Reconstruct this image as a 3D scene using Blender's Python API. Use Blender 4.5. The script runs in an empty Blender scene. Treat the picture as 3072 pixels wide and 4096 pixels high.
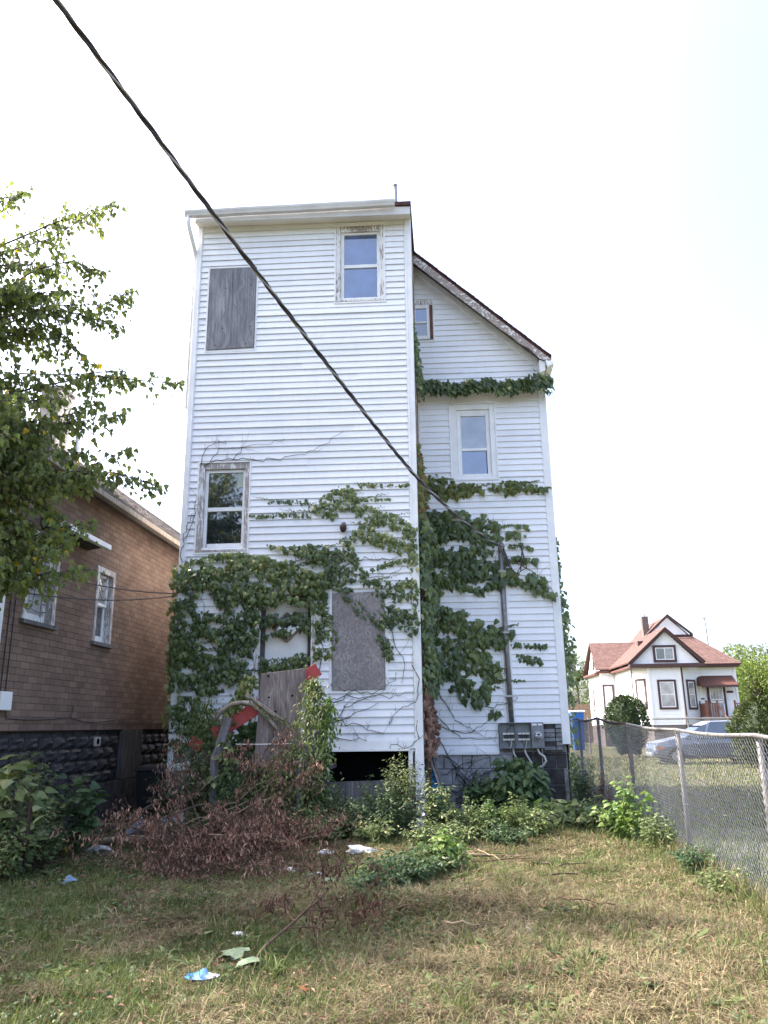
import bpy, bmesh, math, random
import numpy as np
from mathutils import Matrix, Vector
R = math.radians
random.seed(7); rng = np.random.default_rng(7)
scene = bpy.context.scene
col = scene.collection

# ------------------------------------------------------------------ camera
def cam_axes(pitch, roll, yaw):
    f = np.array([0, 1, 0.]); r = np.array([1, 0, 0.]); u = np.array([0, 0, 1.])
    f2 = f*math.cos(pitch)+u*math.sin(pitch); u2 = -f*math.sin(pitch)+u*math.cos(pitch)
    r3 = r*math.cos(roll)+u2*math.sin(roll); u3 = u2*math.cos(roll)-r*math.sin(roll)
    Zm = np.array([[math.cos(yaw), -math.sin(yaw), 0], [math.sin(yaw), math.cos(yaw), 0], [0, 0, 1]])
    return Zm@r3, Zm@u3, Zm@f2
cr, cu, cf = cam_axes(R(15.37), R(-0.74), R(4.5))
cam_data = bpy.data.cameras.new('camera')
cam_data.sensor_fit = 'VERTICAL'; cam_data.sensor_height = 36.0; cam_data.lens = 27.369
cam_data.clip_start = 0.05; cam_data.clip_end = 3000
cam = bpy.data.objects.new('camera', cam_data); col.objects.link(cam)
cam.matrix_world = Matrix(((cr[0], cu[0], -cf[0], 0), (cr[1], cu[1], -cf[1], 0), (cr[2], cu[2], -cf[2], 1.6), (0, 0, 0, 1)))
scene.camera = cam

# ------------------------------------------------------------------ sky, sun, exposure
SUN_AZ = R(80)      # to the left of +Y
SUN_EL = R(50)
world = bpy.data.worlds.new('World'); scene.world = world; world.use_nodes = True
wn = world.node_tree.nodes; wl = world.node_tree.links
sky = wn.new('ShaderNodeTexSky'); sky.sky_type = 'NISHITA'; sky.sun_disc = False
sky.sun_elevation = SUN_EL; sky.sun_rotation = -SUN_AZ
sky.altitude = 150; sky.air_density = 0.75; sky.dust_density = 6.0; sky.ozone_density = 0.8
bg = wn['Background']; bg.inputs['Strength'].default_value = 0.15
wl.new(sky.outputs['Color'], bg.inputs['Color'])
sun_data = bpy.data.lights.new('sun', 'SUN'); sun_data.energy = 2.6; sun_data.angle = R(0.53); sun_data.color = (1.0, 0.93, 0.82)
sun = bpy.data.objects.new('sun', sun_data); col.objects.link(sun)
sdir = Vector((-math.sin(SUN_AZ)*math.cos(SUN_EL), math.cos(SUN_AZ)*math.cos(SUN_EL), math.sin(SUN_EL)))
sun.rotation_euler = sdir.to_track_quat('Z', 'Y').to_euler(); sun.location = (-30, 10, 40)
scene.view_settings.view_transform = 'Standard'; scene.view_settings.look = 'None'
scene.view_settings.gamma = 1.0; scene.view_settings.exposure = 2.42
scene.cycles.use_denoising = True
scene.cycles.max_bounces = 8; scene.cycles.diffuse_bounces = 4; scene.cycles.transparent_max_bounces = 12
scene.cycles.sample_clamp_indirect = 6.0

# ------------------------------------------------------------------ material helpers
class NT:
    def __init__(s, name):
        s.m = bpy.data.materials.new(name); s.m.use_nodes = True
        s.t = s.m.node_tree; s.n = s.t.nodes; s.b = s.n['Principled BSDF']
        s._co = None
    def node(s, typ, **kw):
        nd = s.n.new(typ)
        for k, v in kw.items():
            if k.startswith('i_'):
                nd.inputs[k[2:].replace('_', ' ')].default_value = v
            else: setattr(nd, k, v)
        return nd
    def link(s, a, b): s.t.links.new(a, b)
    def co(s, kind='Object', scale=(1, 1, 1), rot=(0, 0, 0)):
        tc = s.node('ShaderNodeTexCoord'); mp = s.node('ShaderNodeMapping')
        mp.inputs['Scale'].default_value = scale; mp.inputs['Rotation'].default_value = rot
        if kind == 'World':
            g = s.node('ShaderNodeNewGeometry'); s.link(g.outputs['Position'], mp.inputs['Vector'])
        else: s.link(tc.outputs[kind], mp.inputs['Vector'])
        return mp.outputs['Vector']
    def noise(s, vec, scale=5, detail=4, rough=.55, dist=0):
        nd = s.node('ShaderNodeTexNoise'); nd.inputs['Scale'].default_value = scale
        nd.inputs['Detail'].default_value = detail; nd.inputs['Roughness'].default_value = rough; nd.inputs['Distortion'].default_value = dist
        s.link(vec, nd.inputs['Vector']); return nd.outputs['Fac']
    def voro(s, vec, scale=5, feature='F1', out='Distance'):
        nd = s.node('ShaderNodeTexVoronoi', feature=feature); nd.inputs['Scale'].default_value = scale
        s.link(vec, nd.inputs['Vector']); return nd.outputs[out]
    def ramp(s, fac, stops, interp='LINEAR'):
        nd = s.node('ShaderNodeValToRGB'); cr_ = nd.color_ramp; cr_.interpolation = interp
        while len(cr_.elements) < len(stops): cr_.elements.new(.5)
        for e, (p, c) in zip(cr_.elements, stops):
            e.position = p; e.color = (*c, 1) if len(c) == 3 else c
        s.link(fac, nd.inputs['Fac']); return nd.outputs['Color']
    def mix(s, fac, a, b, blend='MIX'):
        nd = s.node('ShaderNodeMix', data_type='RGBA', blend_type=blend)
        for sock, v in ((nd.inputs[0], fac), (nd.inputs[6], a), (nd.inputs[7], b)):
            if isinstance(v, (int, float)): sock.default_value = v
            elif isinstance(v, tuple): sock.default_value = (*v, 1) if len(v) == 3 else v
            else: s.link(v, sock)
        return nd.outputs[2]
    def color(s, v):
        if isinstance(v, tuple): s.b.inputs['Base Color'].default_value = (*v, 1)
        else: s.link(v, s.b.inputs['Base Color'])
    def bump(s, h, strength=.3, dist=.01):
        nd = s.node('ShaderNodeBump'); nd.inputs['Strength'].default_value = strength; nd.inputs['Distance'].default_value = dist
        s.link(h, nd.inputs['Height']); s.link(nd.outputs['Normal'], s.b.inputs['Normal'])
    def set(s, rough=None, spec=None, metal=None):
        if rough is not None: s.b.inputs['Roughness'].default_value = rough
        if spec is not None: s.b.inputs['Specular IOR Level'].default_value = spec
        if metal is not None: s.b.inputs['Metallic'].default_value = metal
    def objrand(s):
        return s.node('ShaderNodeObjectInfo').outputs['Random']
    def attr(s, name):
        return s.node('ShaderNodeAttribute', attribute_name=name).outputs['Fac']
MAT = {}
def simple(name, c, rough=.7, spec=.3, metal=0, var=.25, scale=6, dark=None):
    t = NT(name); v = t.co('World')
    f = t.noise(v, scale, 5, .6)
    d = dark if dark else tuple(x*(1-var*1.6) for x in c)
    t.color(t.ramp(f, [(.3, d), (.7, c)])); t.set(rough, spec, metal); MAT[name] = t.m; return t.m

# vinyl siding: white with faint grime that gathers in vertical streaks
t = NT('siding_white'); v = t.co('World', (1, 1, 1)); v2 = t.co('World', (7, 7, .6))
g = t.noise(v, 1.1, 4, .6); st = t.noise(v2, 2.2, 5, .65); sp = t.noise(v, 38, 3, .6)
c = t.ramp(g, [(.3, (.705, .725, .77)), (.65, (.78, .795, .835))])
c = t.mix(t.ramp(st, [(.50, (0, 0, 0)), (.78, (.22, .22, .22))]), c, (.57, .555, .51))
c = t.mix(t.ramp(sp, [(.70, (0, 0, 0)), (.80, (.35, .35, .35))]), c, (.42, .40, .34))
bw = t.node('ShaderNodeHueSaturation'); t.link(c, bw.inputs['Color'])
mr = t.node('ShaderNodeMapRange'); mr.inputs['To Min'].default_value = .95; mr.inputs['To Max'].default_value = 1.03
t.link(t.objrand(), mr.inputs['Value']); t.link(mr.outputs[0], bw.inputs['Value'])
t.color(bw.outputs['Color']); t.set(.42, .35); MAT['siding_white'] = t.m
t = NT('trim_white'); v = t.co('World')
c = t.ramp(t.noise(v, 3, 5, .6), [(.3, (.66, .67, .69)), (.7, (.80, .81, .82))]); t.color(c); t.set(.45, .35); MAT['trim_white'] = t.m
t = NT('soffit_cream'); v = t.co('World')
c = t.ramp(t.noise(v, 2, 5, .6), [(.3, (.60, .56, .50)), (.7, (.72, .69, .63))]); t.color(c); t.set(.55, .3); MAT['soffit_cream'] = t.m
# peeling paint on bare grey wood
def peeling(name, paint=(.74, .745, .75), wood=(.20, .165, .145), thr=.5, sc=(26, 26, 3.2)):
    t = NT(name); v = t.co('World', sc); v1 = t.co('World')
    a = t.noise(v, 2.2, 7, .68); b = t.noise(v1, 1.8, 3, .5)
    mth = t.node('ShaderNodeMath', operation='MULTIPLY_ADD'); t.link(b, mth.inputs[0]); mth.inputs[1].default_value = .55; t.link(a, mth.inputs[2])
    m = t.ramp(mth.outputs[0], [(thr+.24, (0, 0, 0)), (thr+.27, (1, 1, 1))])
    wv = t.noise(v, 5, 6, .7); wc = t.ramp(wv, [(.3, tuple(x*.55 for x in wood)), (.75, tuple(x*1.5 for x in wood))])
    pc = t.ramp(t.noise(v1, 9, 4), [(.3, tuple(x*.88 for x in paint)), (.7, paint)])
    t.color(t.mix(m, pc, wc)); t.set(.75, .2); t.bump(m, -.4, .004); MAT[name] = t.m; return t.m
peeling('peeling_paint', wood=(.30, .275, .265), thr=.55); peeling('peeling_heavy', paint=(.72, .72, .73), wood=(.33, .295, .285), thr=.49); peeling('peeling_rake', paint=(.74, .74, .73), wood=(.30, .255, .235), thr=.47, sc=(9, 9, 9))
# plywood with vertical grain, knots
def plywood(name, c1, c2, c3, axis='z'):
    t = NT(name); v0 = t.co('Object'); v = t.co('Object', (9, 9, .75)); vf = t.co('Object', (55, 55, 1.6))
    dn = t.noise(v0, 2.1, 3, .5)
    vd = t.node('ShaderNodeVectorMath', operation='MULTIPLY_ADD')
    cmb = t.node('ShaderNodeCombineXYZ'); t.link(dn, cmb.inputs['X'])
    t.link(cmb.outputs[0], vd.inputs[0]); vd.inputs[1].default_value = (4.5, 0, 0); t.link(v, vd.inputs[2])
    w = t.noise(vd.outputs[0], 1.3, 6, .62); f = t.noise(vf, 1.0, 4, .7); big = t.noise(v0, 1.3, 3, .5)
    c = t.ramp(w, [(.28, c1), (.5, c2), (.72, c3)])
    c = t.mix(t.ramp(f, [(.35, (.75, .75, .75)), (.58, (0, 0, 0))]), c, tuple(x*.5 for x in c1))
    c = t.mix(t.ramp(big, [(.35, (.45, .45, .45)), (.7, (0, 0, 0))]), c, tuple(x*.8 for x in c1))
    cracks = t.noise(t.co('Object', (26, 26, .55)), 1.7, 2, .5)
    c = t.mix(t.ramp(cracks, [(.72, (0, 0, 0)), (.75, (.7, .7, .7))]), c, tuple(x*.25 for x in c1))
    kn = t.voro(t.co('Object', (1, 1, .6)), 2.6)
    c = t.mix(t.ramp(kn, [(.05, (.85, .85, .85)), (.10, (0, 0, 0))]), c, tuple(x*.35 for x in c1))
    t.color(c); t.set(.85, .15); t.bump(f, .35, .004); MAT[name] = t.m; return t.m
plywood('plywood_grey', (.15, .155, .18), (.285, .29, .32), (.46, .465, .495))
plywood('plywood_brown', (.15, .12, .115), (.29, .245, .23), (.47, .42, .39))
plywood('wood_grey', (.10, .095, .10), (.19, .18, .18), (.30, .285, .28))
plywood('wood_dark', (.055, .05, .05), (.10, .09, .088), (.16, .145, .14))
plywood('wood_pale', (.26, .22, .18), (.38, .33, .28), (.50, .45, .40))
t = NT('osb'); v = t.co('Object', (1, 1, 1))
sc = t.node('ShaderNodeTexVoronoi'); sc.inputs['Scale'].default_value = 46
mp2 = t.co('Object', (1, 1, .6), (0, .5, 0)); t.link(mp2, sc.inputs['Vector'])
bwn = t.node('ShaderNodeSeparateColor'); t.link(sc.outputs['Color'], bwn.inputs[0])
c = t.ramp(bwn.outputs[0], [(0, (.17, .16, .165)), (.5, (.255, .24, .245)), (1, (.34, .32, .32))])
n2 = t.noise(v, 1.7, 4, .6); c = t.mix(t.ramp(n2, [(.38, (.55, .55, .55)), (.68, (0, 0, 0))]), c, (.15, .14, .15))
fl = t.noise(t.co('Object', (30, 30, 12), (0, .9, 0)), 3, 3); c = t.mix(t.ramp(fl, [(.6, (0, 0, 0)), (.72, (.6, .6, .6))]), c, (.40, .365, .36))
t.color(c); t.set(.85, .15); t.bump(bwn.outputs[0], .4, .003); MAT['osb'] = t.m
# red paint
t = NT('red_paint'); v = t.co('World'); a = t.noise(v, 16, 6, .65); b = t.noise(v, 2.4, 3)
c = t.ramp(b, [(.3, (.30, .045, .045)), (.7, (.44, .085, .075))]); c = t.mix(t.ramp(a, [(.66, (0, 0, 0)), (.70, (1, 1, 1))]), c, (.55, .5, .46))
t.color(c); t.set(.6, .3); MAT['red_paint'] = t.m
t = NT('blue_paint'); v = t.co('World'); a = t.noise(v, 9, 6, .7); b = t.noise(v, 1.6, 3)
m = t.ramp(a, [(.50, (0, 0, 0)), (.56, (1, 1, 1))])
c = t.mix(m, (.02, .20, .42), (.075, .085, .11)); t.color(c); t.set(.55, .3); MAT['blue_paint'] = t.m
# glass
def glass(name, c=(.012, .016, .02), f0=.16, tint=(.9, .95, 1)):
    t = NT(name); v = t.co('World')
    n = t.noise(v, 2.2, 3, .5)
    t.color(t.ramp(n, [(.3, tuple(x*.6 for x in c)), (.7, tuple(x*1.4 for x in c))]))
    t.set(.03, 1.0); t.b.inputs['IOR'].default_value = 1.9
    t.bump(t.noise(v, 1.3, 2, .4), .04, .02); MAT[name] = t.m; return t.m
glass('glass_dark'); glass('glass_sky_reflect', (.035, .080, .20)); glass('glass_pale', (.16, .17, .19)); glass('glass_curtain', (.35, .35, .36)); glass('glass_grey', (.06, .065, .075))  # the blue base colour paints a sky reflection into some panes
# metals
simple('galvanized', (.40, .41, .43), .42, .5, .75, .2, 9); simple('galv_old', (.30, .29, .29), .55, .4, .5, .35, 14)
simple('meter_grey', (.20, .22, .24), .45, .4, .2, .18, 10); simple('meter_dark', (.05, .05, .055), .6, .3); simple('porcelain', (.68, .66, .63), .3, .5, 0, .1)
simple('pvc_white', (.62, .62, .60), .45, .35, 0, .15); simple('rust_brown', (.07, .04, .035), .7, .2); simple('black_plastic', (.012, .013, .016), .5, .3)
simple('cable_black', (.060, .052, .058), .5, .35); simple('cable_alu', (.42, .41, .42), .45, .5, .6); simple('stem_dark', (.045, .036, .034), .8, .1, 0, .3, 20); simple('stem_brown', (.13, .085, .06), .8, .1, 0, .4, 20)
simple('bark_pale', (.36, .27, .19), .8, .15, 0, .45, 12); simple('bark_grey', (.12, .10, .085), .9, .1, 0, .4, 14); simple('stem_green', (.09, .13, .04), .7, .2)
simple('galv_post', (.20, .19, .19), .6, .3, .2, .3, 14); simple('mesh_wire', (.24, .245, .255), .5, .4, .4, .2, 9); simple('trim_shade', (.58, .58, .585), .5, .3, 0, .1, 3); simple('concrete', (.30, .29, .285), .9, .15, 0, .4, 5); simple('stucco_dark', (.075, .070, .072), .9, .1, 0, .4, 6)
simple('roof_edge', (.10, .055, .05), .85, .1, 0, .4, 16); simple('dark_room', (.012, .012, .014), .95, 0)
simple('car_blue', (.10, .13, .19), .28, .5, .35, .08); simple('car_silver', (.30, .33, .38), .28, .5, .5, .08); simple('tyre', (.016, .016, .017), .8, .2); simple('lamp_orange', (.6, .15, .03), .3, .5)
simple('brown_trim', (.075, .042, .042), .55, .3, 0, .2, 10); simple('awning_brown', (.13, .058, .046), .6, .3, 0, .2, 10); simple('rail_brown', (.17, .085, .065), .7, .2)
simple('board_fence', (.42, .29, .20), .85, .1, 0, .3, 6); simple('bin_blue', (.02, .12, .42), .4, .4, 0, .1); simple('chimney_brick', (.24, .205, .195), .9, .1, 0, .5, 25)
simple('chimney_grey', (.42, .40, .38), .9, .1, 0, .25, 8); simple('house_white', (.80, .80, .81), .5, .3, 0, .05, 3)
simple('paper_green', (.40, .46, .40), .9, .1, 0, .1); simple('cloth_white', (.74, .72, .69), .85, .1, 0, .18, 14); simple('bag_grey', (.42, .43, .44), .35, .4, 0, .25, 20); simple('foil_yellow', (.62, .45, .05), .4, .4); simple('pail_blue', (.22, .33, .48), .5, .3, 0, .3, 9)
simple('fallen_pale', (.20, .26, .17), .8, .2); simple('flower_violet', (.5, .45, .8), .7, .2); simple('leaf_brown_big', (.30, .12, .05), .8, .15)
t = NT('wrapper'); v = t.co('Object'); sx = t.node('ShaderNodeSeparateXYZ'); t.link(v, sx.inputs[0])
n = t.noise(v, 26, 4, .7); mth = t.node('ShaderNodeMath', operation='MULTIPLY_ADD'); t.link(n, mth.inputs[0]); mth.inputs[1].default_value = .12; t.link(sx.outputs['X'], mth.inputs[2])
c = t.ramp(mth.outputs[0], [(.0, (.04, .18, .45)), (.06, (.09, .34, .60)), (.09, (.02, .07, .26)), (.125, (.05, .20, .45)), (.14, (.55, .56, .60))]); t.color(c); t.set(.25, .6); MAT['wrapper'] = t.m
# brown printed-brick asphalt siding
t = NT('brick_tan'); v = t.co('World'); sx = t.node('ShaderNodeSeparateXYZ'); gv = t.co('World', (26, 26, 26))
hs = t.node('ShaderNodeHueSaturation'); rr = t.objrand()
c = t.ramp(t.noise(v, .9, 4, .6), [(.3, (.150, .102, .080)), (.7, (.215, .150, .118))])
vert = t.noise(t.co('World', (30, 30, 2.2)), 1.4, 3, .6); c = t.mix(t.ramp(vert, [(.62, (0, 0, 0)), (.74, (.55, .55, .55))]), c, (.26, .20, .165))
at = t.attr('tint'); mr = t.node('ShaderNodeMapRange'); mr.inputs['To Min'].default_value = .82; mr.inputs['To Max'].default_value = 1.16
ad = t.node('ShaderNodeMath', operation='ADD'); t.link(at, ad.inputs[0]); t.link(rr, ad.inputs[1]); fr = t.node('ShaderNodeMath', operation='FRACT'); t.link(ad.outputs[0], fr.inputs[0])
t.link(fr.outputs[0], mr.inputs['Value']); t.link(c, hs.inputs['Color']); t.link(mr.outputs[0], hs.inputs['Value'])
t.color(hs.outputs['Color']); t.set(.9, .12); t.bump(t.noise(v, 160, 2, .6), .35, .003); MAT['brick_tan'] = t.m
simple('brick_joint', (.055, .036, .028), .95, .05)
t = NT('rock_block'); v = t.co('World'); c = t.ramp(t.noise(v, 5, 6, .65), [(.3, (.014, .013, .015)), (.7, (.050, .046, .048))]); t.color(c); t.set(.6, .3); t.bump(t.noise(v, 22, 5, .6), .7, .012); MAT['rock_block'] = t.m
t = NT('wing_stone'); v = t.co('World'); c = t.ramp(t.noise(v, 3.5, 6, .65), [(.3, (.17, .17, .18)), (.65, (.44, .44, .46))]); t.color(c); t.set(.9, .15); t.bump(t.noise(v, 14, 5, .6), .8, .02); MAT['wing_stone'] = t.m
t = NT('grey_brickpaper'); v = t.co('World'); c = t.ramp(t.noise(v, 12, 6, .7), [(.3, (.10, .105, .115)), (.7, (.27, .28, .295))]); t.color(c); t.set(.9, .1); MAT['grey_brickpaper'] = t.m
# shingles
def shingle(name, a, b):
    t = NT(name); v = t.co('World'); at = t.attr('tint')
    c = t.ramp(at, [(0, a), (1, b)]); f = t.noise(v, 60, 3, .6); c = t.mix(t.ramp(f, [(.3, (.35, .35, .35)), (.7, (0, 0, 0))]), c, tuple(x*.6 for x in a))
    t.color(c); t.set(.92, .1); MAT[name] = t.m
shingle('shingle_red', (.12, .075, .068), (.18, .115, .105)); shingle('shingle_grey', (.15, .14, .145), (.27, .255, .26)); shingle('shingle_maroon', (.09, .04, .04), (.17, .08, .075))
# foliage
def foliage(name, stops, trans=.35, rough=.45, spec=.35):
    t = NT(name); at = t.attr('tint'); c = t.ramp(at, stops)
    t.color(c); t.set(rough, spec)
    tr = t.node('ShaderNodeBsdfTranslucent')
    hs = t.node('ShaderNodeHueSaturation'); hs.inputs['Saturation'].default_value = 1.15; hs.inputs['Value'].default_value = 1.25; t.link(c, hs.inputs['Color']); t.link(hs.outputs['Color'], tr.inputs['Color'])
    mx = t.node('ShaderNodeMixShader'); mx.inputs[0].default_value = trans
    out = t.n['Material Output']; t.link(t.b.outputs[0], mx.inputs[1]); t.link(tr.outputs[0], mx.inputs[2]); t.link(mx.outputs[0], out.inputs['Surface'])
    MAT[name] = t.m; return t.m
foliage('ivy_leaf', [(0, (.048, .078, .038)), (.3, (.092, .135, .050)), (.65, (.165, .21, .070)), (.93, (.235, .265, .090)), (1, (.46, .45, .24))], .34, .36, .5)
foliage('ivy_autumn', [(0, (.07, .10, .035)), (.4, (.14, .17, .05)), (.7, (.22, .19, .05)), (1, (.24, .09, .05))])
foliage('tree_leaf', [(0, (.08, .110, .036)), (.6, (.16, .20, .062)), (.93, (.20, .225, .065)), (1, (.50, .36, .04))], .5)
foliage('weed_leaf', [(0, (.045, .075, .026)), (.5, (.095, .135, .045)), (.9, (.16, .20, .07)), (1, (.34, .35, .17))])
foliage('weed_dark', [(0, (.028, .055, .026)), (.6, (.055, .098, .040)), (1, (.095, .15, .052))])
foliage('weed_bright', [(0, (.06, .12, .03)), (.6, (.12, .20, .045)), (1, (.22, .28, .07))])
foliage('dead_leaf', [(0, (.11, .060, .046)), (.5, (.26, .145, .108)), (1, (.44, .285, .215))], .2, .75, .15)
foliage('dead_dark', [(0, (.045, .026, .022)), (.6, (.10, .055, .042)), (1, (.17, .10, .07))], .2, .75, .15)
foliage('evergreen', [(0, (.022, .038, .016)), (1, (.055, .082, .028))], .1, .6, .2)
foliage('evergreen_dull', [(0, (.030, .045, .014)), (1, (.075, .095, .03))], .1, .6, .2)
foliage('tree_sunny', [(0, (.07, .11, .025)), (1, (.17, .22, .05))], .45); foliage('tree_far', [(0, (.05, .08, .035)), (1, (.12, .15, .06))], .35)
foliage('grass_green', [(0, (.042, .062, .020)), (.5, (.098, .125, .042)), (.88, (.155, .175, .065)), (1, (.21, .22, .10))], .3, .6, .2)
foliage('grass_straw', [(0, (.105, .082, .050)), (.5, (.205, .168, .100)), (1, (.36, .305, .19))], .2, .7, .15)
# soil
t = NT('soil_grass'); v = t.co('World'); a = t.noise(v, .45, 4, .6); b = t.noise(v, 6, 6, .65); d = t.noise(v, 42, 4, .7)
c1 = t.ramp(b, [(.3, (.060, .045, .032)), (.7, (.135, .105, .065))]); c2 = t.ramp(d, [(.3, (.040, .058, .022)), (.7, (.10, .115, .05))])
c = t.mix(t.ramp(a, [(.38, (0, 0, 0)), (.62, (1, 1, 1))]), c2, c1)
far = t.node('ShaderNodeSeparateXYZ'); g = t.node('ShaderNodeNewGeometry'); t.link(g.outputs['Position'], far.inputs[0])
fr = t.node('ShaderNodeMapRange'); fr.inputs['From Min'].default_value = 16; fr.inputs['From Max'].default_value = 26; t.link(far.outputs['Y'], fr.inputs['Value'])
lawn = t.ramp(t.noise(v, .8, 6, .7), [(.3, (.060, .070, .034)), (.7, (.145, .130, .075))]); c = t.mix(fr.outputs[0], c, lawn)
t.color(c); t.set(.95, .05); t.bump(d, .6, .02); MAT['soil_grass'] = t.m
t = NT('gravel'); v = t.co('World'); c = t.ramp(t.noise(v, 55, 4, .7), [(.3, (.10, .095, .092)), (.7, (.22, .21, .20))]); c = t.mix(t.ramp(t.noise(v, 1.2, 4), [(.4, (0, 0, 0)), (.62, (.7, .7, .7))]), c, (.12, .125, .07))
t.color(c); t.set(.95, .05); MAT['gravel'] = t.m

# ------------------------------------------------------------------ mesh helpers
def tag(o, label=None, cat=None, group=None, kind=None):
    if label: o['label'] = label
    if cat: o['category'] = cat
    if group: o['group'] = group
    if kind: o['kind'] = kind
    return o
def link(o, parent=None):
    col.objects.link(o)
    if parent is not None: o.parent = parent
    return o
def empty(name, loc=(0, 0, 0), label=None, cat=None, group=None):
    o = bpy.data.objects.new(name, None); col.objects.link(o); o.location = loc; o.empty_display_size = .2
    bpy.context.view_layer.update() if False else None
    return tag(o, label, cat, group)
def setparent(o, p):
    # all meshes are built in world coordinates; the parent sits at its own place
    o.parent = p
    if p is not None: o.matrix_parent_inverse = Matrix.Translation(world_loc(p)).inverted()
LOCS = {}
def world_loc(p):
    v = Vector((0, 0, 0)); 
    if p.name in LOCS: return Vector(LOCS[p.name])
    return Vector(p.location) if p.parent is None else Vector((0, 0, 0))+Vector(p.location)
class MB:
    def __init__(s, xf=None): s.v = []; s.f = []; s.xf = xf
    def P(s, p):
        s.v.append(tuple(s.xf(*p)) if s.xf else tuple(p)); return len(s.v)-1
    def box(s, x0, x1, y0, y1, z0, z1):
        i = [s.P(p) for p in ((x0, y0, z0), (x1, y0, z0), (x1, y1, z0), (x0, y1, z0), (x0, y0, z1), (x1, y0, z1), (x1, y1, z1), (x0, y1, z1))]
        s.f += [(i[3], i[2], i[1], i[0]), (i[4], i[5], i[6], i[7]), (i[0], i[1], i[5], i[4]), (i[1], i[2], i[6], i[5]), (i[2], i[3], i[7], i[6]), (i[3], i[0], i[4], i[7])]; return s
    def hexa(s, pts):
        i = [s.P(p) for p in pts]
        s.f += [(i[3], i[2], i[1], i[0]), (i[4], i[5], i[6], i[7]), (i[0], i[1], i[5], i[4]), (i[1], i[2], i[6], i[5]), (i[2], i[3], i[7], i[6]), (i[3], i[0], i[4], i[7])]; return s
    def bar(s, a, b, w, d, up=(0, 0, 1)):
        # rectangular bar between points a and b, width w across, depth d along 'up x dir'
        a = Vector(a); b = Vector(b); k = (b-a).normalized(); u = Vector(up); sd = k.cross(u)
        if sd.length < 1e-4: sd = k.cross(Vector((1, 0, 0)))
        sd.normalize(); n = sd.cross(k).normalized()
        p = []
        for c in (a, b):
            for (e, h) in ((-1, -1), (1, -1), (1, 1), (-1, 1)): p.append(c+sd*(e*w/2)+n*(h*d/2))
        i = [s.P(q) for q in p]
        s.f += [(i[3], i[2], i[1], i[0]), (i[4], i[5], i[6], i[7]), (i[0], i[1], i[5], i[4]), (i[1], i[2], i[6], i[5]), (i[2], i[3], i[7], i[6]), (i[3], i[0], i[4], i[7])]; return s
    def tube(s, pts, rad, n=6, cap=True):
        pts = [Vector(p) for p in pts]; m = len(pts)
        if not hasattr(rad, '__len__'): rad = [rad]*m
        rings = []; prev = None
        for k in range(m):
            d = (pts[min(k+1, m-1)]-pts[max(k-1, 0)])
            if d.length < 1e-9: d = Vector((0, 0, 1))
            d.normalize()
            if prev is None:
                a = d.orthogonal().normalized()
            else:
                a = prev-d*prev.dot(d)
                a = a.normalized() if a.length > 1e-6 else d.orthogonal().normalized()
            prev = a; b = d.cross(a)
            rings.append([s.P(pts[k]+(a*math.cos(2*math.pi*j/n)+b*math.sin(2*math.pi*j/n))*rad[k]) for j in range(n)])
        for k in range(m-1):
            for j in range(n):
                s.f.append((rings[k][j], rings[k][(j+1) % n], rings[k+1][(j+1) % n], rings[k+1][j]))
        if cap and n > 2:
            s.f.append(tuple(reversed(rings[0]))); s.f.append(tuple(rings[-1]))
        return s
    def prism(s, poly, a, b, axis='y'):
        # polygon in the other two axes extruded from a to b along axis
        def pt(p, k):
            return {'y': (p[0], k, p[1]), 'x': (k, p[0], p[1]), 'z': (p[0], p[1], k)}[axis]
        i0 = [s.P(pt(p, a)) for p in poly]; i1 = [s.P(pt(p, b)) for p in poly]; n = len(poly)
        s.f.append(tuple(i0)); s.f.append(tuple(reversed(i1)))
        for k in range(n): s.f.append((i0[(k+1) % n], i0[k], i1[k], i1[(k+1) % n]))
        return s
    def quad(s, *pts):
        s.f.append(tuple(s.P(p) for p in pts)); return s
    def mesh(s, name, mat, smooth=False):
        me = bpy.data.meshes.new(name); me.from_pydata(s.v, [], s.f); me.update()
        if mat: me.materials.append(MAT[mat])
        if smooth: me.shade_smooth()
        return me
    def build(s, name, mat, parent=None, smooth=False, bevel=0, fixn=True, **kw):
        me = s.mesh(name, mat, smooth)
        if fixn:
            bm = bmesh.new(); bm.from_mesh(me); bmesh.ops.recalc_face_normals(bm, faces=bm.faces); bm.to_mesh(me); bm.free()
        o = bpy.data.objects.new(name, me); col.objects.link(o)
        if parent is not None: setparent(o, parent)
        if bevel:
            md = o.modifiers.new('bevel', 'BEVEL'); md.width = bevel; md.segments = 2; md.limit_method = 'ANGLE'
        tag(o, **kw); return o
def np_mesh(name, V, F, mat, tint=None, parent=None, smooth=False, **kw):
    me = bpy.data.meshes.new(name); V = np.asarray(V, np.float32); F = np.asarray(F, np.int32)
    me.vertices.add(len(V)); me.vertices.foreach_set('co', V.ravel())
    k = F.shape[1]; me.loops.add(F.size); me.loops.foreach_set('vertex_index', F.ravel())
    me.polygons.add(len(F)); me.polygons.foreach_set('loop_start', np.arange(0, F.size, k, dtype=np.int32))
    me.update(calc_edges=True)
    if tint is not None:
        a = me.attributes.new('tint', 'FLOAT', 'POINT'); a.data.foreach_set('value', np.asarray(tint, np.float32))
    if mat: me.materials.append(MAT[mat])
    me.shade_smooth() if smooth else me.shade_flat()
    o = bpy.data.objects.new(name, me); col.objects.link(o)
    if parent is not None: setparent(o, parent)
    tag(o, **kw); return o

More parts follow.
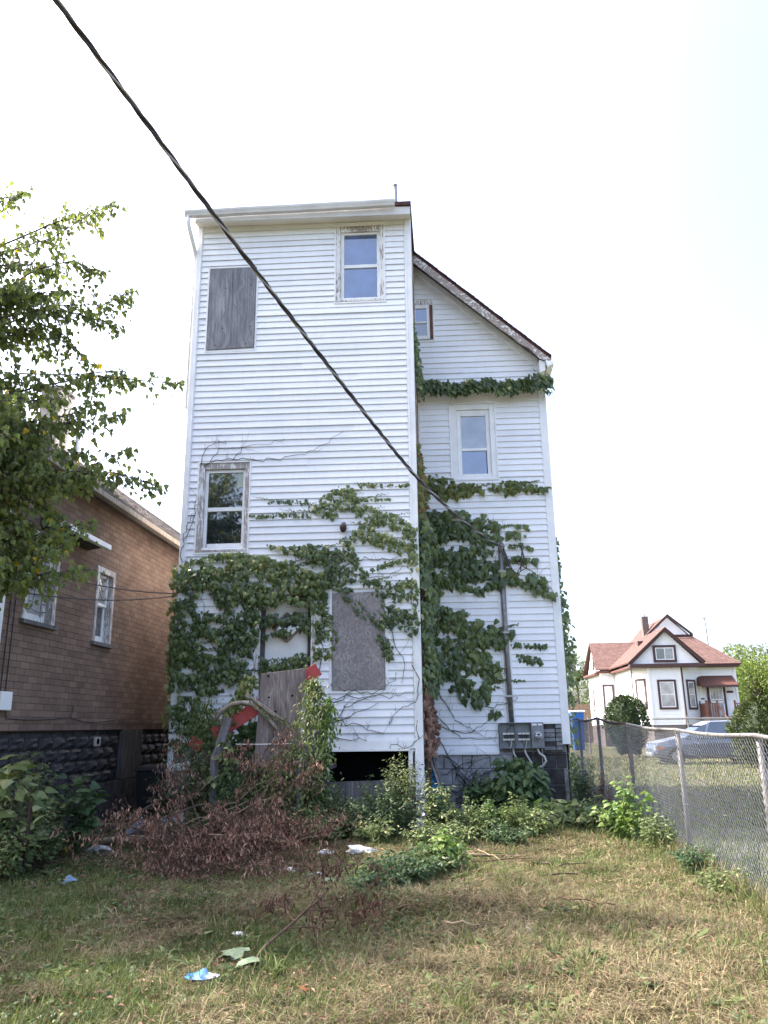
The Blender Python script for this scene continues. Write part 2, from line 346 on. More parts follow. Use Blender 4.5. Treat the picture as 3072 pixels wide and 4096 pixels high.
# leaf templates: x across, y towards the tip, z = normal
def leaf_template(outline, fold=.12, curl=.15):
    pts = [(0, .38, 0)]+[(x, y, -abs(x)*fold-curl*y*y) for x, y in outline]
    n = len(outline); F = [(0, 1+i, 1+(i+1) % n) for i in range(n)]
    return np.array(pts), np.array(F)
IVY = leaf_template([(0, 0), (.24, -.10), (.50, .12), (.36, .40), (.30, .52), (0, 1.0), (-.30, .52), (-.36, .40), (-.50, .12), (-.24, -.10)], .25, .25)
HEART = leaf_template([(0, 0), (.30, -.05), (.42, .22), (.25, .62), (0, 1.05), (-.25, .62), (-.42, .22), (-.30, -.05)], .3, .35)
OVAL = leaf_template([(0, 0), (.22, .28), (.17, .65), (0, 1.0), (-.17, .65), (-.22, .28)], .35, .2)
DIA = (np.array([(0, 0, 0), (.2, .45, -.05), (0, 1, -.12), (-.2, .45, -.05)]), np.array([(0, 1, 2), (0, 2, 3)]))
SHRIV = (np.array([(0, 0, 0), (.15, .4, .10), (.02, 1, -.15), (-.15, .5, .12)]), np.array([(0, 1, 2), (0, 2, 3)]))
def frames(tip, nrm):
    tip = tip/np.linalg.norm(tip, axis=1, keepdims=True)
    x = np.cross(tip, nrm); x /= np.maximum(np.linalg.norm(x, axis=1, keepdims=True), 1e-6)
    z = np.cross(x, tip)
    return np.stack([x, tip, z], axis=2)      # columns
def scatter(name, tmpl, pos, tip, nrm, size, mat, tint, parent=None, **kw):
    T, F = tmpl; pos = np.asarray(pos, float); n = len(pos)
    M = frames(np.asarray(tip, float), np.asarray(nrm, float))
    V = np.einsum('nij,kj->nki', M, T)*np.asarray(size, float)[:, None, None]+pos[:, None, :]
    FF = (F[None]+(np.arange(n)*len(T))[:, None, None]).reshape(-1, F.shape[1])
    return np_mesh(name, V.reshape(-1, 3), FF, mat, np.repeat(tint, len(T)), parent, **kw)
LEAFMESH = {}
def leaf_objects(tmplname, tmpl, pos, tip, nrm, size, mat, tint, parent):
    # single leaves as parts; a handful of shared meshes with different tints
    M = frames(np.asarray(tip, float), np.asarray(nrm, float)); pl = world_loc(parent)
    for k in range(len(pos)):
        b = min(7, int(tint[k]*8)); key = (tmplname, mat, b)
        if key not in LEAFMESH:
            o = np_mesh('leaf', tmpl[0], tmpl[1], mat, np.full(len(tmpl[0]), (b+.5)/8)); LEAFMESH[key] = o.data
            bpy.data.objects.remove(o)
        o = bpy.data.objects.new('leaf', LEAFMESH[key]); col.objects.link(o); o.parent = parent
        m = M[k]*size[k]; p = pos[k]
        o.matrix_basis = Matrix(((m[0][0], m[0][1], m[0][2], p[0]-pl[0]), (m[1][0], m[1][1], m[1][2], p[1]-pl[1]), (m[2][0], m[2][1], m[2][2], p[2]-pl[2]), (0, 0, 0, 1)))
def inside(poly, x, y):
    poly = np.asarray(poly); n = len(poly); r = np.zeros(len(x), bool); j = n-1
    for i in range(n):
        xi, yi = poly[i]; xj, yj = poly[j]
        c = ((yi > y) != (yj > y)) & (x < (xj-xi)*(y-yi)/(yj-yi+1e-12)+xi); r ^= c; j = i
    return r
def wiggle(a, b, n, amp, sag=0.):
    a = np.array(a, float); b = np.array(b, float); out = []
    off = np.zeros(3)
    for i in range(n+1):
        f = i/n; off = off*.7+rng.normal(0, amp, 3); w = math.sin(math.pi*f)**.5 if 0 < f < 1 else 0
        out.append(tuple(a+(b-a)*f+off*w+np.array([0, 0, -sag*4*f*(1-f)])))
    return out
def place(o, parent, mat):
    setparent(o, parent); o.matrix_basis = mat
# ================================================================== ground
def gh(x, y):
    x = np.asarray(x, float); y = np.asarray(y, float)
    h = .030*np.sin(x*1.7+y*.9)+.022*np.sin(x*.8-y*2.1+1)+.018*np.sin(x*3.3+y*2.7+2)
    # low mound of raked clippings
    h = h+.10*np.exp(-(((x+.2)/1.6)**2+((y-7.7)/.45)**2))
    m = np.clip((2.7-x)/.5, 0, 1)*np.clip((18-y)/3, 0, 1)*np.clip((x+9)/2, 0, 1)*np.clip((y+3)/2, 0, 1)
    return h*m
xs = np.concatenate([np.linspace(-1500, -60, 8), np.linspace(-40, -9, 12), np.arange(-8.5, 4.0, .12), np.linspace(5, 60, 14), np.linspace(90, 1500, 8)])
ys = np.concatenate([np.linspace(-600, -30, 6), np.linspace(-20, 2, 8), np.arange(2.4, 18, .12), np.linspace(19, 90, 16), np.linspace(130, 2500, 9)])
GX, GY = np.meshgrid(xs, ys); GZ = gh(GX, GY); nx, ny = len(xs), len(ys)
idx = np.arange(nx*ny).reshape(ny, nx)
GF = np.stack([idx[:-1, :-1], idx[:-1, 1:], idx[1:, 1:], idx[1:, :-1]], -1).reshape(-1, 4)
np_mesh('ground', np.stack([GX, GY, GZ], -1).reshape(-1, 3), GF, 'soil_grass', smooth=True, kind='structure', label='rough mown yard of grass, straw clippings and bare soil')
m = MB(); m.quad((3.15, 2.0, .006), (30, 2.0, .006), (30, 13.3, .006), (3.15, 13.3, .006)); m.build('gravel_lot', 'gravel', kind='structure', label='worn gravel lot beyond the chain link fence')
# ================================================================== white house
TT = math.tan(R(1.5)); CS = math.cos(R(1.5)); ROTH = R(1.5)
def HW(s, t_, z): return (-2.5+s*CS, 13.5+TT*(s*CS)+t_, z)
def WW(s, t_, z): return HW(s, 1.8+t_, z)
house = empty('white_house', HW(0, 2, 0), 'tall narrow white vinyl sided house with ivy climbing its lower walls', 'house')
def wall_panel(name, xf, s0, s1, z0, z1, holes, mat, parent, back=.12):
    ss = sorted({s0, s1, *[h[0] for h in holes], *[h[1] for h in holes]}); zs = sorted({z0, z1, *[h[2] for h in holes], *[h[3] for h in holes]})
    b = MB(xf)
    for i in range(len(ss)-1):
        for j in range(len(zs)-1):
            cs_, cz = (ss[i]+ss[i+1])/2, (zs[j]+zs[j+1])/2
            if any(h[0] < cs_ < h[1] and h[2] < cz < h[3] for h in holes): continue
            b.quad((ss[i], 0, zs[j]), (ss[i+1], 0, zs[j]), (ss[i+1], 0, zs[j+1]), (ss[i], 0, zs[j+1]))
    for h in holes:   # reveals
        b.quad((h[0], 0, h[2]), (h[0], back, h[2]), (h[0], back, h[3]), (h[0], 0, h[3])); b.quad((h[1], 0, h[2]), (h[1], back, h[2]), (h[1], back, h[3]), (h[1], 0, h[3]))
        b.quad((h[0], 0, h[3]), (h[0], back, h[3]), (h[1], back, h[3]), (h[1], 0, h[3])); b.quad((h[0], 0, h[2]), (h[0], back, h[2]), (h[1], back, h[2]), (h[1], 0, h[2]))
    return b.build(name, mat, parent, fixn=False)
def board_mesh(e):
    b = MB(); L = .027
    prof = [(-L, 0), (-L-.001, .010), (-.007, e+.012), (-.003, e+.012), (-L+.005, .012), (-L+.003, 0)]
    b.prism([(p[0], p[1]) for p in prof], 0, 1, 'x'); return b.mesh('siding_board', 'siding_white')
def siding(parent, xf, s0, s1, zb, n, e, holes, me, clip=None):
    for k in range(n):
        z = zb+k*e; zc = z+e*.5; segs = [(s0, s1 if clip is None else min(s1, clip(zc)))]
        for h in holes:
            if h[2] < zc < h[3]:
                ns = []
                for a, b in segs:
                    if h[0] > a: ns.append((a, min(b, h[0])))
                    if h[1] < b: ns.append((max(a, h[1]), b))
                segs = [q for q in ns if q[1]-q[0] > .015]
        cut = []
        for a, b in segs:
            if b-a > 1.6 and random.random() < .45:
                m_ = a+(b-a)*random.uniform(.2, .8); cut += [(a, m_), (m_-.02, b)]
            else: cut.append((a, b))
        for ci, (a, b) in enumerate(cut):
            if b-a < .03: continue
            o = bpy.data.objects.new('siding_board', me); col.objects.link(o); o.parent = parent
            loose = random.random() < .06
            o.location = xf(a, random.uniform(-.002, .002)-.003*(ci % 2)-(.006 if loose else 0), z+random.uniform(-.002, .002))
            o.rotation_euler = (random.uniform(-.007, .007), random.uniform(-.0014, .0014)*(2.6 if loose else 1), ROTH); o.scale = ((b-a), 1, 1)
E = .12916
# openings of the tower: window upper right, boarded upper left, window lower left, door, OSB board, crawl space
W1 = (.53, 1.51, 9.60, 11.36); PB = (-2.0, -1.02, 8.66, 10.47); W2 = (-2.0, -1.03, 4.655, 6.36)
DO = (-.86, .22, 1.30, 3.95); OB = (.48, 1.45, 2.19, 3.95); CR = (.45, 1.79, .02, 1.23)
def shrink(h, d): return (h[0]+d, h[1]-d, h[2]+d, h[3]-d)
tower = wall_panel('tower_wall', HW, -2.24, 2.01, -.05, 11.46, [shrink(W1, .1), shrink(W2, .1), (DO[0]+.09, DO[1]-.09, DO[2], DO[3]-.09), CR], 'trim_white', house)
bm_e = board_mesh(E)
siding(tower, HW, -2.16, 1.90, 1.36, 78, E, [W1, PB, W2, DO, OB], bm_e)
b = MB(HW); b.box(.2, 1.93, -.034, 0, 1.235, 1.357); b.build('starter_strip', 'trim_white', house, bevel=.004)
b = MB(HW); b.box(.25, 1.82, -.05, -.002, 1.195, 1.232); b.build('crawl_trim', 'trim_white', house, bevel=.004)
# remaining shell of the tower
b = MB(HW)
b.quad((-2.24, 0, -.05), (-2.24, 8, -.05), (-2.24, 8, 11.46), (-2.24, 0, 11.46)); b.quad((-2.24, 8, -.05), (2.01, 8, -.05), (2.01, 8, 11.46), (-2.24, 8, 11.46))
b.quad((2.01, 0, -.05), (2.01, 8, -.05), (2.01, 8, 11.46), (2.01, 0, 11.46)); b.build('side_wall', 'house_white', house, fixn=False)
b = MB(HW); b.quad((-2.2, .9, -.05), (1.98, .9, -.05), (1.98, .9, 11.4), (-2.2, .9, 11.4)); b.build('dark_backing', 'dark_room', house, fixn=False)  # near-black sheet standing in for the unlit rooms behind the openings
# weathered clapboards on the tower's right flank
b = MB(HW)
for k in range(86):
    z = .4+k*.128
    b.hexa([(2.012, .03, z), (2.036, .03, z), (2.036, 1.79, z), (2.012, 1.79, z), (2.012, .03, z+.13), (2.018, .03, z+.13), (2.018, 1.79, z+.13), (2.012, 1.79, z+.13)])
b.build('flank_clapboards', 'peeling_heavy', house, kind='stuff', label='weathered peeling clapboards on the narrow side of the tower')
# corner posts
for s0, s1, z0, z1 in ((-2.275, -2.16, 1.0, 11.44), (1.905, 2.045, .38, 11.41)):
    b = MB(HW); b.box(s0, s1, -.036, .10, z0, z1); b.box(s0+.03 if s0 > 0 else s1-.03, s0+.045 if s0 > 0 else s1-.015, -.044, -.036, z0, z1)
    b.build('corner_post', 'trim_white', house, bevel=.006)
# window builder in a wall frame
def jtrim(xf, h, parent, name='trim', w=.03, d=.034):
    b = MB(xf); b.box(h[0]-w/2, h[0]+w/2, -d, 0, h[2], h[3]); b.box(h[1]-w/2, h[1]+w/2, -d, 0, h[2], h[3])
    b.box(h[0]-w/2, h[1]+w/2, -d-.002, 0, h[3]-.004, h[3]+w-.004); b.box(h[0]-w/2, h[1]+w/2, -d-.003, 0, h[2]-w, h[2]+.004)
    return b.build(name, 'trim_white', parent, bevel=.004)
def window(xf, h, fr, gu, gl, parent, casing='peeling_paint', mu='glass_dark', ml='glass_dark', rec=.03, label=None):
    s0, s1, z0, z1 = fr; b = MB(xf); y0, y1 = rec, rec+.07
    b.box(s0, gu[0], y0, y1, z0, z1); b.box(gu[1], s1, y0, y1, z0, z1); b.box(gu[0], gu[1], y0, y1, gu[3], z1)
    b.box(gu[0], gu[1], y0+.012, y1, gl[3], gu[2]); b.box(gl[0], gl[1], y0+.004, y1, z0, gl[2])
    w = b.build('window', 'trim_white', parent, bevel=.006, label=label)
    for g, mt, dy in ((gu, mu, .028), (gl, ml, .040)):
        p = MB(xf); p.box(g[0]-.005, g[1]+.005, y0+dy, y0+dy+.006, g[2]-.005, g[3]+.005); p.build('pane', mt, w)
    c = .002
    for (a, b_, q, r_) in ((h[0]+.012, s0-c, h[2]+.012, h[3]-.012), (s1+c, h[1]-.012, h[2]+.012, h[3]-.012)):
        p = MB(xf); p.box(a, b_, -.016, .05, q, r_); p.build('casing', casing, w, bevel=.003)
    p = MB(xf); p.box(s0, s1, -.014, .05, z1+c, h[3]-.012); p.build('casing', casing, w, bevel=.003)
    p = MB(xf); p.hexa([(h[0]+.01, -.040, h[2]+.01), (h[1]-.01, -.040, h[2]+.01), (h[1]-.01, .06, h[2]+.01), (h[0]+.01, .06, h[2]+.01), (h[0]+.01, -.040, z0-.03), (h[1]-.01, -.040, z0-.03), (h[1]-.01, .06, z0-.004), (h[0]+.01, .06, z0-.004)]); p.build('sill', casing, w, bevel=.003)
    jtrim(xf, h, w); return w
window(HW, W1, (.636, 1.412, 9.685, 11.19), (.70, 1.357, 10.468, 11.145), (.70, 1.353, 9.727, 10.395), house, mu='glass_sky_reflect', ml='glass_sky_reflect')
w2 = window(HW, W2, (-1.88, -1.125, 4.733, 6.236), (-1.822, -1.173, 5.515, 6.177), (-1.806, -1.173, 4.83, 5.44), house, casing='peeling_heavy')
p = MB(HW); p.hexa([(-1.287, .046, 5.867), (-1.186, .046, 5.905), (-1.186, .052, 5.905), (-1.287, .052, 5.867), (-1.283, .046, 6.146), (-1.18, .046, 6.158), (-1.18, .052, 6.158), (-1.283, .052, 6.146)]); p.build('paper_sheet', 'paper_green', w2)
# plywood boards over the openings
def panel(name, xf, c, mat, parent, t0, th, **kw):
    (a0, z0), (a1, z1), (a2, z2), (a3, z3) = c; b = MB(xf)
    b.hexa([(a0, t0, z0), (a1, t0, z1), (a1, t0+th, z1), (a0, t0+th, z0), (a3, t0, z3), (a2, t0, z2), (a2, t0+th, z2), (a3, t0+th, z3)]); return b.build(name, mat, parent, bevel=.003, **kw)
jtrim(HW, PB, house, 'window_trim', .036)
pw = panel('window_board', HW, [(-1.965, 8.668), (-1.046, 8.70), (-1.046, 10.452), (-1.972, 10.447)], 'plywood_grey', house, -.052, .02, label='weathered grey plywood board covering the upper left window')
for s_, z_ in ((-1.64, 10.0), (-1.13, 10.05), (-1.67, 9.12), (-1.12, 9.14), (-1.80, 8.76), (-1.20, 8.77)):
    q = MB(HW); q.tube([(s_, -.050, z_), (s_, -.055, z_)], .014, 8); q.build('bolt', 'rust_brown', pw)
jtrim(HW, OB, house, 'window_trim', .05)
panel('window_board', HW, [(.523, 2.196), (1.416, 2.2), (1.40, 3.88), (.515, 3.858)], 'osb', house, -.055, .014, label='purple grey flake board covering the ground floor window')
# ground floor door seen through the ivy
b = MB(HW); b.box(-.77, .13, .14, .18, 1.30, 3.86); dr = b.build('door', 'trim_white', house, bevel=.004, label='white back door with a small diamond window')
dc, dz = -.32, 3.30
for (a, q) in (((0, .255), (.255, 0)), ((.255, 0), (0, -.255)), ((0, -.255), (-.255, 0)), ((-.255, 0), (0, .255))):
    f = MB(HW); f.bar((dc+a[0], .134, dz+a[1]), (dc+q[0], .134, dz+q[1]), .036, .05, (0, 1, 0)); f.build('diamond_moulding', 'bark_pale', dr)
f = MB(HW); f.prism([(dc, dz+.23), (dc+.23, dz), (dc, dz-.23), (dc-.23, dz)], .132, .138, 'y'); f.build('diamond_pane', 'glass_grey', dr)
f = MB(HW); f.tube([(.05, .145, 2.30), (.05, .09, 2.30)], .028, 10); f.build('handle', 'galv_old', dr)
for (a, b_, z0, z1) in ((-.768, -.70, 1.3, 3.86), (.062, .128, 1.3, 3.86), (-.70, .062, 3.77, 3.86)):
    p = MB(HW); p.box(a, b_, .06, .13, z0, z1); p.build('screen_frame', 'wood_dark', house)
for (a, b_, z0, z1) in ((-.86, -.775, 1.3, 3.95), (.135, .22, 1.3, 3.95), (-.775, .135, 3.865, 3.95)):
    p = MB(HW); p.box(a, b_, -.03, .05, z0, z1); p.build('door_casing', 'peeling_paint', house, bevel=.004)
# crawl space mouth: jamb, loose board below
b = MB(HW); b.box(1.792, 1.86, -.02, .10, .3, 1.193); b.build('crawl_jamb', 'trim_white', house, bevel=.004)
b = MB(HW); b.box(1.862, 1.90, .0, .1, .3, 1.19); b.build('crawl_jamb', 'wood_grey', house)
panel('crawl_board', HW, [(.30, -.03), (1.56, -.03), (1.56, .745), (.30, .72)], 'wood_grey', house, -.13, .03, label='bleached plank sheet closing the lower half of the crawl space')
b = MB(HW); b.box(-2.22, .44, -.012, .02, -.05, 1.3); b.build('foundation', 'concrete', house)
# porch lamp
b = MB(HW); b.box(.676, .744, -.075, -.02, 5.06, 5.15); lm = b.build('wall_lamp', 'galv_old', house, bevel=.008)
b = MB(HW); b.tube([(.706, -.09, 5.075), (.706, -.10, 5.03), (.706, -.10, 4.975), (.706, -.10, 4.955)], [.058, .062, .045, .018], 12); b.build('lamp_shade', 'rust_brown', lm, smooth=True)
# tower eave: soffit, fascia, roof slab, gutter, downspout, vent pipe
b = MB(HW); b.hexa([(-2.27, -.30, 11.375), (2.05, -.30, 11.32), (2.05, .1, 11.44), (-2.27, .1, 11.47), (-2.27, -.30, 11.395), (2.05, -.30, 11.34), (2.05, .1, 11.46), (-2.27, .1, 11.49)]); b.build('soffit', 'soffit_cream', house)
b = MB(HW); b.hexa([(-2.24, -.325, 11.35), (2.055, -.325, 11.315), (2.055, -.302, 11.315), (-2.24, -.302, 11.35), (-2.24, -.325, 11.54), (2.055, -.325, 11.49), (2.055, -.302, 11.49), (-2.24, -.302, 11.54)]); b.build('fascia', 'trim_shade', house, bevel=.004)
b = MB(HW); b.hexa([(-2.3, -.36, 11.545), (2.07, -.36, 11.50), (2.07, 8.1, 11.62), (-2.3, 8.1, 11.64), (-2.3, -.36, 11.585), (2.07, -.36, 11.585), (2.07, 8.1, 11.70), (-2.3, 8.1, 11.70)]); b.build('flat_roof', 'roof_edge', house)
b = MB(HW); gs = [(-.355, .0), (-.44, .0), (-.455, .045), (-.47, .075), (-.475, .115), (-.46, .118), (-.45, .08), (-.435, .05), (-.425, .012), (-.355, .012)]
n = 12
ring = []
for i in range(n+1):
    s_ = -2.42+(1.755+2.42)*i/n; z_ = 11.42+(11.452-11.42)*i/n+random.uniform(-.004, .004); ring.append([b.P((s_, p_[0], z_+p_[1])) for p_ in gs])
for i in range(n):
    for j in range(len(gs)): b.f.append((ring[i][j], ring[i][(j+1) % len(gs)], ring[i+1][(j+1) % len(gs)], ring[i+1][j]))
b.f.append(tuple(ring[0])); b.f.append(tuple(reversed(ring[-1]))); b.build('gutter', 'trim_shade', house)
b = MB(HW); b.tube([(-2.36, -.40, 11.43), (-2.36, -.40, 11.30), (-2.345, -.36, 11.20), (-2.31, -.05, 10.88), (-2.31, .05, 10.75), (-2.31, .05, 7.5)], .045, 8); b.build('downspout', 'trim_white', house, smooth=True)
b = MB(HW); b.tube([(1.735, .3, 11.5), (1.72, .3, 12.46)], .052, 14); vp = b.build('vent_pipe', 'galvanized', house, smooth=True)
b = MB(HW); b.tube([(1.72, .3, 12.455), (1.71, .3, 12.475)], [.064, .055], 14); b.build('cap', 'galv_old', vp)
# ---- wing set back to the right
WN = (2.70, 3.655, 6.47, 8.14); GN = (2.03, 2.43, 9.645, 10.665)
def rake_s(z): return 2.114+(11.336-z)*(4.631-2.114)/(11.336-9.023)
wing = wall_panel('wing_wall', WW, 2.0, 4.70, 1.062, 8.94, [shrink(WN, .12), (3.40, 4.70, 1.062, 1.60)], 'trim_white', house)
b = MB(WW); b.prism([(2.0, 8.941), (4.62, 8.941), (4.62, 9.03), (2.0, 11.44)], 0, .05); b.build('gable_wall', 'trim_white', house)
E2 = .12835
siding(wing, WW, 2.06, 4.58, 1.11, 4, E2, [(3.40, 5, 0, 1.67)], bm_e)
siding(wing, WW, 2.06, 4.58, 1.11+4*E2, 53, E2, [WN, (3.545, 3.705, 1.6, 4.9)], bm_e)
b = MB(WW); b.box(2.06, 3.40, -.036, 0, 1.06, 1.108); b.build('starter_strip', 'trim_white', house, bevel=.004)
b = MB(WW); b.box(3.40, 4.60, -.038, 0, 1.60, 1.622); b.build('starter_strip', 'trim_white', house, bevel=.004)
siding(wing, WW, 2.03, 4.62, 8.60, 21, E2*1.0, [GN], bm_e, clip=rake_s)
b = MB(WW); b.box(4.58, 4.735, -.036, .12, 1.23, 8.42); b.build('corner_post', 'trim_white', house, bevel=.006)
b = MB(WW); b.box(2.045, 2.09, -.034, 0, 1.06, 8.4); b.build('corner_bead', 'trim_white', house)
b = MB(WW); b.box(2.05, 4.60, -.20, 0, 8.40, 8.43); b.box(2.05, 4.72, -.21, -.19, 8.40, 8.56); b.box(2.05, 4.62, -.21, 0, 8.545, 8.565); b.build('pent_ledge', 'soffit_cream', house, bevel=.004)
b = MB(WW)
b.quad((4.70, .1, -.05), (4.70, 7, -.05), (4.70, 7, 8.95), (4.70, .1, 8.95)); b.quad((2.0, 7, -.05), (4.70, 7, -.05), (4.70, 7, 8.95), (2.0, 7, 8.95)); b.build('side_wall', 'house_white', house, fixn=False)
b = MB(WW); b.quad((2.03, .8, -.05), (4.68, .8, -.05), (4.68, .8, 9), (2.03, .8, 9)); b.build('dark_backing', 'dark_room', house, fixn=False)  # near-black sheet imitating the dark interior of the wing
window(WW, WN, (2.845, 3.535, 6.49, 8.015), (2.93, 3.452, 7.17, 7.885), (2.928, 3.432, 6.553, 7.11), house, casing='trim_white', mu='glass_pale', ml='glass_sky_reflect')
window(WW, GN, (2.0, 2.345, 9.68, 10.51), (2.03, 2.283, 10.112, 10.424), (2.03, 2.304, 9.765, 10.07), house, casing='peeling_paint', ml='glass_grey', mu='glass_sky_reflect', rec=-.05)
b = MB(WW); b.box(2.348, 2.418, -.05, -.018, 9.69, 10.50); b.build('window_jamb', 'rail_brown', house)
# rake, roof, returns
def rk(f, dz=0): return (2.0+(4.86-2.0)*f, 11.605-(11.605-8.93)*f+dz)
slope = (11.605-8.93)/(4.86-2.0)
b = MB(WW); P0 = (.9, 11.605+slope*1.1)
b.prism([(P0[0], P0[1]), (4.86, 8.93), (4.86, 8.975), (P0[0], P0[1]+.05)], -.40, 7.5); rf = b.build('gable_roof', 'shingle_maroon', house)
b = MB(WW); b.prism([(P0[0], P0[1]), (P0[0]-3.1, P0[1]-slope*3.1), (P0[0]-3.1, P0[1]-slope*3.1+.05), (P0[0], P0[1]+.05)], .3, 7.5); b.build('gable_roof', 'shingle_maroon', house)
b = MB(WW); nR = 30     # ragged shingle edge along the rake
for i in range(nR):
    f0 = i/nR; f1 = (i+1)/nR; (a0, z0), (a1, z1) = rk(f0), rk(f1); d = random.uniform(-.008, .012)
    b.hexa([(a0, -.43+d, z0+.045), (a1, -.43+d, z1+.045), (a1, -.2, z1+.045), (a0, -.2, z0+.045), (a0, -.43+d, z0+.068), (a1, -.43+d, z1+.068+.01), (a1, -.2, z1+.068), (a0, -.2, z0+.068)])
b.build('shingle_edge', 'roof_edge', rf, kind='stuff')
b = MB(WW)      # barge board, rotten and wavy near its foot
top = []; bot = []
for i in range(41):
    f = i/40; a, z = rk(f, -.01); w = .185
    if f > .62: w = .185-.07*(f-.62)/.38*(1+.6*math.sin(f*46))
    if f > .97: w = .05
    top.append((a, z)); bot.append((a-.03, z-w))
for i in range(40):
    if i == 40: break
    p0, p1, q0, q1 = top[i], top[i+1], bot[i], bot[i+1]
    b.hexa([(q0[0], -.39, q0[1]), (q1[0], -.39, q1[1]), (q1[0], -.36, q1[1]), (q0[0], -.36, q0[1]), (p0[0], -.39, p0[1]), (p1[0], -.39, p1[1]), (p1[0], -.36, p1[1]), (p0[0], -.36, p0[1])])
b.build('barge_board', 'peeling_rake', rf, label='rotting barge board with peeling white paint')
b = MB(WW)
(a0, z0), (a1, z1) = rk(0, -.03), rk(.985, -.03)
b.hexa([(a0, -.36, z0-.02), (a1, -.36, z1-.02), (a1, .0, z1-.02), (a0, .0, z0-.02), (a0, -.36, z0), (a1, -.36, z1), (a1, .0, z1), (a0, .0, z0)]); b.build('rake_soffit', 'wood_grey', rf)
b = MB(WW); dzt = .07
b.hexa([(2.03, -.06, 11.40-dzt), (4.63, -.06, 9.005-dzt), (4.63, 0, 9.005-dzt), (2.03, 0, 11.40-dzt), (2.03, -.06, 11.40+.09), (4.63, -.06, 9.005+.09), (4.63, 0, 9.005+.09), (2.03, 0, 11.40+.09)]); b.build('rake_trim', 'trim_white', rf, bevel=.004)
for k, (a, q, z0, z1, y0) in enumerate(((4.61, 4.73, 8.66, 8.955, -.33), (4.74, 4.80, 8.80, 9.0, -.38), (4.76, 4.87, 8.74, 8.86, -.42))):
    b = MB(WW); b.hexa([(a, y0, z0), (q, y0, z0+.05), (q, .3, z0+.05), (a, .3, z0), (a, y0, z1), (q, y0, z1-.04), (q, .3, z1-.04), (a, .3, z1)]); b.build('eave_return', 'trim_white', rf, bevel=.004)
b = MB(WW); b.box(4.79, 4.90, -.40, 7.3, 8.80, 8.89); b.build('gutter', 'trim_white', rf, bevel=.01)
# stone foundation under the wing, courses of rough blocks
fb = MB(WW); fb.box(2.06, 4.66, .05, .3, -.1, 1.62); wf = fb.build('wing_foundation', 'concrete', house)
for r_ in range(4):
    x = 2.08-random.uniform(0, .2)
    while x < 4.62:
        w = random.uniform(.34, .52); a, q = max(x, 2.08), min(x+w-.008, 4.64)
        if q-a > .08:
            z0 = -.06+r_*.29; b = MB(WW); d = random.uniform(-.012, .012); b.box(a, q, .025+d, .06, z0, z0+.283); b.build('foundation_block', 'wing_stone' if a < 3.55 else 'stucco_dark', wf, bevel=.02)
        x += w
# old grey brick-paper patch right of the meters
gp = MB(WW); gp.box(4.20, 4.585, -.004, .048, 1.115, 1.60); gpo = gp.build('brick_paper', 'stucco_dark', house)
for r_ in range(6):
    z0 = 1.125+r_*.079
    for (a, q) in ((4.235, 4.45), (4.46, 4.58)):
        if random.random() < .12: continue
        b = MB(WW); b.box(a+random.uniform(0, .015), q, -.022-random.uniform(0, .012), -.005, z0, z0+.066); b.build('brick_shingle', 'grey_brickpaper', gpo, bevel=.006)
# ---- electric service
ms = empty('meter_bank', WW(3.8, -.05, 1.17), 'grey meter bank with two open sockets and one round electric meter', 'meter')
b = MB(WW); z0, z1 = 1.168, 1.632
b.box(3.412, 4.0, -.045, -.036, z0, z1); b.box(3.412, 3.42, -.16, -.045, z0, z1); b.box(3.70, 3.708, -.16, -.045, z0+.008, z1-.008); b.box(3.42, 4.0, -.16, -.045, z0, z0+.008); b.box(3.42, 4.0, -.165, -.045, z1-.012, z1)
b.build('box', 'meter_grey', ms, bevel=.002)
b = MB(WW); b.box(4.002, 4.232, -.165, -.036, z0, z1); mp_ = b.build('meter_cover', 'meter_grey', ms, bevel=.006)
b = MB(WW); b.tube([(4.118, -.166, 1.385), (4.118, -.19, 1.385)], .092, 24); b.build('meter_ring', 'galvanized', mp_)
b = MB(WW); b.tube([(4.118, -.19, 1.385), (4.118, -.25, 1.385), (4.118, -.27, 1.385)], [.078, .074, .055], 24); b.build('meter_dome', 'glass_pale', mp_, smooth=True)
b = MB(WW); b.box(4.09, 4.146, -.275, -.268, 1.40, 1.425); b.build('dial_plate', 'black_plastic', mp_)
for a, q in ((4.02, 4.11), (4.13, 4.21)):
    b = MB(WW); b.box(a, q, -.168, -.1655, 1.575, 1.608); b.build('sticker', 'trim_white', mp_)
for cx_ in (3.585, 3.865):
    b = MB(WW); b.box(cx_-.085, cx_+.085, -.075, -.046, 1.35, 1.425); b.build('socket_block', 'meter_dark', ms)
    for zz in (1.325, 1.43):
        for dx in (-.075, 0, .075):
            b = MB(WW); b.box(cx_+dx-.032, cx_+dx+.032, -.11, -.05, zz-.016, zz+.016); b.tube([(cx_+dx, -.118, zz), (cx_+dx, -.109, zz)], .009, 8); b.build('jaw', 'porcelain', ms, bevel=.003)
    for s_ in (-1, 1):
        b = MB(WW); b.tube(wiggle((cx_+s_*.05, -.10, 1.31), (cx_+.01, -.08, 1.19), 6, .012, .05*s_), .006, 6); b.build('wire', 'cable_black' if s_ < 0 else 'porcelain', ms)
b = MB(WW); b.tube([(3.56, -.1, 1.44), (3.54, -.12, 1.50), (3.60, -.11, 1.53), (3.645, -.1, 1.60)], .009, 6); b.build('wire', 'cable_black', ms)
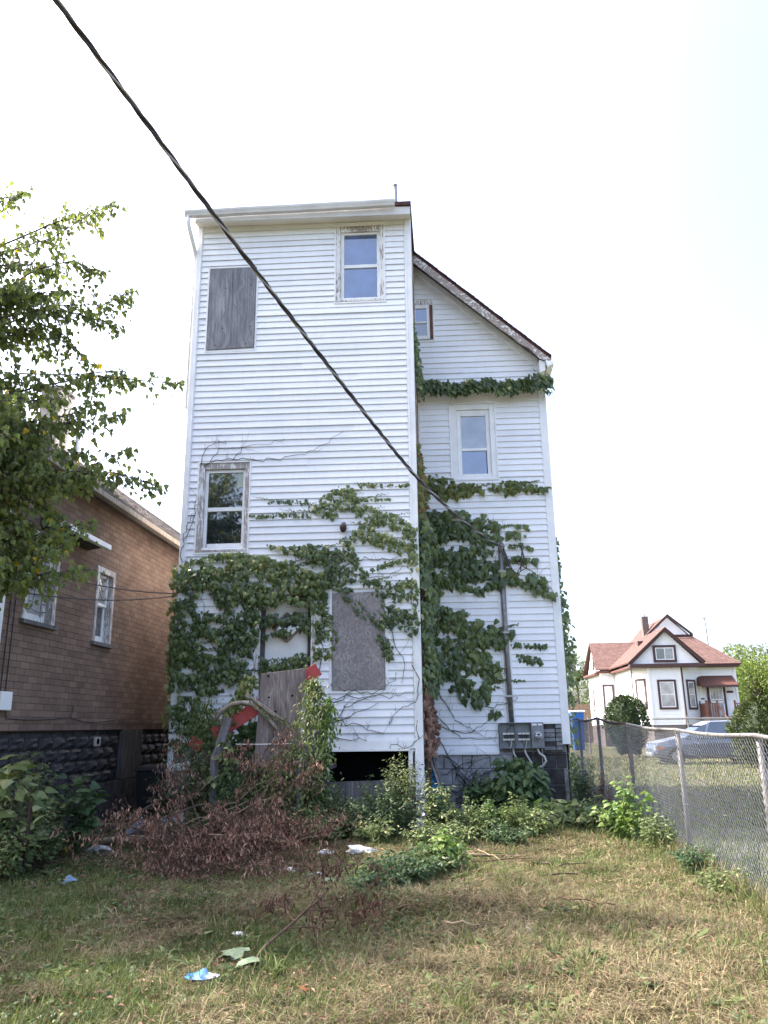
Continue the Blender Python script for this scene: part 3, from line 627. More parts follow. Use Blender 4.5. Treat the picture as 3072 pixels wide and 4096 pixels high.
for pts, r_ in (([(3.654, -.10, 1.168), (3.66, -.10, 1.08), (3.70, -.08, 1.01), (3.735, -.05, .93), (3.74, 0, .80)], .017), ([(3.87, -.10, 1.168), (3.875, -.10, 1.09), (3.93, -.08, .99), (3.985, -.05, .90), (4.0, 0, .78)], .017), ([(4.105, -.10, 1.168), (4.13, -.10, 1.08), (4.22, -.09, 1.02), (4.25, -.08, .94), (4.20, -.05, .86), (4.08, .01, .80)], .021)):
    b = MB(WW); b.tube(pts, r_, 10); b.build('conduit_elbow', 'pvc_white', ms, smooth=True)
b = MB(WW); b.tube([(4.192, -.07, 1.17), (4.175, -.06, .45), (4.17, -.05, -.02)], .009, 8); b.build('ground_rod', 'galvanized', ms)
mast = empty('service_mast', WW(3.64, -.06, 1.64), 'steel service mast running up the wing wall from the meter bank', 'conduit')
b = MB(WW); b.tube([(3.655, -.075, 1.635), (3.63, -.075, 3.2), (3.622, -.075, 4.95)], .047, 14); b.build('pipe', 'galv_old', mast, smooth=True)
b = MB(WW); b.tube([(3.622, -.075, 4.90), (3.622, -.075, 5.0), (3.64, -.12, 5.05), (3.66, -.17, 5.0)], [.052, .056, .055, .04], 12); b.build('weather_head', 'galv_old', mast, smooth=True)
for zz in (2.1, 3.3, 4.5):
    b = MB(WW); b.box(3.555, 3.70, -.126, -.02, zz, zz+.035); b.build('strap', 'galvanized', mast)
for a in (3.55, 3.70):
    b = MB(WW); b.box(a-.02, a+.02, -.034, 0, 1.62, 4.88); b.build('channel_trim', 'trim_white', mast)
for k, (ex, ez) in enumerate(((4.06, 4.72), (4.10, 4.56), (3.98, 4.50))):
    b = MB(WW); b.tube([(3.66, -.16, 5.0), (3.72+.05*k, -.2, 4.62-.05*k), (3.9, -.2, 4.45), (ex, -.18, ez), (4.0+.02*k, -.17, 5.02), (3.80, -.15, 5.03)], .011, 6); b.build('drip_loop', 'cable_black', mast, smooth=True)
# ================================================================== brick-papered house on the left
XB = -5.9
bh = empty('brown_house', (-8.5, 14, 0), 'brown brick patterned house with dark block foundation and grey shingle roof', 'house')
def BWx(d, y, z): return (XB+d, y, z)      # d = out of the wall towards +X
A_ = (10.36, 11.27, 3.10, 4.40); B_ = (12.58, 13.30, 3.02, 4.30)
b = MB(BWx)
ysx = [9.87, A_[0], A_[1], B_[0], B_[1], 24.0]; 
for i in range(5):
    y0, y1 = ysx[i], ysx[i+1]; hole = {1: A_, 3: B_}.get(i)
    spans = [(1.58, 5.62)] if hole is None else [(1.58, hole[2]), (hole[3], 5.62)]
    for z0, z1 in spans: b.quad((0, y0, z0), (0, y1, z0), (0, y1, z1), (0, y0, z1))
for h in (A_, B_):
    for yy in (h[0], h[1]): b.quad((0, yy, h[2]), (-.15, yy, h[2]), (-.15, yy, h[3]), (0, yy, h[3]))
    for zz in (h[2], h[3]): b.quad((0, h[0], zz), (-.15, h[0], zz), (-.15, h[1], zz), (0, h[1], zz))
wallb = b.build('wall', 'brick_joint', bh, fixn=False)
b = MB(); b.quad((-11.1, 9.87, 0), (XB, 9.87, 0), (XB, 9.87, 5.6), (-11.1, 9.87, 5.6)); b.quad((-11.1, 9.87, 0), (-11.1, 24, 0), (-11.1, 24, 5.6), (-11.1, 9.87, 5.6)); b.quad((-11.1, 24, 0), (XB, 24, 0), (XB, 24, 5.6), (-11.1, 24, 5.6))
b.f.append(tuple(b.P(p) for p in ((-11.1, 9.87, 5.6), (XB, 9.87, 5.6), (-8.5, 9.87, 7.55)))); b.build('end_wall', 'brick_tan', bh, fixn=False)
b = MB(); b.quad((XB-.4, 9.9, 0), (XB-.4, 23.9, 0), (XB-.4, 23.9, 5.6), (XB-.4, 9.9, 5.6)); b.build('dark_backing', 'dark_room', bh, fixn=False)  # near-black sheet in place of unlit rooms behind these windows
# bricks: the nearest 300 in view as parts, the rest joined
CH, BW_ = .0928, .246
bme = {}
def brick_data(w):
    k = round(w, 2)
    if k not in bme:
        q = MB(); q.hexa([(0, 0, 0), (.006, 0.002, .001), (.006, k-.002, .001), (0, k, 0), (0, 0, CH-.005), (.006, .002, CH-.006), (.006, k-.002, CH-.006), (0, k, CH-.005)]); bme[k] = q.mesh('brick', 'brick_tan')
    return bme[k]
rest_v = []; rest_f = []; rest_t = []; cnt = 0; cand = []
for r_ in range(43):
    z = 1.60+r_*CH
    if z+CH > 5.62: break
    y = 9.88-(BW_/2 if r_ % 2 else 0)
    while y < 20.5:
        a, q = max(y, 9.88), y+BW_-.006; zc = z+CH/2; y += BW_
        for h in (A_, B_):
            if h[2]-.02 < zc < h[3]+.02:
                if a < h[0] < q: q = h[0]-.004
                elif a < h[1] < q: a = h[1]+.004
                elif h[0] <= a and q <= h[1]: a = q
        if q-a > .03: cand.append((a, q, z))
# visible area is not hidden by the tree: low and near bricks first
vis = sorted([c for c in cand if 10.0 < c[0] < 15.5 and c[2] < 4.0], key=lambda c: c[0]+max(0, c[2]-3.3)*6)[:300]
visset = set(vis)
for (a, q, z) in cand:
    if (a, q, z) in visset:
        o = bpy.data.objects.new('brick', brick_data(q-a)); col.objects.link(o); o.parent = wallb; o.location = (XB+random.uniform(0, .002), a, z+random.uniform(-.001, .001))
    else:
        i = len(rest_v); d = .006+random.uniform(0, .001); w = q-a
        rest_v += [(XB, a, z), (XB+d, a, z), (XB+d, q, z), (XB, q, z), (XB, a, z+CH-.005), (XB+d, a, z+CH-.006), (XB+d, q, z+CH-.006), (XB, q, z+CH-.005)]
        rest_f += [(i+3, i+2, i+1, i), (i+4, i+5, i+6, i+7), (i, i+1, i+5, i+4), (i+1, i+2, i+6, i+5), (i+2, i+3, i+7, i+6), (i+3, i, i+4, i+7)]; rest_t += [random.random()]*8
np_mesh('brickwork', rest_v, rest_f, 'brick_tan', rest_t, wallb, kind='stuff')
# foundation: rock-faced blocks
b = MB(BWx); b.quad((-.06, 9.87, -.1), (-.06, 24, -.1), (-.06, 24, 1.6), (-.06, 9.87, 1.6)); fd = b.build('foundation', 'stucco_dark', bh, fixn=False)
b = MB(BWx); b.box(-.06, .05, 9.87, 24, -.1, .735); b.build('footing', 'stucco_dark', fd)
def rock_mesh():
    q = MB(); n = 5; g = []
    for i in range(n):
        row = []
        for j in range(n):
            e = i in (0, n-1) or j in (0, n-1); row.append(q.P((0 if e else random.uniform(.02, .065), i/(n-1)*.385, j/(n-1)*.182)))
        g.append(row)
    for i in range(n-1):
        for j in range(n-1): q.f.append((g[i][j], g[i+1][j], g[i+1][j+1], g[i][j+1]))
    return q.mesh('foundation_block', 'rock_block')
rocks = [rock_mesh() for _ in range(5)]
for r_ in range(4):
    y = 9.9-(.2 if r_ % 2 else 0)
    while y < 18:
        if not (14.1 < y+.1 < 14.75 or 14.1 < y+.3 < 15.0):
            o = bpy.data.objects.new('foundation_block', random.choice(rocks)); col.objects.link(o); o.parent = fd; o.location = (XB-.045, y, .745+r_*.194)
        y += .4
b = MB(BWx); b.box(-.05, .03, 14.15, 15.05, .75, 1.60); b.build('cellar_hatch', 'wood_dark', bh, label='dark sheet covering the cellar opening')
b = MB(BWx); b.box(.0, .035, 13.0, 13.21, 1.335, 1.485); vt = b.build('vent_plate', 'chimney_grey', bh, bevel=.006); b = MB(BWx); b.tube([(.034, 13.10, 1.41), (.04, 13.10, 1.41)], .05, 14); b.build('vent_hole', 'dark_room', vt)
b = MB(BWx); b.box(.0, .10, 9.95, 10.22, 1.86, 2.10); b.build('utility_box', 'house_white', bh, bevel=.01)
b = MB(BWx); b.tube([(.03, 10.2, 1.86), (.03, 10.25, 1.76), (.03, 10.8, 1.745), (.03, 11.5, 1.76), (.03, 12.05, 1.79), (.03, 12.5, 1.73), (.03, 12.92, 1.715), (.03, 13.9, 1.775), (.03, 14.4, 1.72), (.03, 14.9, 1.77), (.03, 15.6, 1.70), (.03, 16.2, 1.75)], .009, 6); b.tube([(.03, 12.05, 1.79), (.03, 12.10, 1.86), (.03, 12.11, 1.97)], .008, 6); b.build('wall_wire', 'cable_black', bh)
for yy in (10.05, 10.17):
    b = MB(BWx); b.tube([(.02, yy, 1.9), (.02, yy, 3.2), (.02, yy+.02, 4.4), (.02, yy+.02, 5.4)], .008, 6); b.build('wall_wire', 'cable_black', bh)
# windows of the brown house
def bwin(h, lower, upper, mul, parent):
    y0, y1, z0, z1 = h; zm = (z0+z1)/2
    q = MB(BWx); d0, d1 = -.13, -.02
    q.box(d0, .03, y0, y0+.09, z0, z1); q.box(d0, .03, y1-.09, y1, z0, z1); q.box(d0, .03, y0+.09, y1-.09, z1-.10, z1)
    w = q.build('window', 'peeling_heavy', parent, bevel=.004)
    q = MB(BWx); q.hexa([(d0, y0-.04, z0-.06), (.08, y0-.04, z0-.06), (.08, y1+.04, z0-.06), (d0, y1+.04, z0-.06), (d0, y0-.04, z0+.03), (.08, y0-.04, z0), (.08, y1+.04, z0), (d0, y1+.04, z0+.03)]); q.build('sill', 'wood_grey', w, bevel=.004)
    a, c = y0+.09, y1-.09
    q = MB(BWx); s = 'trim_white' if mul == 'wavy' else 'peeling_paint'
    for (za, zb, dd) in ((zm, z1-.10, -.06), (z0+.03, zm+.03, -.09)):
        f = MB(BWx); f.box(dd-.03, dd, a, a+.05, za, zb); f.box(dd-.03, dd, c-.05, c, za, zb); f.box(dd-.03, dd, a+.05, c-.05, za, za+(.05 if za > zm-.1 else .10)); f.box(dd-.03, dd, a+.05, c-.05, zb-.045, zb); f.build('sash', s, w, bevel=.003)
        g = MB(BWx); g.box(dd-.024, dd-.018, a+.045, c-.045, za+.04, zb-.04); g.build('pane', upper if za > zm-.1 else lower, w)
    if mul == 'bars':
        for zb in np.linspace(z0+.18, z1-.22, 9):
            f = MB(BWx); pts = [(-.055, a+.03+(c-a-.06)*i/8, zb+.012*math.sin(i*1.3+zb*7)) for i in range(9)]; f.tube(pts, .009, 6); f.build('bar', 'galv_old', w)
        f = MB(BWx); f.box(-.062, -.05, c-.20, c-.188, z0+.1, z1-.12); f.build('bar', 'galv_old', w)
    else:
        for k in range(3):
            f = MB(BWx); pts = [(-.05, a+.06+(c-a-.12)*i/9, zm+.17+k*.15+.06*math.sin(i*.7+k*.5)) for i in range(10)]; f.tube(pts, .009, 6); f.build('scroll_bar', 'galv_old', w)
    return w
bwin(A_, 'glass_curtain', 'glass_curtain', 'bars', bh); bwin(B_, 'glass_grey', 'glass_curtain', 'wavy', bh)
b = MB(BWx); b.box(-.1, .03, 9.78, 9.89, 0.3, 5.6); b.build('corner_board', 'trim_white', bh)
# roof of the brown house
def shingle_slope(name, p_eave0, p_eave1, p_top0, p_top1, rows, cols, mat, parent, th=.02, tabs=True):
    # p_*: eave and top corners; overlapping courses of tabs, joined
    e0, e1, t0, t1 = [np.array(p, float) for p in (p_eave0, p_eave1, p_top0, p_top1)]
    nrm = np.cross(e1-e0, t0-e0); nrm /= np.linalg.norm(nrm)
    if nrm[2] < 0: nrm = -nrm
    V = []; F = []; T = []
    for r_ in range(rows):
        f0, f1 = r_/rows, min(1., (r_+1.12)/rows); off = random.random()/cols
        for c_ in range(cols):
            g0, g1 = c_/cols, (c_+1)/cols-.004/ max(1., 1)*0; gap = .06/cols
            q = lambda f, g: (e0*(1-g)+e1*g)*(1-f)+(t0*(1-g)+t1*g)*f
            i = len(V); h = th*random.uniform(.7, 1.3)
            a, bb, c, d = q(f0, g0+gap), q(f0, g1-gap), q(f1, g1-gap), q(f1, g0+gap)
            V += [a+nrm*h, bb+nrm*h, c+nrm*.002, d+nrm*.002, a, bb]; tt = random.random(); T += [tt]*6
            F += [(i, i+1, i+2, i+3), (i+4, i+5, i+1, i)]
    np_mesh(name, V, F, mat, T, parent, kind='stuff')
b = MB(); b.prism([(-5.52, 5.29), (-8.5, 7.60), (-11.5, 5.29), (-11.5, 5.36), (-8.5, 7.67), (-5.52, 5.36)], 9.5, 24.3); brf = b.build('roof', 'roof_edge', bh)
shingle_slope('shingles', (-5.50, 9.48, 5.36), (-5.50, 24.3, 5.36), (-8.5, 9.48, 7.685), (-8.5, 24.3, 7.685), 20, 60, 'shingle_grey', brf)
b = MB(); b.box(-5.58, -5.46, 9.5, 24.3, 5.24, 5.335); b.build('gutter', 'wood_pale', brf, bevel=.01)
b = MB(); b.box(-5.88, -5.59, 9.6, 24.2, 5.40, 5.42); b.build('soffit', 'wood_grey', brf)
b = MB(); b.box(-8.75, -8.3, 15.2, 15.75, 7.2, 8.85); ch = b.build('chimney', 'chimney_grey', brf, bevel=.02); b = MB(); b.box(-8.80, -8.25, 15.15, 15.8, 8.85, 8.92); b.build('chimney_cap', 'concrete', ch)
b = MB(); b.tube([(-7.5, 14.6, 6.8), (-7.5, 14.6, 7.55)], .07, 10); b.build('vent_pipe', 'galvanized', brf)
# hood over the windows with its own gutter
b = MB(); b.prism([(-5.9, 4.70), (-5.62, 4.54), (-5.62, 4.50), (-5.9, 4.46)], 10.6, 12.15); hd = b.build('window_hood', 'wood_dark', bh)
b = MB(); b.box(-5.61, -5.52, 10.6, 12.25, 4.47, 4.56); b.build('gutter', 'trim_white', hd, bevel=.012)
# ================================================================== chain link fence
XF = 2.82
fence = empty('chain_link_fence', (XF, 12, 0), 'sagging galvanized chain link fence running along the right side of the yard', 'fence')
PY = [2.4, 5.1, 7.80, 10.47, 13.25, 15.9, 18.2, 20.9]; PZ = [1.47, 1.47, 1.475, 1.51, 1.585, 1.70, 1.70, 1.70]
def railz(y):
    z = np.interp(y, PY, PZ)
    for i in range(len(PY)-1):
        if PY[i] <= y <= PY[i+1]:
            f = (y-PY[i])/(PY[i+1]-PY[i]); z -= (.05 if i != 3 else .025)*math.sin(math.pi*f)*(1 if i % 2 else .55)
    return z
for y, z in zip(PY, PZ):
    dx = random.uniform(-.01, .01); old = y > 12
    b = MB(); b.tube([(XF+.035, y, -.3), (XF+.035+dx, y, z-.03)], .030, 12); po = b.build('post', 'galv_post' if not old else 'rust_brown', fence, smooth=True)
    b = MB(); b.tube([(XF+.035+dx, y, z-.045), (XF+.035+dx, y, z-.01), (XF+.03, y, z+.012)], [.035, .034, .012], 12); b.build('post_cap', 'galvanized', po, smooth=True)
    b = MB(); b.tube([(XF+.035+dx, y-.0, .62), (XF+.035+dx, y, .635)], .033, 12); b.build('tie_wire', 'galvanized', po)
for i in range(len(PY)-1):
    pts = [(XF+.012*math.sin(y*2.1), y, railz(y)) for y in np.linspace(PY[i]-.02, PY[i+1], 12)]
    b = MB(); b.tube(pts, .021, 10); rl = b.build('top_rail', 'galv_old' if i < 4 else 'rust_brown', fence, smooth=True)
    b = MB(); ym = (PY[i]+PY[i+1])/2; b.tube([(XF, ym, railz(ym)), (XF, ym+.06, railz(ym+.06))], .025, 10); b.build('sleeve', 'galvanized', rl)
def chainlink(name, p0, p1, ztop, zbot, a, rad, mat, parent, bulge=0.0):
    p0 = np.array(p0, float); p1 = np.array(p1, float); L = np.linalg.norm(p1-p0); u = (p1-p0)/L; nv = np.array([u[1], -u[0]])
    V = []; F = []; nW = int(L/a)
    for k in range(nW):
        y0 = p0+u*(k*a); zt = ztop(k*a); zb = zbot(k*a); nS = max(2, int((zt-zb)/a))
        i = np.arange(nS+1); zz = zb+(zt-zb)*i/nS; par = (i+k) % 2
        base = y0[None]+u[None]*(par*a)[:, None]+nv[None]*((par-.5)*rad*2*((-1)**k)+bulge*np.sin(zz*2.6+k*a*1.9)+.5*bulge*np.sin(k*a*4.3))[:, None]
        c = np.stack([base[:, 0], base[:, 1], zz], 1)
        o = len(V); nr = np.array([nv[0], nv[1], 0]); u3 = np.array([u[0], u[1], 0])
        for q in c:
            V.append(q+u3*rad); V.append(q-u3*rad*.5+nr*rad*.87); V.append(q-u3*rad*.5-nr*rad*.87)
        for s in range(nS):
            A = o+3*s; B = A+3
            for e in range(3): F.append((A+e, A+(e+1) % 3, B+(e+1) % 3, B+e))
    np_mesh(name, V, F, mat, parent=parent, kind='stuff')
chainlink('wire_mesh', (XF-.02, 2.4), (XF-.02, 20.9), lambda d: railz(2.4+d)-.01, lambda d: .02, .036, .0027, 'mesh_wire', fence, .012)
# ================================================================== house across the lot
oh = empty('cottage', (15.2, 56, 0), 'white cottage with red brown shingle roof and brown trimmed windows', 'house')
ZB, ZE = 1.45, 5.10
def clap(xf_pts, z0, z1, name, parent, e=.16):
    # clapboard wall along a plan segment: courses joined, each a real step
    (x0, y0), (x1, y1) = xf_pts; dx, dy = x1-x0, y1-y0; L = math.hypot(dx, dy); nx_, ny_ = dy/L, -dx/L
    q = MB(); n = int((z1-z0)/e)
    for k in range(n):
        za = z0+k*e; o = .034
        q.quad((x0+nx_*o, y0+ny_*o, za), (x1+nx_*o, y1+ny_*o, za), (x1+nx_*.004, y1+ny_*.004, za+e), (x0+nx_*.004, y0+ny_*.004, za+e)); q.quad((x0, y0, za), (x1, y1, za), (x1+nx_*o, y1+ny_*o, za), (x0+nx_*o, y0+ny_*o, za))
    if z0+n*e < z1: q.quad((x0, y0, z0+n*e), (x1, y1, z0+n*e), (x1, y1, z1), (x0, y0, z1))
    return q.build(name, 'house_white', parent, fixn=False)
plan = [(18.5, 53.2), (16.25, 53.2), (14.72, 52.0), (12.75, 52.0), (11.95, 53.2), (11.95, 58.6), (10.95, 58.6), (10.95, 63.5), (18.5, 63.5)]
for i in range(len(plan)):
    p, q = plan[i], plan[(i+1) % len(plan)]
    clap((q, p) if False else (p, q)[::-1] if False else (q, p), ZB, ZE, 'wall', oh)
b = MB()
for i in range(len(plan)):
    p, q = plan[i], plan[(i+1) % len(plan)]; b.quad((q[0], q[1], -.1), (p[0], p[1], -.1), (p[0], p[1], ZB), (q[0], q[1], ZB))
b.build('foundation', 'chimney_brick', oh, fixn=False)
for (x, y) in ((12.75, 52.0), (14.72, 52.0), (18.5, 53.2), (11.95, 53.2), (10.95, 58.6), (11.95, 58.6), (16.25, 53.2)):
    b = MB(); b.box(x-.07, x+.07, y-.07, y+.07, ZB, ZE); b.build('corner_board', 'house_white', oh)
def cwin(cx, cy, w, z0, z1, ang, parent, tw=.13, slider=False, pane='glass_curtain'):
    ca, sa = math.cos(ang), math.sin(ang)
    xf = lambda x, y, z: (cx+x*ca-y*sa, cy+x*sa+y*ca, z)
    q = MB(xf); q.box(-w/2-tw, w/2+tw, -.06, .0, z0-tw, z0); q.box(-w/2-tw, w/2+tw, -.06, 0, z1, z1+tw); q.box(-w/2-tw, -w/2, -.06, 0, z0, z1); q.box(w/2, w/2+tw, -.06, 0, z0, z1)
    o = q.build('window', 'brown_trim', parent)
    f = .055; q = MB(xf); q.box(-w/2, w/2, -.045, -.01, z0, z0+f); q.box(-w/2, w/2, -.045, -.01, z1-f, z1); q.box(-w/2, -w/2+f, -.045, -.01, z0+f, z1-f); q.box(w/2-f, w/2, -.045, -.01, z0+f, z1-f)
    if slider: q.box(-.02, .02, -.045, -.01, z0+f, z1-f)
    else: q.box(-w/2+f, w/2-f, -.045, -.01, (z0+z1)/2-.02, (z0+z1)/2+.02)
    q.build('frame', 'trim_white', o)
    if slider:
        for (a, c, mt) in ((-w/2+f, -.02, 'glass_dark'), (.02, w/2-f, 'glass_pale')): q = MB(xf); q.box(a, c, -.035, -.02, z0+f, z1-f); q.build('pane', mt, o)
    else:
        zm = (z0+z1)/2
        for (a, c) in ((z0+f, zm-.02), (zm+.02, z1-f)): q = MB(xf); q.box(-w/2+f, w/2-f, -.035, -.02, a, c); q.build('pane', pane, o)
    return o
angL = math.atan2(52.0-53.2, 12.75-11.95); angR = math.atan2(53.2-52.0, 16.25-14.72)
cwin(12.35, 52.6-.02, .58, 2.55, 4.2, angL, oh); cwin(13.80, 51.97, .90, 2.52, 4.10, 0, oh); cwin(15.45, 52.55, .62, 2.50, 4.10, angR, oh); cwin(11.42, 58.57, .55, 2.5, 4.15, 0, oh, .11); cwin(10.92, 61.8, .6, 2.6, 4.0, -math.pi/2, oh, .1)
ac = MB(); ca, sa = math.cos(angL), math.sin(angL); acx = lambda x, y, z: (12.35+x*ca-y*sa, 52.58+x*sa+y*ca, z)
ac = MB(acx); ac.box(-.27, .27, -.40, -.05, 2.52, 2.90); aco = ac.build('air_conditioner', 'trim_white', oh, bevel=.02); ac = MB(acx); ac.box(-.22, .10, -.41, -.40, 2.56, 2.86); ac.build('grille', 'glass_grey', aco)
# front gable over the bay
zg = 7.40; q = MB(); q.f.append(tuple(q.P(p) for p in ((11.75, 52.0, ZE+.12), (16.05, 52.0, ZE+.12), (14.0, 52.0, zg-.1)))); gw = q.build('gable_wall', 'house_white', oh, fixn=False)
q = MB()
for k in range(13):
    z = ZE+.15+k*.16; f = (zg-.1-z)/(zg-.1-ZE-.12); xa, xb = 14.0-2.2*f, 14.0+2.0*f
    if f > .05: q.hexa([(xa, 51.965, z), (xb, 51.965, z), (xb, 52, z), (xa, 52, z), (xa+.1, 51.99, z+.16), (xb-.1, 51.99, z+.16), (xb-.1, 52, z+.16), (xa+.1, 52, z+.16)])
q.build('gable_clapboards', 'house_white', gw, kind='stuff')
cwin(13.87, 51.955, 1.15, 5.47, 6.25, 0, oh, .15, True)
for (x0, x1) in ((11.6, 14.0), (16.2, 14.0)):
    q = MB(); q.hexa([(x0, 51.7, ZE+.02), (x0, 51.78, ZE+.02), (x1, 51.78, zg-.12), (x1, 51.7, zg-.12), (x0, 51.7, ZE+.25), (x0, 51.78, ZE+.25), (x1, 51.78, zg+.12), (x1, 51.7, zg+.12)]); q.build('barge_board', 'brown_trim', oh)
q = MB(); q.box(11.55, 16.25, 51.65, 52.2, ZE-.12, ZE+.12); q.build('cornice', 'brown_trim', oh, bevel=.03)
q = MB(); q.box(16.25, 18.75, 52.75, 53.3, ZE-.08, ZE+.10); q.build('cornice', 'brown_trim', oh, bevel=.03)
q = MB(); q.box(11.60, 11.98, 52.2, 58.4, ZE-.10, ZE+.06); q.build('cornice', 'awning_brown', oh, bevel=.03)
q = MB(); q.box(10.60, 11.98, 58.2, 58.62, ZE-.02, ZE+.14); q.build('cornice', 'awning_brown', oh, bevel=.03)
q = MB(); q.box(10.55, 10.98, 58.62, 63.6, ZE-.10, ZE+.06); q.build('cornice', 'awning_brown', oh, bevel=.03)
def slab(pts, name, mat, parent, th=.05):
    q = MB(); n = len(pts); a = [q.P(p) for p in pts]; c = [q.P((p[0], p[1], p[2]-th)) for p in pts]
    q.f.append(tuple(a)); q.f.append(tuple(reversed(c)))
    for i in range(n): q.f.append((a[i], c[i], c[(i+1) % n], a[(i+1) % n]))
    return q.build(name, mat, parent)
rt = empty('roof_group', (0, 0, 0)); bpy.data.objects.remove(rt)
EZ = ZE+.12; RX, RZ = 15.45, 8.85
rf1 = slab([(11.5, 51.65, EZ+.1), (14.0, 51.65, zg+.13), (14.0, 58.5, zg+.13), (11.5, 58.5, EZ+.1)], 'roof', 'awning_brown', oh)
shingle_slope('shingles', (11.48, 51.63, EZ+.11), (11.48, 58.5, EZ+.11), (14.0, 51.63, zg+.15), (14.0, 58.5, zg+.15), 26, 40, 'shingle_red', rf1, .012)
rf2 = slab([(16.3, 51.65, EZ+.1), (14.0, 51.65, zg+.13), (14.0, 58.5, zg+.13), (16.3, 58.5, EZ+.1)], 'roof', 'awning_brown', oh)
rf3 = slab([(18.85, 52.7, EZ), (18.85, 63.8, EZ), (RX, 63.8, RZ), (RX, 56.4, RZ), (16.95, 56.4, 7.45)], 'roof', 'awning_brown', oh)
rf4 = slab([(12.2, 63.8, EZ), (RX, 63.8, RZ), (RX, 56.4, RZ), (12.2, 56.4, EZ)], 'roof', 'shingle_red', oh)
shingle_slope('shingles', (12.2, 56.4, EZ+.01), (12.2, 63.8, EZ+.01), (RX, 56.4, RZ+.01), (RX, 63.8, RZ+.01), 30, 40, 'shingle_red', rf4, .012)
rf5 = slab([(18.85, 52.7, EZ), (16.95, 56.4, 7.45), (14.1, 56.4, 7.45), (13.6, 52.7, EZ)], 'roof', 'awning_brown', oh)
shingle_slope('shingles', (14.0, 52.68, EZ+.01), (18.87, 52.68, EZ+.01), (14.1, 56.4, 7.47), (16.95, 56.4, 7.47), 24, 34, 'shingle_red', rf5, .012)
q = MB(); q.f.append(tuple(q.P(p) for p in ((14.2, 56.38, 7.5), (16.75, 56.38, 7.5), (RX, 56.38, RZ-.1)))); q.build('gable_wall', 'house_white', oh, fixn=False)
for (x0, x1) in ((13.9, RX), (17.05, RX)):
    q = MB(); q.hexa([(x0, 56.1, 7.36), (x0, 56.2, 7.36), (x1, 56.2, RZ-.12), (x1, 56.1, RZ-.12), (x0, 56.1, 7.56), (x0, 56.2, 7.56), (x1, 56.2, RZ+.1), (x1, 56.1, RZ+.1)]); q.build('barge_board', 'brown_trim', oh)
q = MB(); q.box(14.0, 17.0, 56.15, 56.4, 7.40, 7.50); q.build('gable_sill', 'brown_trim', oh)
# side wing gable facing left
rf6 = slab([(10.55, 58.2, EZ+.1), (14.5, 58.2, EZ+.1), (14.5, 61.0, 7.48), (10.75, 61.0, 7.48)], 'roof', 'awning_brown', oh)
shingle_slope('shingles', (10.55, 58.18, EZ+.11), (14.3, 58.18, EZ+.11), (10.75, 61.0, 7.50), (14.3, 61.0, 7.50), 22, 26, 'shingle_red', rf6, .012)
slab([(10.55, 63.8, EZ+.1), (14.5, 63.8, EZ+.1), (14.5, 61.0, 7.48), (10.75, 61.0, 7.48)], 'roof', 'shingle_red', oh)
q = MB(); q.f.append(tuple(q.P(p) for p in ((10.93, 58.5, ZE+.1), (10.93, 63.5, ZE+.1), (10.93, 61.0, 7.3)))); q.build('gable_wall', 'house_white', oh, fixn=False)
cwin(10.90, 60.9, .5, 5.6, 6.3, -math.pi/2, oh, .1)
q = MB(); q.box(14.38, 14.80, 58.9, 59.35, 7.2, 9.18); chm = q.build('chimney', 'chimney_brick', oh, bevel=.02)
for k in range(6):
    q = MB(); q.box(14.36, 14.82, 58.88, 59.37, 8.2+k*.17, 8.2+k*.17+.12); q.build('brick_course', 'chimney_brick', chm, bevel=.015)
q = MB(); q.tube([(14.58, 59.12, 9.1), (14.58, 59.12, 9.40)], .07, 10); q.build('chimney_pot', 'chimney_grey', chm)
q = MB(); q.box(12.9, 13.25, 54.6, 55.0, 6.7, 6.95); q.build('roof_vent', 'brown_trim', oh)
q = MB(); q.tube([(14.80, 51.9, ZE), (14.80, 51.88, 1.5), (14.80, 51.85, .2)], .055, 8); q.build('downspout', 'brown_trim', oh)
q = MB(); q.tube([(11.9, 53.0, ZE), (11.9, 53.0, 1.5)], .03, 6); q.build('downspout', 'brown_trim', oh)
# awning, door, railings
q = MB(); q.hexa([(16.0, 53.2, 4.50), (18.3, 53.2, 4.50), (18.3, 53.2, 4.44), (16.0, 53.2, 4.44), (16.0, 52.2, 3.86), (18.3, 52.2, 3.86), (18.3, 52.2, 3.80), (16.0, 52.2, 3.80)]); aw = q.build('awning', 'awning_brown', oh)
for (xx) in (16.0, 18.26):
    q = MB(); q.f.append(tuple(q.P(p) for p in ((xx, 53.2, 4.48), (xx, 53.2, 3.8), (xx, 52.2, 3.8), (xx, 52.2, 3.86)))); q.build('awning_side', 'awning_brown', aw, fixn=False)
for k in range(12):
    xx = 16.0+k*.1917; q = MB(); q.prism([(xx, 3.83), (xx+.19, 3.83), (xx+.19, 3.74), (xx+.095, 3.69), (xx, 3.74)], 52.17, 52.2); q.build('scallop', 'brown_trim', aw)
q = MB(); q.box(16.72, 17.62, 53.1, 53.16, 1.95, 3.78); do = q.build('door', 'glass_curtain', oh)
q = MB(); q.box(16.60, 16.72, 53.06, 53.16, 1.90, 3.8); q.box(17.62, 17.74, 53.06, 53.16, 1.90, 3.8); q.build('door_frame', 'brown_trim', do)
q = MB(); q.box(16.74, 17.60, 53.07, 53.10, 2.78, 2.86); q.box(16.74, 17.60, 53.07, 53.10, 2.95, 3.0); q.box(16.74, 16.80, 53.07, 53.10, 1.95, 3.78); q.box(17.54, 17.60, 53.07, 53.10, 1.95, 3.78); q.build('storm_frame', 'trim_white', do)
for k in range(3): q = MB(); q.box(16.92+k*.2, 16.935+k*.2, 53.08, 53.095, 1.97, 3.76); q.build('glazing_bar', 'trim_white', do)
q = MB(); q.box(17.85, 18.25, 53.12, 53.17, 3.38, 3.52); q.build('number_plate', 'brown_trim', oh, bevel=.03)
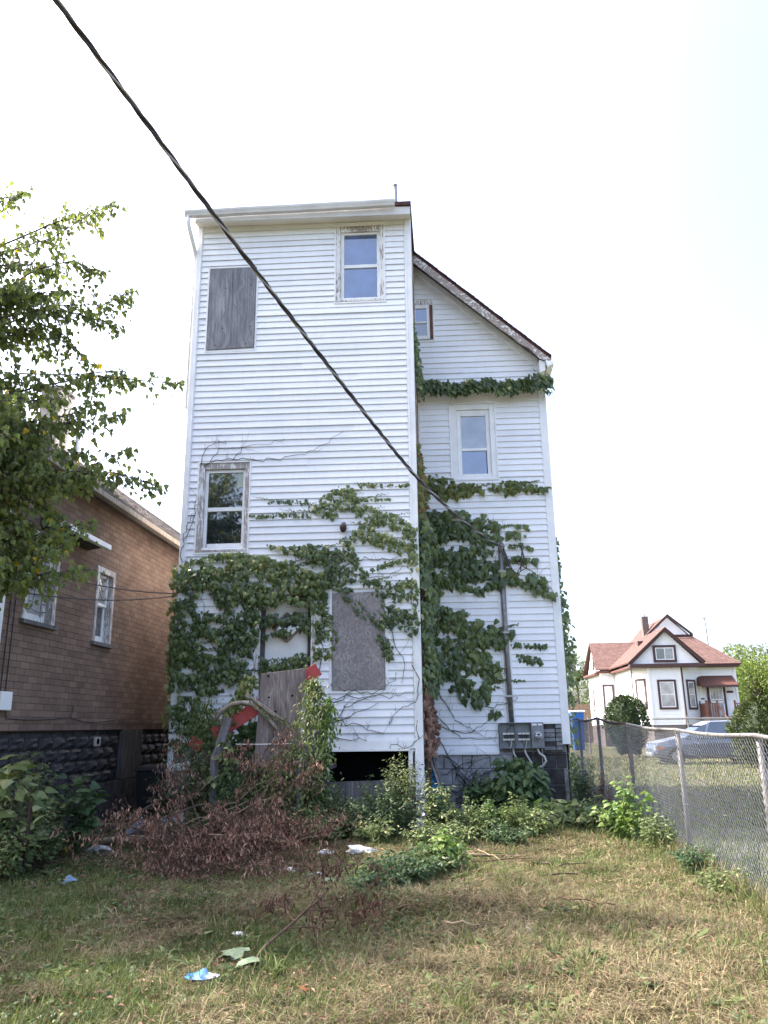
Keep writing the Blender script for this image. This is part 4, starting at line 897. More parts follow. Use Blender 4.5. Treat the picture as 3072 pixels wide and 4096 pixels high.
q = MB(); q.box(16.05, 16.4, 53.12, 53.17, 3.0, 3.08); q.build('mail_slot', 'black_plastic', oh)
q = MB(); q.box(15.95, 18.6, 51.6, 53.1, 1.55, 1.9); st = q.build('stoop', 'concrete', oh)
for i in range(4):
    q = MB(); q.box(16.7, 17.9, 51.6-.3*(i+1), 51.6-.3*i, -.02, 1.55-.35*(i)); q.build('step', 'concrete', st)
for (xa, ya, xb, yb) in ((16.05, 51.65, 16.68, 51.65), (17.75, 51.65, 18.5, 51.65), (16.02, 51.7, 16.02, 53.0)):
    n = max(3, int(math.hypot(xb-xa, yb-ya)/.13))
    for (xx, yy) in ((xa, ya), (xb, yb)):
        q = MB(); q.box(xx-.05, xx+.05, yy-.05, yy+.05, 1.9, 2.85); q.tube([(xx, yy, 2.85), (xx, yy, 2.93)], [.06, .01], 8); q.build('newel', 'rail_brown', oh)
    for k in range(n+1):
        xx, yy = xa+(xb-xa)*k/n, ya+(yb-ya)*k/n; q = MB(); q.box(xx-.042, xx+.042, yy-.02, yy+.02, 1.92, 2.66); q.build('baluster', 'rail_brown', oh)
    q = MB(); q.bar((xa, ya, 2.70), (xb, yb, 2.70), .08, .06); q.build('handrail', 'rail_brown', oh)
q = MB(); q.bar((16.68, 51.6, 2.68), (16.95, 50.6, 1.6), .08, .08); q.build('handrail', 'rail_brown', oh)
# antenna
an = empty('roof_antenna', (18.6, 58, 5.2), 'thin television antenna mast above the cottage roof', 'antenna')
q = MB(); q.tube([(18.62, 58, 5.0), (18.6, 58, 7.9), (18.55, 58, 8.85)], .035, 8); q.build('mast', 'galv_old', an)
q = MB(); q.tube([(17.9, 57.8, 7.90), (19.1, 58.2, 8.05)], .015, 6); q.build('boom', 'galv_old', an)
for k in range(5):
    xx = 17.95+k*.28; q = MB(); q.tube([(xx, 57.5, 7.9+k*.035), (xx, 58.4, 7.9+k*.035)], .008, 5); q.build('element', 'galv_old', an)
q = MB(); q.tube([(18.55, 58, 8.85), (18.35, 57.9, 8.75), (18.8, 58, 8.95)], .03, 6); q.build('rotor', 'galv_old', an)
# ================================================================== car
car = empty('parked_car', (10.0, 33.4, 0), 'blue and silver car parked on the far grass beyond the fence', 'car')
def loft(stations, mat, name, parent):
    # each station: x, list of (y, z) half profile from bottom centre out to the top centre
    q = MB(); rings = []
    for x, prof in stations:
        full = prof+[(-y, z) for y, z in reversed(prof)]; rings.append([q.P((x, 33.4+y, z)) for y, z in full])
    n = len(rings[0])
    for i in range(len(rings)-1):
        for j in range(n): q.f.append((rings[i][j], rings[i][(j+1) % n], rings[i+1][(j+1) % n], rings[i+1][j]))
    q.f.append(tuple(rings[0])); q.f.append(tuple(reversed(rings[-1])))
    return q.build(name, mat, parent, smooth=False, bevel=.03)
def sec(w, zb, zm, zt): return [(-w*.8, zb), (-w, zb+.12), (-w*1.0, zm), (-w*.88, zt)]
loft([(7.92, sec(.68, .34, .5, .62)), (8.05, sec(.80, .28, .6, .80)), (8.6, sec(.86, .24, .7, .95)), (9.35, sec(.88, .22, .78, 1.06)), (11.0, sec(.88, .22, .80, 1.08)), (11.9, sec(.87, .24, .80, 1.05)), (12.45, sec(.80, .34, .75, .98))], 'car_blue', 'body', car)
def gsec(w, zb, zt, wt): return [(-w, zb), (-w*.98, zb+.03), (-(w+wt)/2, (zb+zt)/2), (-wt, zt)]
loft([(9.15, gsec(.82, .98, 1.02, .80)), (9.75, gsec(.82, .98, 1.40, .66)), (10.25, gsec(.82, .98, 1.60, .60)), (11.2, gsec(.82, .98, 1.62, .60)), (11.8, gsec(.82, .98, 1.45, .62)), (12.2, gsec(.80, .98, 1.05, .74))], 'glass_dark', 'greenhouse', car)
q = MB(); q.hexa([(9.85, 32.76, 1.46), (11.5, 32.76, 1.56), (11.5, 34.04, 1.56), (9.85, 34.04, 1.46), (10.25, 32.84, 1.635), (11.2, 32.84, 1.65), (11.2, 33.96, 1.65), (10.25, 33.96, 1.635)]); q.build('roof', 'car_silver', car, bevel=.04)
for xx in (10.15, 11.05): q = MB(); q.bar((xx-.25, 32.62, .98), (xx, 32.80, 1.58), .07, .05, (0, 1, 0)); q.build('pillar', 'car_silver', car)
q = MB(); q.hexa([(8.0, 32.72, .80), (9.2, 32.66, 1.02), (9.2, 34.14, 1.02), (8.0, 34.08, .80), (8.05, 32.76, .84), (9.2, 32.7, 1.06), (9.2, 34.1, 1.06), (8.05, 34.04, .84)]); q.build('bonnet', 'car_silver', car, bevel=.03)
for yy in (32.62, 34.18):
    for xx in (8.75, 11.55):
        q = MB(); q.tube([(xx, yy-.1, .32), (xx, yy+.1, .32)], .32, 20); wh = q.build('wheel', 'tyre', car, bevel=.03); q = MB(); q.tube([(xx, yy-.108, .32), (xx, yy+.108, .32)], .19, 16); q.build('rim', 'car_silver', wh)
for yy in (32.78, 34.02): q = MB(); q.box(7.98, 8.12, yy-.16, yy+.16, .60, .74); q.build('headlight', 'glass_pale', car, bevel=.03)
q = MB(); q.box(8.05, 8.3, 32.545, 32.58, .58, .68); q.build('side_marker', 'lamp_orange', car)
q = MB(); q.box(7.88, 8.0, 32.9, 33.9, .30, .46); q.build('bumper', 'car_silver', car, bevel=.04)
q = MB(); q.box(9.75, 9.9, 32.40, 32.56, 1.0, 1.12); q.build('wing_mirror', 'car_blue', car, bevel=.03)
# ================================================================== fence of the cottage garden, board fence, blue box
yf = empty('garden_fence', (12, 44, 0), 'low chain link fence in front of the white cottage', 'fence')
q = MB(); q.tube([(7.4, 44, 1.80), (13, 44, 1.78), (19, 44, 1.75)], .035, 8); q.build('top_rail', 'galv_old', yf)
for xx in (7.4, 10.0, 12.6, 15.2, 17.8): q = MB(); q.tube([(xx, 44.05, -.2), (xx, 44.05, 1.95)], .04, 8); q.build('post', 'galv_old', yf)
chainlink('wire_mesh', (7.4, 44.0), (19, 44.0), lambda d: 1.77, lambda d: .1, .075, .004, 'mesh_wire', yf)
wfn = empty('board_fence', (9, 72, 0), 'weathered tan board fence behind the cottage', 'fence')
for k in range(26):
    xx = 6.4+k*.25; q = MB(); q.box(xx, xx+.235, 72+random.uniform(-.01, .01), 72.03, -.1, 3.25+random.uniform(-.05, .05)); q.build('board', 'board_fence', wfn)
for zz in (.6, 2.7): q = MB(); q.box(6.4, 12.9, 72.04, 72.1, zz, zz+.1); q.build('rail', 'board_fence', wfn)
bb = empty('blue_bin', (8.0, 52, 0), 'blue plastic bin with white lid near the board fence', 'bin')
q = MB(); q.hexa([(7.75, 51.8, 0), (8.35, 51.8, 0), (8.35, 52.4, 0), (7.75, 52.4, 0), (7.65, 51.7, 2.28), (8.45, 51.7, 2.28), (8.45, 52.5, 2.28), (7.65, 52.5, 2.28)]); q.build('body', 'bin_blue', bb, bevel=.03)
q = MB(); q.box(7.58, 8.52, 51.63, 52.57, 2.29, 2.40); q.build('lid', 'trim_white', bb, bevel=.03)
# ================================================================== cables
cb = empty('service_cable', (-1, 10, 6), 'thick twisted overhead power cable running from upper left to the mast', 'cable')
MT = [-.015, 0, .06, .13, .213, .289, .362, .419, .466, .511, .557, .65, .78, 1.0]; MZ = [5.0, 4.97, 4.96, 5.0, 5.17, 5.53, 5.91, 6.21, 6.47, 6.75, 7.02, 7.55, 8.3, 9.6]
def cab(mv): return np.array([1.14-7.14*mv, 15.2-19.2*mv, np.interp(mv, MT, MZ)])
mvs = np.linspace(0, 1.0, 420)
sm = np.array([np.mean([cab(min(1, max(0, q+d))) for d in np.linspace(-.03, .03, 7)], axis=0) for q in mvs])
for k, (mt, rad) in enumerate((('cable_black', .0135), ('cable_black', .0135), ('cable_alu', .012))):
    pts = []
    for i, c in enumerate(sm):
        d = sm[min(i+1, len(sm)-1)]-sm[max(i-1, 0)]; d /= np.linalg.norm(d); a = np.cross(d, [0, 0, 1]); a /= np.linalg.norm(a); bq = np.cross(a, d); th = i*.40+k*2.094
        pts.append(c+(a*math.cos(th)+bq*math.sin(th))*.0145)
    q = MB(); q.tube(pts, rad, 6); q.build('strand', mt, cb, smooth=True)
q = MB(); q.tube([(1.14, 15.2, 4.97), (1.16, 15.28, 4.98), (1.13, 15.31, 4.985)], .02, 8); q.build('clamp', 'cable_alu', cb)
up = empty('utility_pole', (-6.05, -4.1, 0), 'wooden utility pole behind the yard holding the power cable', 'pole')
q = MB(); q.tube([(-6.1, -4.15, -.5), (-6.1, -4.15, 11)], [.17, .12], 12); q.build('shaft', 'wood_dark', up); q = MB(); q.box(-7.2, -5.0, -4.2, -4.08, 10.2, 10.34); q.build('crossarm', 'wood_dark', up)
for k, (za, zb, xe) in enumerate(((3.56, 3.93, 0), (3.18, 3.90, 1))):
    o = empty('thin_wire', (-5.2, 10, 3.6), ('upper' if k == 0 else 'lower')+' of two thin wires crossing in front of the brown house', 'wire', 'thin wires by the brown house')
    q = MB(); pts = [(-5.25+.5*f-.0, 8.3+5.2*f, za+(zb-za)*f-.12*math.sin(math.pi*f)) for f in np.linspace(-.25, 1, 16)]; q.tube(pts, .009, 6); q.build('strand', 'cable_black', o)
# ================================================================== wrecked porch
def PT(s, t_, z): return HW(s, t_, z)
def board(name, label, cat, a, b, w, d, mat, up=(0, 1, 0), group=None, bevel=.004):
    A, B = Vector(HW(*a)), Vector(HW(*b)); q = MB(); q.bar(A, B, w, d, up); o = q.build(name, mat, bevel=bevel); return tag(o, label, cat, group)
o = MB(HW); o.hexa([(-.545, -1.06, 1.02), (.13, -1.06, 1.09), (.13, -1.042, 1.09), (-.545, -1.042, 1.02), (-.493, -.98, 2.434), (.233, -.98, 2.508), (.233, -.962, 2.508), (-.493, -.962, 2.434)])
pp = o.build('plywood_sheet', 'plywood_brown', bevel=.003, label='weathered plywood sheet propped up in front of the back door', cat='plywood')
for s_, z_ in ((-.34, 2.06), (.03, 2.08), (-.23, 1.84), (-.36, 2.39)):
    q = MB(HW); q.tube([(s_, -1.03, z_), (s_, -1.05+.0, z_)], .016, 8); q.build('nail_hole', 'dark_room', pp)
rb = board('red_board', 'long red painted board slanting behind the plywood sheet', 'board', (.415, -.88, 2.50), (-1.22, -.96, 1.50), .21, .035, 'red_paint')
board('red_board', 'short red board end poking from the bushes by the left corner', 'board', (-1.60, -.9, 1.42), (-1.42, -.95, 1.30), .16, .035, 'red_paint')
q = MB(HW); q.tube([(-1.16, -1.12, 1.74), (-1.05, -1.12, 1.88), (-.90, -1.12, 1.965), (-.72, -1.12, 1.985), (-.58, -1.11, 1.945), (-.47, -1.11, 1.86), (-.36, -1.11, 1.76), (-.26, -1.11, 1.66), (-.16, -1.10, 1.55)], .032, 8); q.build('bent_handrail', 'wood_pale', smooth=True, label='pale bent strip of handrail arching over the red board', cat='handrail')
board('brown_plank', 'narrow brown plank slanting down in front of the plywood sheet', 'plank', (-.70, -1.10, 2.11), (.21, -1.16, 1.48), .06, .03, 'wood_pale')
board('leaning_post', 'cracked grey post leaning at the left of the broken porch', 'post', (-.93, -1.20, 1.75), (-1.09, -1.30, 1.10), .125, .09, 'wood_grey')
board('newel_post', 'square grey stair post half hidden by dead brush', 'post', (-1.07, -1.34, 1.14), (-1.05, -1.34, -.1), .115, .115, 'wood_grey')
board('porch_post', 'dark wooden porch post right of the plywood sheet', 'post', (.50, -1.0, 1.92), (.50, -1.02, -.1), .17, .10, 'wood_dark')
board('bleached_brace', 'bleached slanting brace hung with climbing leaves', 'brace', (.43, -1.2, 2.24), (.22, -1.2, 1.33), .055, .04, 'wood_pale')
board('porch_post', 'square grey post standing beside the ribbed boards', 'post', (.26, -1.5, 1.16), (.27, -1.5, -.1), .10, .10, 'wood_grey')
rs = empty('ribbed_boards', HW(.42, -1.35, 0), 'upright grey ribbed deck boards beside the broken stairs', 'boards')
for k in range(5):
    q = MB(HW); q.box(.335+k*.036, .362+k*.036, -1.40+.012*k, -1.36+.012*k, -.1, 1.55+.10*math.sin(k*2)); q.build('board', 'wood_grey', rs, bevel=.003)
q = MB(HW); q.box(-1.2, .6, -1.0, -.05, .95, 1.02); dk = q.build('porch_deck', 'wood_dark', bevel=.005, label='dark collapsed porch deck under the back door', cat='deck')
q = MB(HW); q.tube([(-.75, -1.38, 1.36), (-.35, -1.38, 1.355), (.1, -1.38, 1.36)], .008, 6); q.build('porch_wire', 'pvc_white', label='thin pale wire strung low across the porch opening', cat='wire')
for (a, c, lb) in (((-2.0, -.75, .98), (-1.62, -.85, 1.05), 'pale blue grey slat lying in the bushes near the brown house'),):
    board('slat', lb, 'slat', a, c, .11, .03, 'trim_white')
# blue trough leaning in the corner
bt = empty('blue_trough', HW(2.25, .75, 0), 'blue painted wooden trough leaning upright in the wall corner', 'trough')
A0, B0 = Vector(HW(2.07, .95, 1.13)), Vector(HW(2.36, .45, .05)); kx = (B0-A0).normalized()
q = MB(); q.bar(A0, B0, .15, .02, (0, 1, .3)); q.build('back', 'blue_paint', bt)
for sg in (-1, 1):
    off = Vector((sg*.085, -.03, .02*sg)); q = MB(); q.bar(A0+off, B0+off, .022, .10, (0, 1, .3)); q.build('side', 'wood_grey', bt)
for f in (0.01, .33, .66):
    c = A0.lerp(B0, f); q = MB(); q.bar(c+Vector((-.075, -.03, 0)), c+Vector((.075, -.03, 0)), .03, .09, (0, 1, .3)); q.build('divider', 'blue_paint', bt)
board('leaning_lath', 'thin brown lath leaning beside the blue trough', 'lath', (2.10, .85, 1.12), (2.47, .35, .05), .035, .03, 'wood_pale')
# black bin between the houses
kb = empty('black_bin', (-5.05, 13.6, 0), 'black wheeled bin standing between the two houses', 'bin')
q = MB(); q.hexa([(-5.22, 13.4, 0), (-4.90, 13.4, 0), (-4.90, 13.75, 0), (-5.22, 13.75, 0), (-5.28, 13.34, .92), (-4.84, 13.34, .92), (-4.84, 13.8, .92), (-5.28, 13.8, .92)]); q.build('body', 'black_plastic', kb, bevel=.02)
q = MB(); q.hexa([(-5.31, 13.3, .925), (-4.81, 13.3, .925), (-4.81, 13.86, .925), (-5.31, 13.86, .925), (-5.27, 13.34, .99), (-4.85, 13.34, .99), (-4.85, 13.82, 1.02), (-5.27, 13.82, 1.02)]); q.build('lid', 'black_plastic', kb, bevel=.015)
# ================================================================== ivy
IVYP = {
'a': [(-2.215, 4.438), (-2.038, 4.51), (-1.679, 4.608), (-1.226, 4.643), (-0.802, 4.587), (-0.657, 4.766), (-0.294, 4.696), (0.065, 4.779), (0.246, 4.683), (0.427, 4.557), (0.459, 4.135), (0.314, 3.842), (0.137, 3.846), (0.077, 3.936), (-0.397, 3.946), (-0.754, 3.984), (-0.87, 3.867), (-0.742, 3.57), (-0.759, 3.135), (-0.84, 2.936), (-0.949, 2.71), (-0.883, 2.455), (-1.225, 2.321), (-1.479, 2.185), (-2.003, 2.248), (-2.264, 2.224), (-2.33, 2.365), (-2.289, 2.647), (-2.32, 3.164), (-2.257, 3.601), (-2.255, 4.077)],
'b1': [(-0.873, 3.957), (-0.397, 3.961), (0.107, 3.906), (0.139, 3.72), (0.023, 3.66), (-0.272, 3.70), (-0.624, 3.66), (-0.772, 3.62)],
'b2': [(-0.682, 3.511), (-0.447, 3.55), (-0.326, 3.387), (-0.153, 3.558), (0.112, 3.495), (0.131, 3.119), (-0.03, 3.22), (-0.32, 3.18), (-0.494, 3.16), (-0.696, 3.10), (-0.763, 3.279)],
'b3': [(-0.779, 2.849), (-0.602, 2.732), (-0.37, 2.728), (-0.024, 2.836), (0.121, 2.805), (0.124, 2.579), (-0.423, 2.532), (-0.74, 2.509)],
'c': [(0.077, 3.906), (0.431, 3.898), (0.432, 3.663), (0.61, 3.138), (0.553, 2.826), (0.324, 2.66), (0.179, 2.747), (0.231, 3.26), (0.14, 3.611)],
'd': [(0.056, 5.492), (0.207, 5.614), (0.571, 5.825), (1.028, 5.875), (0.936, 5.561), (1.327, 5.394), (1.685, 5.259), (2.008, 5.004), (2.026, 4.518), (1.849, 4.522), (1.408, 4.654), (1.172, 4.781), (0.874, 4.819), (0.724, 4.915), (0.994, 5.093), (0.935, 5.249), (0.573, 5.228), (0.271, 5.267), (0.179, 5.363)],
'r1': [(-0.679, 5.592), (0.054, 5.602), (0.055, 5.524), (-0.678, 5.56)], 'r2': [(-1.023, 5.34), (-0.49, 5.366), (0.119, 5.334), (0.12, 5.256), (-0.488, 5.288), (-1.006, 5.286)],
'r3': [(0.967, 5.876), (1.907, 5.848), (1.906, 5.791), (0.967, 5.813)], 'r4': [(0.966, 5.586), (1.54, 5.582), (1.539, 5.544), (0.966, 5.545)],
'e': [(0.395, 4.832), (0.784, 4.883), (0.962, 4.604), (1.02, 4.302), (1.196, 4.178), (1.107, 3.943), (0.725, 3.892), (0.46, 3.868), (0.281, 4.139), (0.308, 4.439)],
'f': [(1.849, 4.522), (2.026, 4.518), (2.07, 3.922), (2.01, 3.226), (1.877, 3.058), (1.765, 3.202), (1.594, 3.292), (1.447, 3.094), (1.587, 2.864), (1.47, 2.669), (1.302, 3.011), (1.19, 3.444), (1.396, 3.643), (1.31, 3.821), (1.106, 3.913), (1.167, 4.119), (1.606, 4.05), (1.841, 4.133)],
'r5': [(1.168, 4.298), (1.494, 4.44), (1.877, 4.446), (1.876, 4.401), (1.552, 4.349), (1.226, 4.237)],
'g': [(-2.26, 2.169), (-1.764, 2.106), (-1.724, 1.884), (-1.46, 1.771), (-1.249, 1.496), (-1.524, 1.284), (-1.874, 1.45), (-2.233, 1.726)], 'g2': [(-2.274, 1.454), (-1.959, 1.437), (-1.947, 1.235), (-2.261, 1.239)],
'k': [(0.666, 3.864), (0.959, 3.74), (1.162, 3.502), (1.132, 3.387), (0.871, 3.537), (0.725, 3.745)],
'w1': [(2.213, 6.597), (2.698, 6.582), (2.812, 6.388), (3.084, 6.411), (3.438, 6.274), (3.745, 6.423), (4.22, 6.345), (4.634, 6.302), (4.627, 6.192), (4.212, 6.22), (3.88, 6.151), (3.555, 6.208), (3.135, 6.189), (2.922, 6.132), (2.59, 6.079), (2.384, 6.211), (2.203, 6.216)],
'w2': [(2.195, 5.933), (2.371, 5.804), (2.821, 5.822), (3.235, 5.749), (3.557, 5.647), (3.608, 5.492), (3.873, 5.485), (4.167, 5.477), (4.246, 5.322), (4.151, 5.203), (3.858, 5.211), (3.534, 5.189), (3.498, 5.068), (2.944, 5.173), (2.501, 5.185), (2.207, 5.284)],
'w3': [(2.203, 5.131), (2.644, 5.06), (3.145, 5.047), (3.435, 4.979), (3.724, 4.912), (4.127, 4.812), (4.415, 4.76), (4.123, 4.737), (3.778, 4.82), (3.707, 4.583), (4.024, 4.546), (4.338, 4.48), (4.635, 4.179), (4.645, 3.916), (4.371, 4.097), (3.922, 4.283), (3.636, 4.348), (3.512, 4.174), (3.341, 4.237), (3.102, 4.066), (2.99, 4.156), (2.76, 4.22), (2.558, 4.254), (2.377, 4.081), (2.235, 4.202)],
'w4': [(2.256, 3.908), (2.544, 3.844), (2.858, 3.751), (3.195, 3.571), (3.538, 3.564), (3.585, 3.363), (3.814, 3.387), (3.839, 3.329), (3.691, 3.218), (3.543, 3.108), (3.564, 2.966), (3.333, 2.886), (3.41, 2.717), (3.545, 2.603), (3.399, 2.495), (3.224, 2.359), (3.273, 2.221), (3.233, 1.976), (3.038, 1.979), (2.735, 2.065), (2.659, 2.285), (2.403, 2.207), (2.576, 2.342), (2.666, 2.479), (2.271, 2.485), (2.253, 2.848), (2.4, 2.987), (2.266, 3.273)],
'w5': [(3.229, 1.881), (3.478, 1.864), (3.472, 1.756), (3.223, 1.759)], 'w6': [(3.715, 3.139), (4.39, 3.092), (4.386, 3.036), (3.711, 3.076)], 'w7': [(3.815, 2.92), (4.316, 2.827), (4.28, 2.702), (4.004, 2.777), (3.838, 2.821)], 'w8': [(3.762, 5.062), (4.057, 5.1), (4.255, 4.989), (4.252, 4.953), (4.024, 5.04), (3.788, 5.001)]}
HOLES = [[(-1.974, 3.891), (-1.553, 3.838), (-1.485, 3.644), (-1.78, 3.591), (-1.917, 3.653)], [(-1.715, 3.487), (-1.416, 3.408), (-1.381, 3.291), (-1.647, 3.296)], [(-1.713, 3.138), (-1.458, 3.033), (-1.508, 2.833), (-1.715, 2.865)], [(-0.712, 4.585), (-0.469, 4.488), (0.011, 4.416), (0.098, 4.534), (-0.292, 4.605)]]
def ivy_points(keys, dens, xf, depth, size):
    S = []; T_ = []; Z_ = []; SZ = []
    for k in keys:
        p = np.array(IVYP[k]); lo, hi = p.min(0), p.max(0); A = (hi-lo).prod(); run = k[0] == 'r' or k in ('w5', 'w6', 'w7', 'w8')
        n = int(A*dens*(2.0 if run else 1)); s = rng.uniform(lo[0], hi[0], n); z = rng.uniform(lo[1], hi[1], n); m = inside(p, s, z)
        for h in HOLES: m &= ~inside(h, s, z)
        # clumps and thin places
        g = np.sin(s*4.1+z*9.7)+np.sin(s*2.3-z*13.9+1.3)+.8*np.sin(s*9+z*21)+.6*np.sin(-s*17+z*8); m &= (g > -1.15+rng.normal(0, .45, n)) | run
        s, z = s[m], z[m]; S.append(s); Z_.append(z); sz = (.45+.95*rng.random(len(s))**1.3)*size*(.62 if run else 1); SZ.append(sz)
        T_.append(-.032-rng.random(len(s))**1.4*depth*(.4 if run else 1))
    s0_, z0_ = np.concatenate(S), np.concatenate(Z_)
    for _ in range(max(6, len(s0_)//60)):        # young shoots reaching past the edge of the mass
        i = rng.integers(0, len(s0_)); L = rng.uniform(.25, .75); di = rng.choice((-1, 1)); m_ = int(L/.022); f = np.linspace(0, 1, m_)
        S.append(s0_[i]+di*L*f); Z_.append(z0_[i]+.10*L*rng.uniform(-1, 2)*f+rng.normal(0, .012, m_)); SZ.append(size*(.75-.5*f)*rng.uniform(.7, 1.1, m_)); T_.append(-.036-.02*rng.random(m_))
    s, t_, z, sz = map(np.concatenate, (S, T_, Z_, SZ)); lim = (-2.30, 2.02) if s.mean() < 2 else (2.12, 4.70); kk = (s > lim[0]) & (s < lim[1]); s, t_, z, sz = s[kk], t_[kk], z[kk], sz[kk]
    P = np.array([xf(a, b_, c) for a, b_, c in zip(s, t_, z)])
    n = len(P); tip = np.stack([rng.normal(0, .45, n), -np.abs(rng.normal(.15, .2, n)), -1+rng.normal(0, .25, n)], 1)
    nrm = np.stack([rng.normal(-.15, .5, n), -np.ones(n), rng.normal(.65, .5, n)], 1)
    return P, tip, nrm, sz
def ivy(name, label, keys, dens, xf, depth, size, mat='ivy_leaf', lo=0., hi=.9, singles=0, light=.06):
    P, tip, nrm, sz = ivy_points(keys, dens, xf, depth, size); n = len(P)
    c = P.mean(0); root = empty(name, (c[0], c[1], P[:, 2].min()), label, 'ivy', 'ivy on the white house')
    big = .5+.5*np.sin(P[:, 0]*2.3+P[:, 2]*1.9+.7); tint = np.clip(lo+(hi-lo)*(.62*rng.random(n)+.34*big), 0, 1); tint[rng.random(n) < light] = 1.0; tint *= np.interp(P[:, 2], [2.2, 3.5, 4.3], [.62, .66, 1.0]) if xf is HW else 1  # tower leaves tinted darker lower down, painting in shade around the door
    order = np.argsort(P[:, 1]-.25*sz); a = order[:singles]; r_ = order[singles:]
    if singles: leaf_objects('ivy', IVY, P[a], tip[a], nrm[a], sz[a], mat, tint[a], root)
    scatter('leaves', IVY, P[r_], tip[r_], nrm[r_], sz[r_], mat, tint[r_], root, kind='stuff'); return root
def vines(root, xf, paths, rad, name='vine', mat='stem_dark', amp=.02, branch=2):
    for pth in paths:
        q = MB(); pts = []
        for i in range(len(pth)-1):
            L = math.hypot(pth[i+1][0]-pth[i][0], pth[i+1][1]-pth[i][1]); n = max(2, int(L/.09))
            for j in range(n):
                f = j/n; pts.append((pth[i][0]+(pth[i+1][0]-pth[i][0])*f+random.gauss(0, amp), -.036-random.random()*.012, pth[i][1]+(pth[i+1][1]-pth[i][1])*f+random.gauss(0, amp)))
        pts.append((pth[-1][0], -.036, pth[-1][1])); n = len(pts)
        q.tube([xf(*p) for p in pts], [rad*(1-.7*i/n)+.001 for i in range(n)], 5)
        for _ in range(branch):
            i = random.randrange(n); p = pts[i]; L = random.uniform(.1, .4); an = random.uniform(-2.6, -.5)
            bp = [p]
            for j in range(4): bp.append((bp[-1][0]+math.cos(an)*L/4+random.gauss(0, .015), p[1], bp[-1][2]-math.sin(an)*L/4*random.choice((1, 1, -.4))+random.gauss(0, .015)))
            q.tube([xf(*x) for x in bp], [rad*.5, rad*.45, rad*.35, rad*.25, .001], 4)
        q.build(name, mat, root)
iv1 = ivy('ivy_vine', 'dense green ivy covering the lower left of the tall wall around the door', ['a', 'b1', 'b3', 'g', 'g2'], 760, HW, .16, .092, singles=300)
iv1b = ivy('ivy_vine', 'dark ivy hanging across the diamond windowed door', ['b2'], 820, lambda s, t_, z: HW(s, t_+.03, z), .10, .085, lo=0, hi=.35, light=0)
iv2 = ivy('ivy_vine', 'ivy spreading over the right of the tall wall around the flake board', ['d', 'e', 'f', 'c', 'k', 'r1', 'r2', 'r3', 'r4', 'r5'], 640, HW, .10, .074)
iv3 = ivy('ivy_vine', 'broad leaved ivy on the wing wall left of the service mast', ['w2', 'w3', 'w4', 'w5', 'w6', 'w7', 'w8'], 380, WW, .12, .135, lo=0, hi=.75, singles=300, light=.01)
iv4 = ivy('ivy_vine', 'yellowing ivy strip under the wing window', ['w1'], 420, WW, .10, .125, mat='ivy_autumn', lo=0, hi=.62, light=0)
vines(iv1, HW, [[(-2.2, 4.5), (-2.22, 5.0), (-2.1, 5.35), (-1.98, 5.5)], [(-2.2, 4.9), (-2.05, 5.2), (-2.0, 5.7)], [(-1.9, 6.3), (-1.6, 6.62), (-1.0, 6.68), (-.4, 6.78)], [(-1.75, 6.4), (-1.3, 6.42), (-.6, 6.38), (.1, 6.5), (.7, 6.9)], [(-1.95, 6.35), (-1.85, 6.7), (-1.5, 6.75)], [(-1.35, 6.4), (-1.2, 6.65)], [(-2.0, 2.2), (-1.2, 2.7), (-.9, 3.3), (-1.0, 4.2)], [(-.9, 2.2), (-1.6, 3.0), (-1.9, 4.2)]], .0055, branch=4)
vines(iv2, HW, [[(.3, 2.5), (.33, 3.2), (.36, 3.9), (.5, 4.4)], [(.36, 3.0), (.38, 3.9)], [(.45, 4.2), (1.1, 4.5), (1.6, 4.45), (1.9, 4.6)], [(.1, 4.45), (.5, 4.35), (1.0, 4.15), (1.5, 4.15), (1.9, 4.4)], [(-.5, 4.3), (.1, 4.5)], [(.3, 1.95), (.7, 2.05), (1.1, 2.35), (1.4, 2.2)], [(.5, 2.3), (.85, 2.7), (.95, 3.1)], [(.35, 2.03), (.9, 2.1), (1.5, 2.05), (1.9, 2.15)], [(1.9, 2.6), (2.0, 2.3), (1.95, 2.0), (1.6, 1.85), (1.5, 1.70), (1.48, 1.62)], [(.5, 1.73), (1.0, 1.60), (1.4, 1.48)], [(.45, 1.50), (.8, 1.42), (1.1, 1.36)], [(.6, 1.75), (.85, 1.95), (1.15, 2.1), (1.5, 2.15)], [(.4, 1.64), (.75, 1.72), (1.05, 1.88), (1.3, 1.98)], [(1.96, 1.65), (1.95, 1.40), (1.85, 1.27), (1.5, 1.30)], [(1.5, 3.3), (1.6, 2.9), (1.75, 2.6), (1.7, 2.3)], [(.62, 2.25), (1.2, 2.15), (1.6, 2.35)]], .006, branch=6)
vines(iv3, WW, [[(2.25, 4.6), (2.8, 4.7), (3.5, 4.75)], [(2.25, 5.3), (3.0, 5.5), (3.6, 5.45)], [(2.25, 2.9), (2.9, 3.1), (3.5, 3.3)], [(2.2, 1.6), (2.8, 1.45), (3.35, 1.75)], [(2.2, 1.8), (2.7, 1.35), (3.3, 1.35)], [(2.3, 2.2), (2.6, 1.7), (3.1, 1.4)], [(3.0, 2.0), (3.3, 1.9), (3.6, 2.0), (3.8, 2.1)], [(3.6, 5.4), (3.63, 5.2), (3.62, 5.0)], [(3.7, 4.8), (4.1, 4.6), (4.5, 4.3), (4.64, 4.0)], [(2.3, 1.3), (2.6, .8), (2.9, .4)], [(2.4, 1.0), (2.9, .7), (3.2, .2)], [(2.3, .7), (2.7, .9), (3.2, 1.0)], [(2.5, .2), (2.8, .6), (3.3, .8)], [(2.9, 1.05), (2.7, .5), (2.6, .1)]], .007, branch=6)
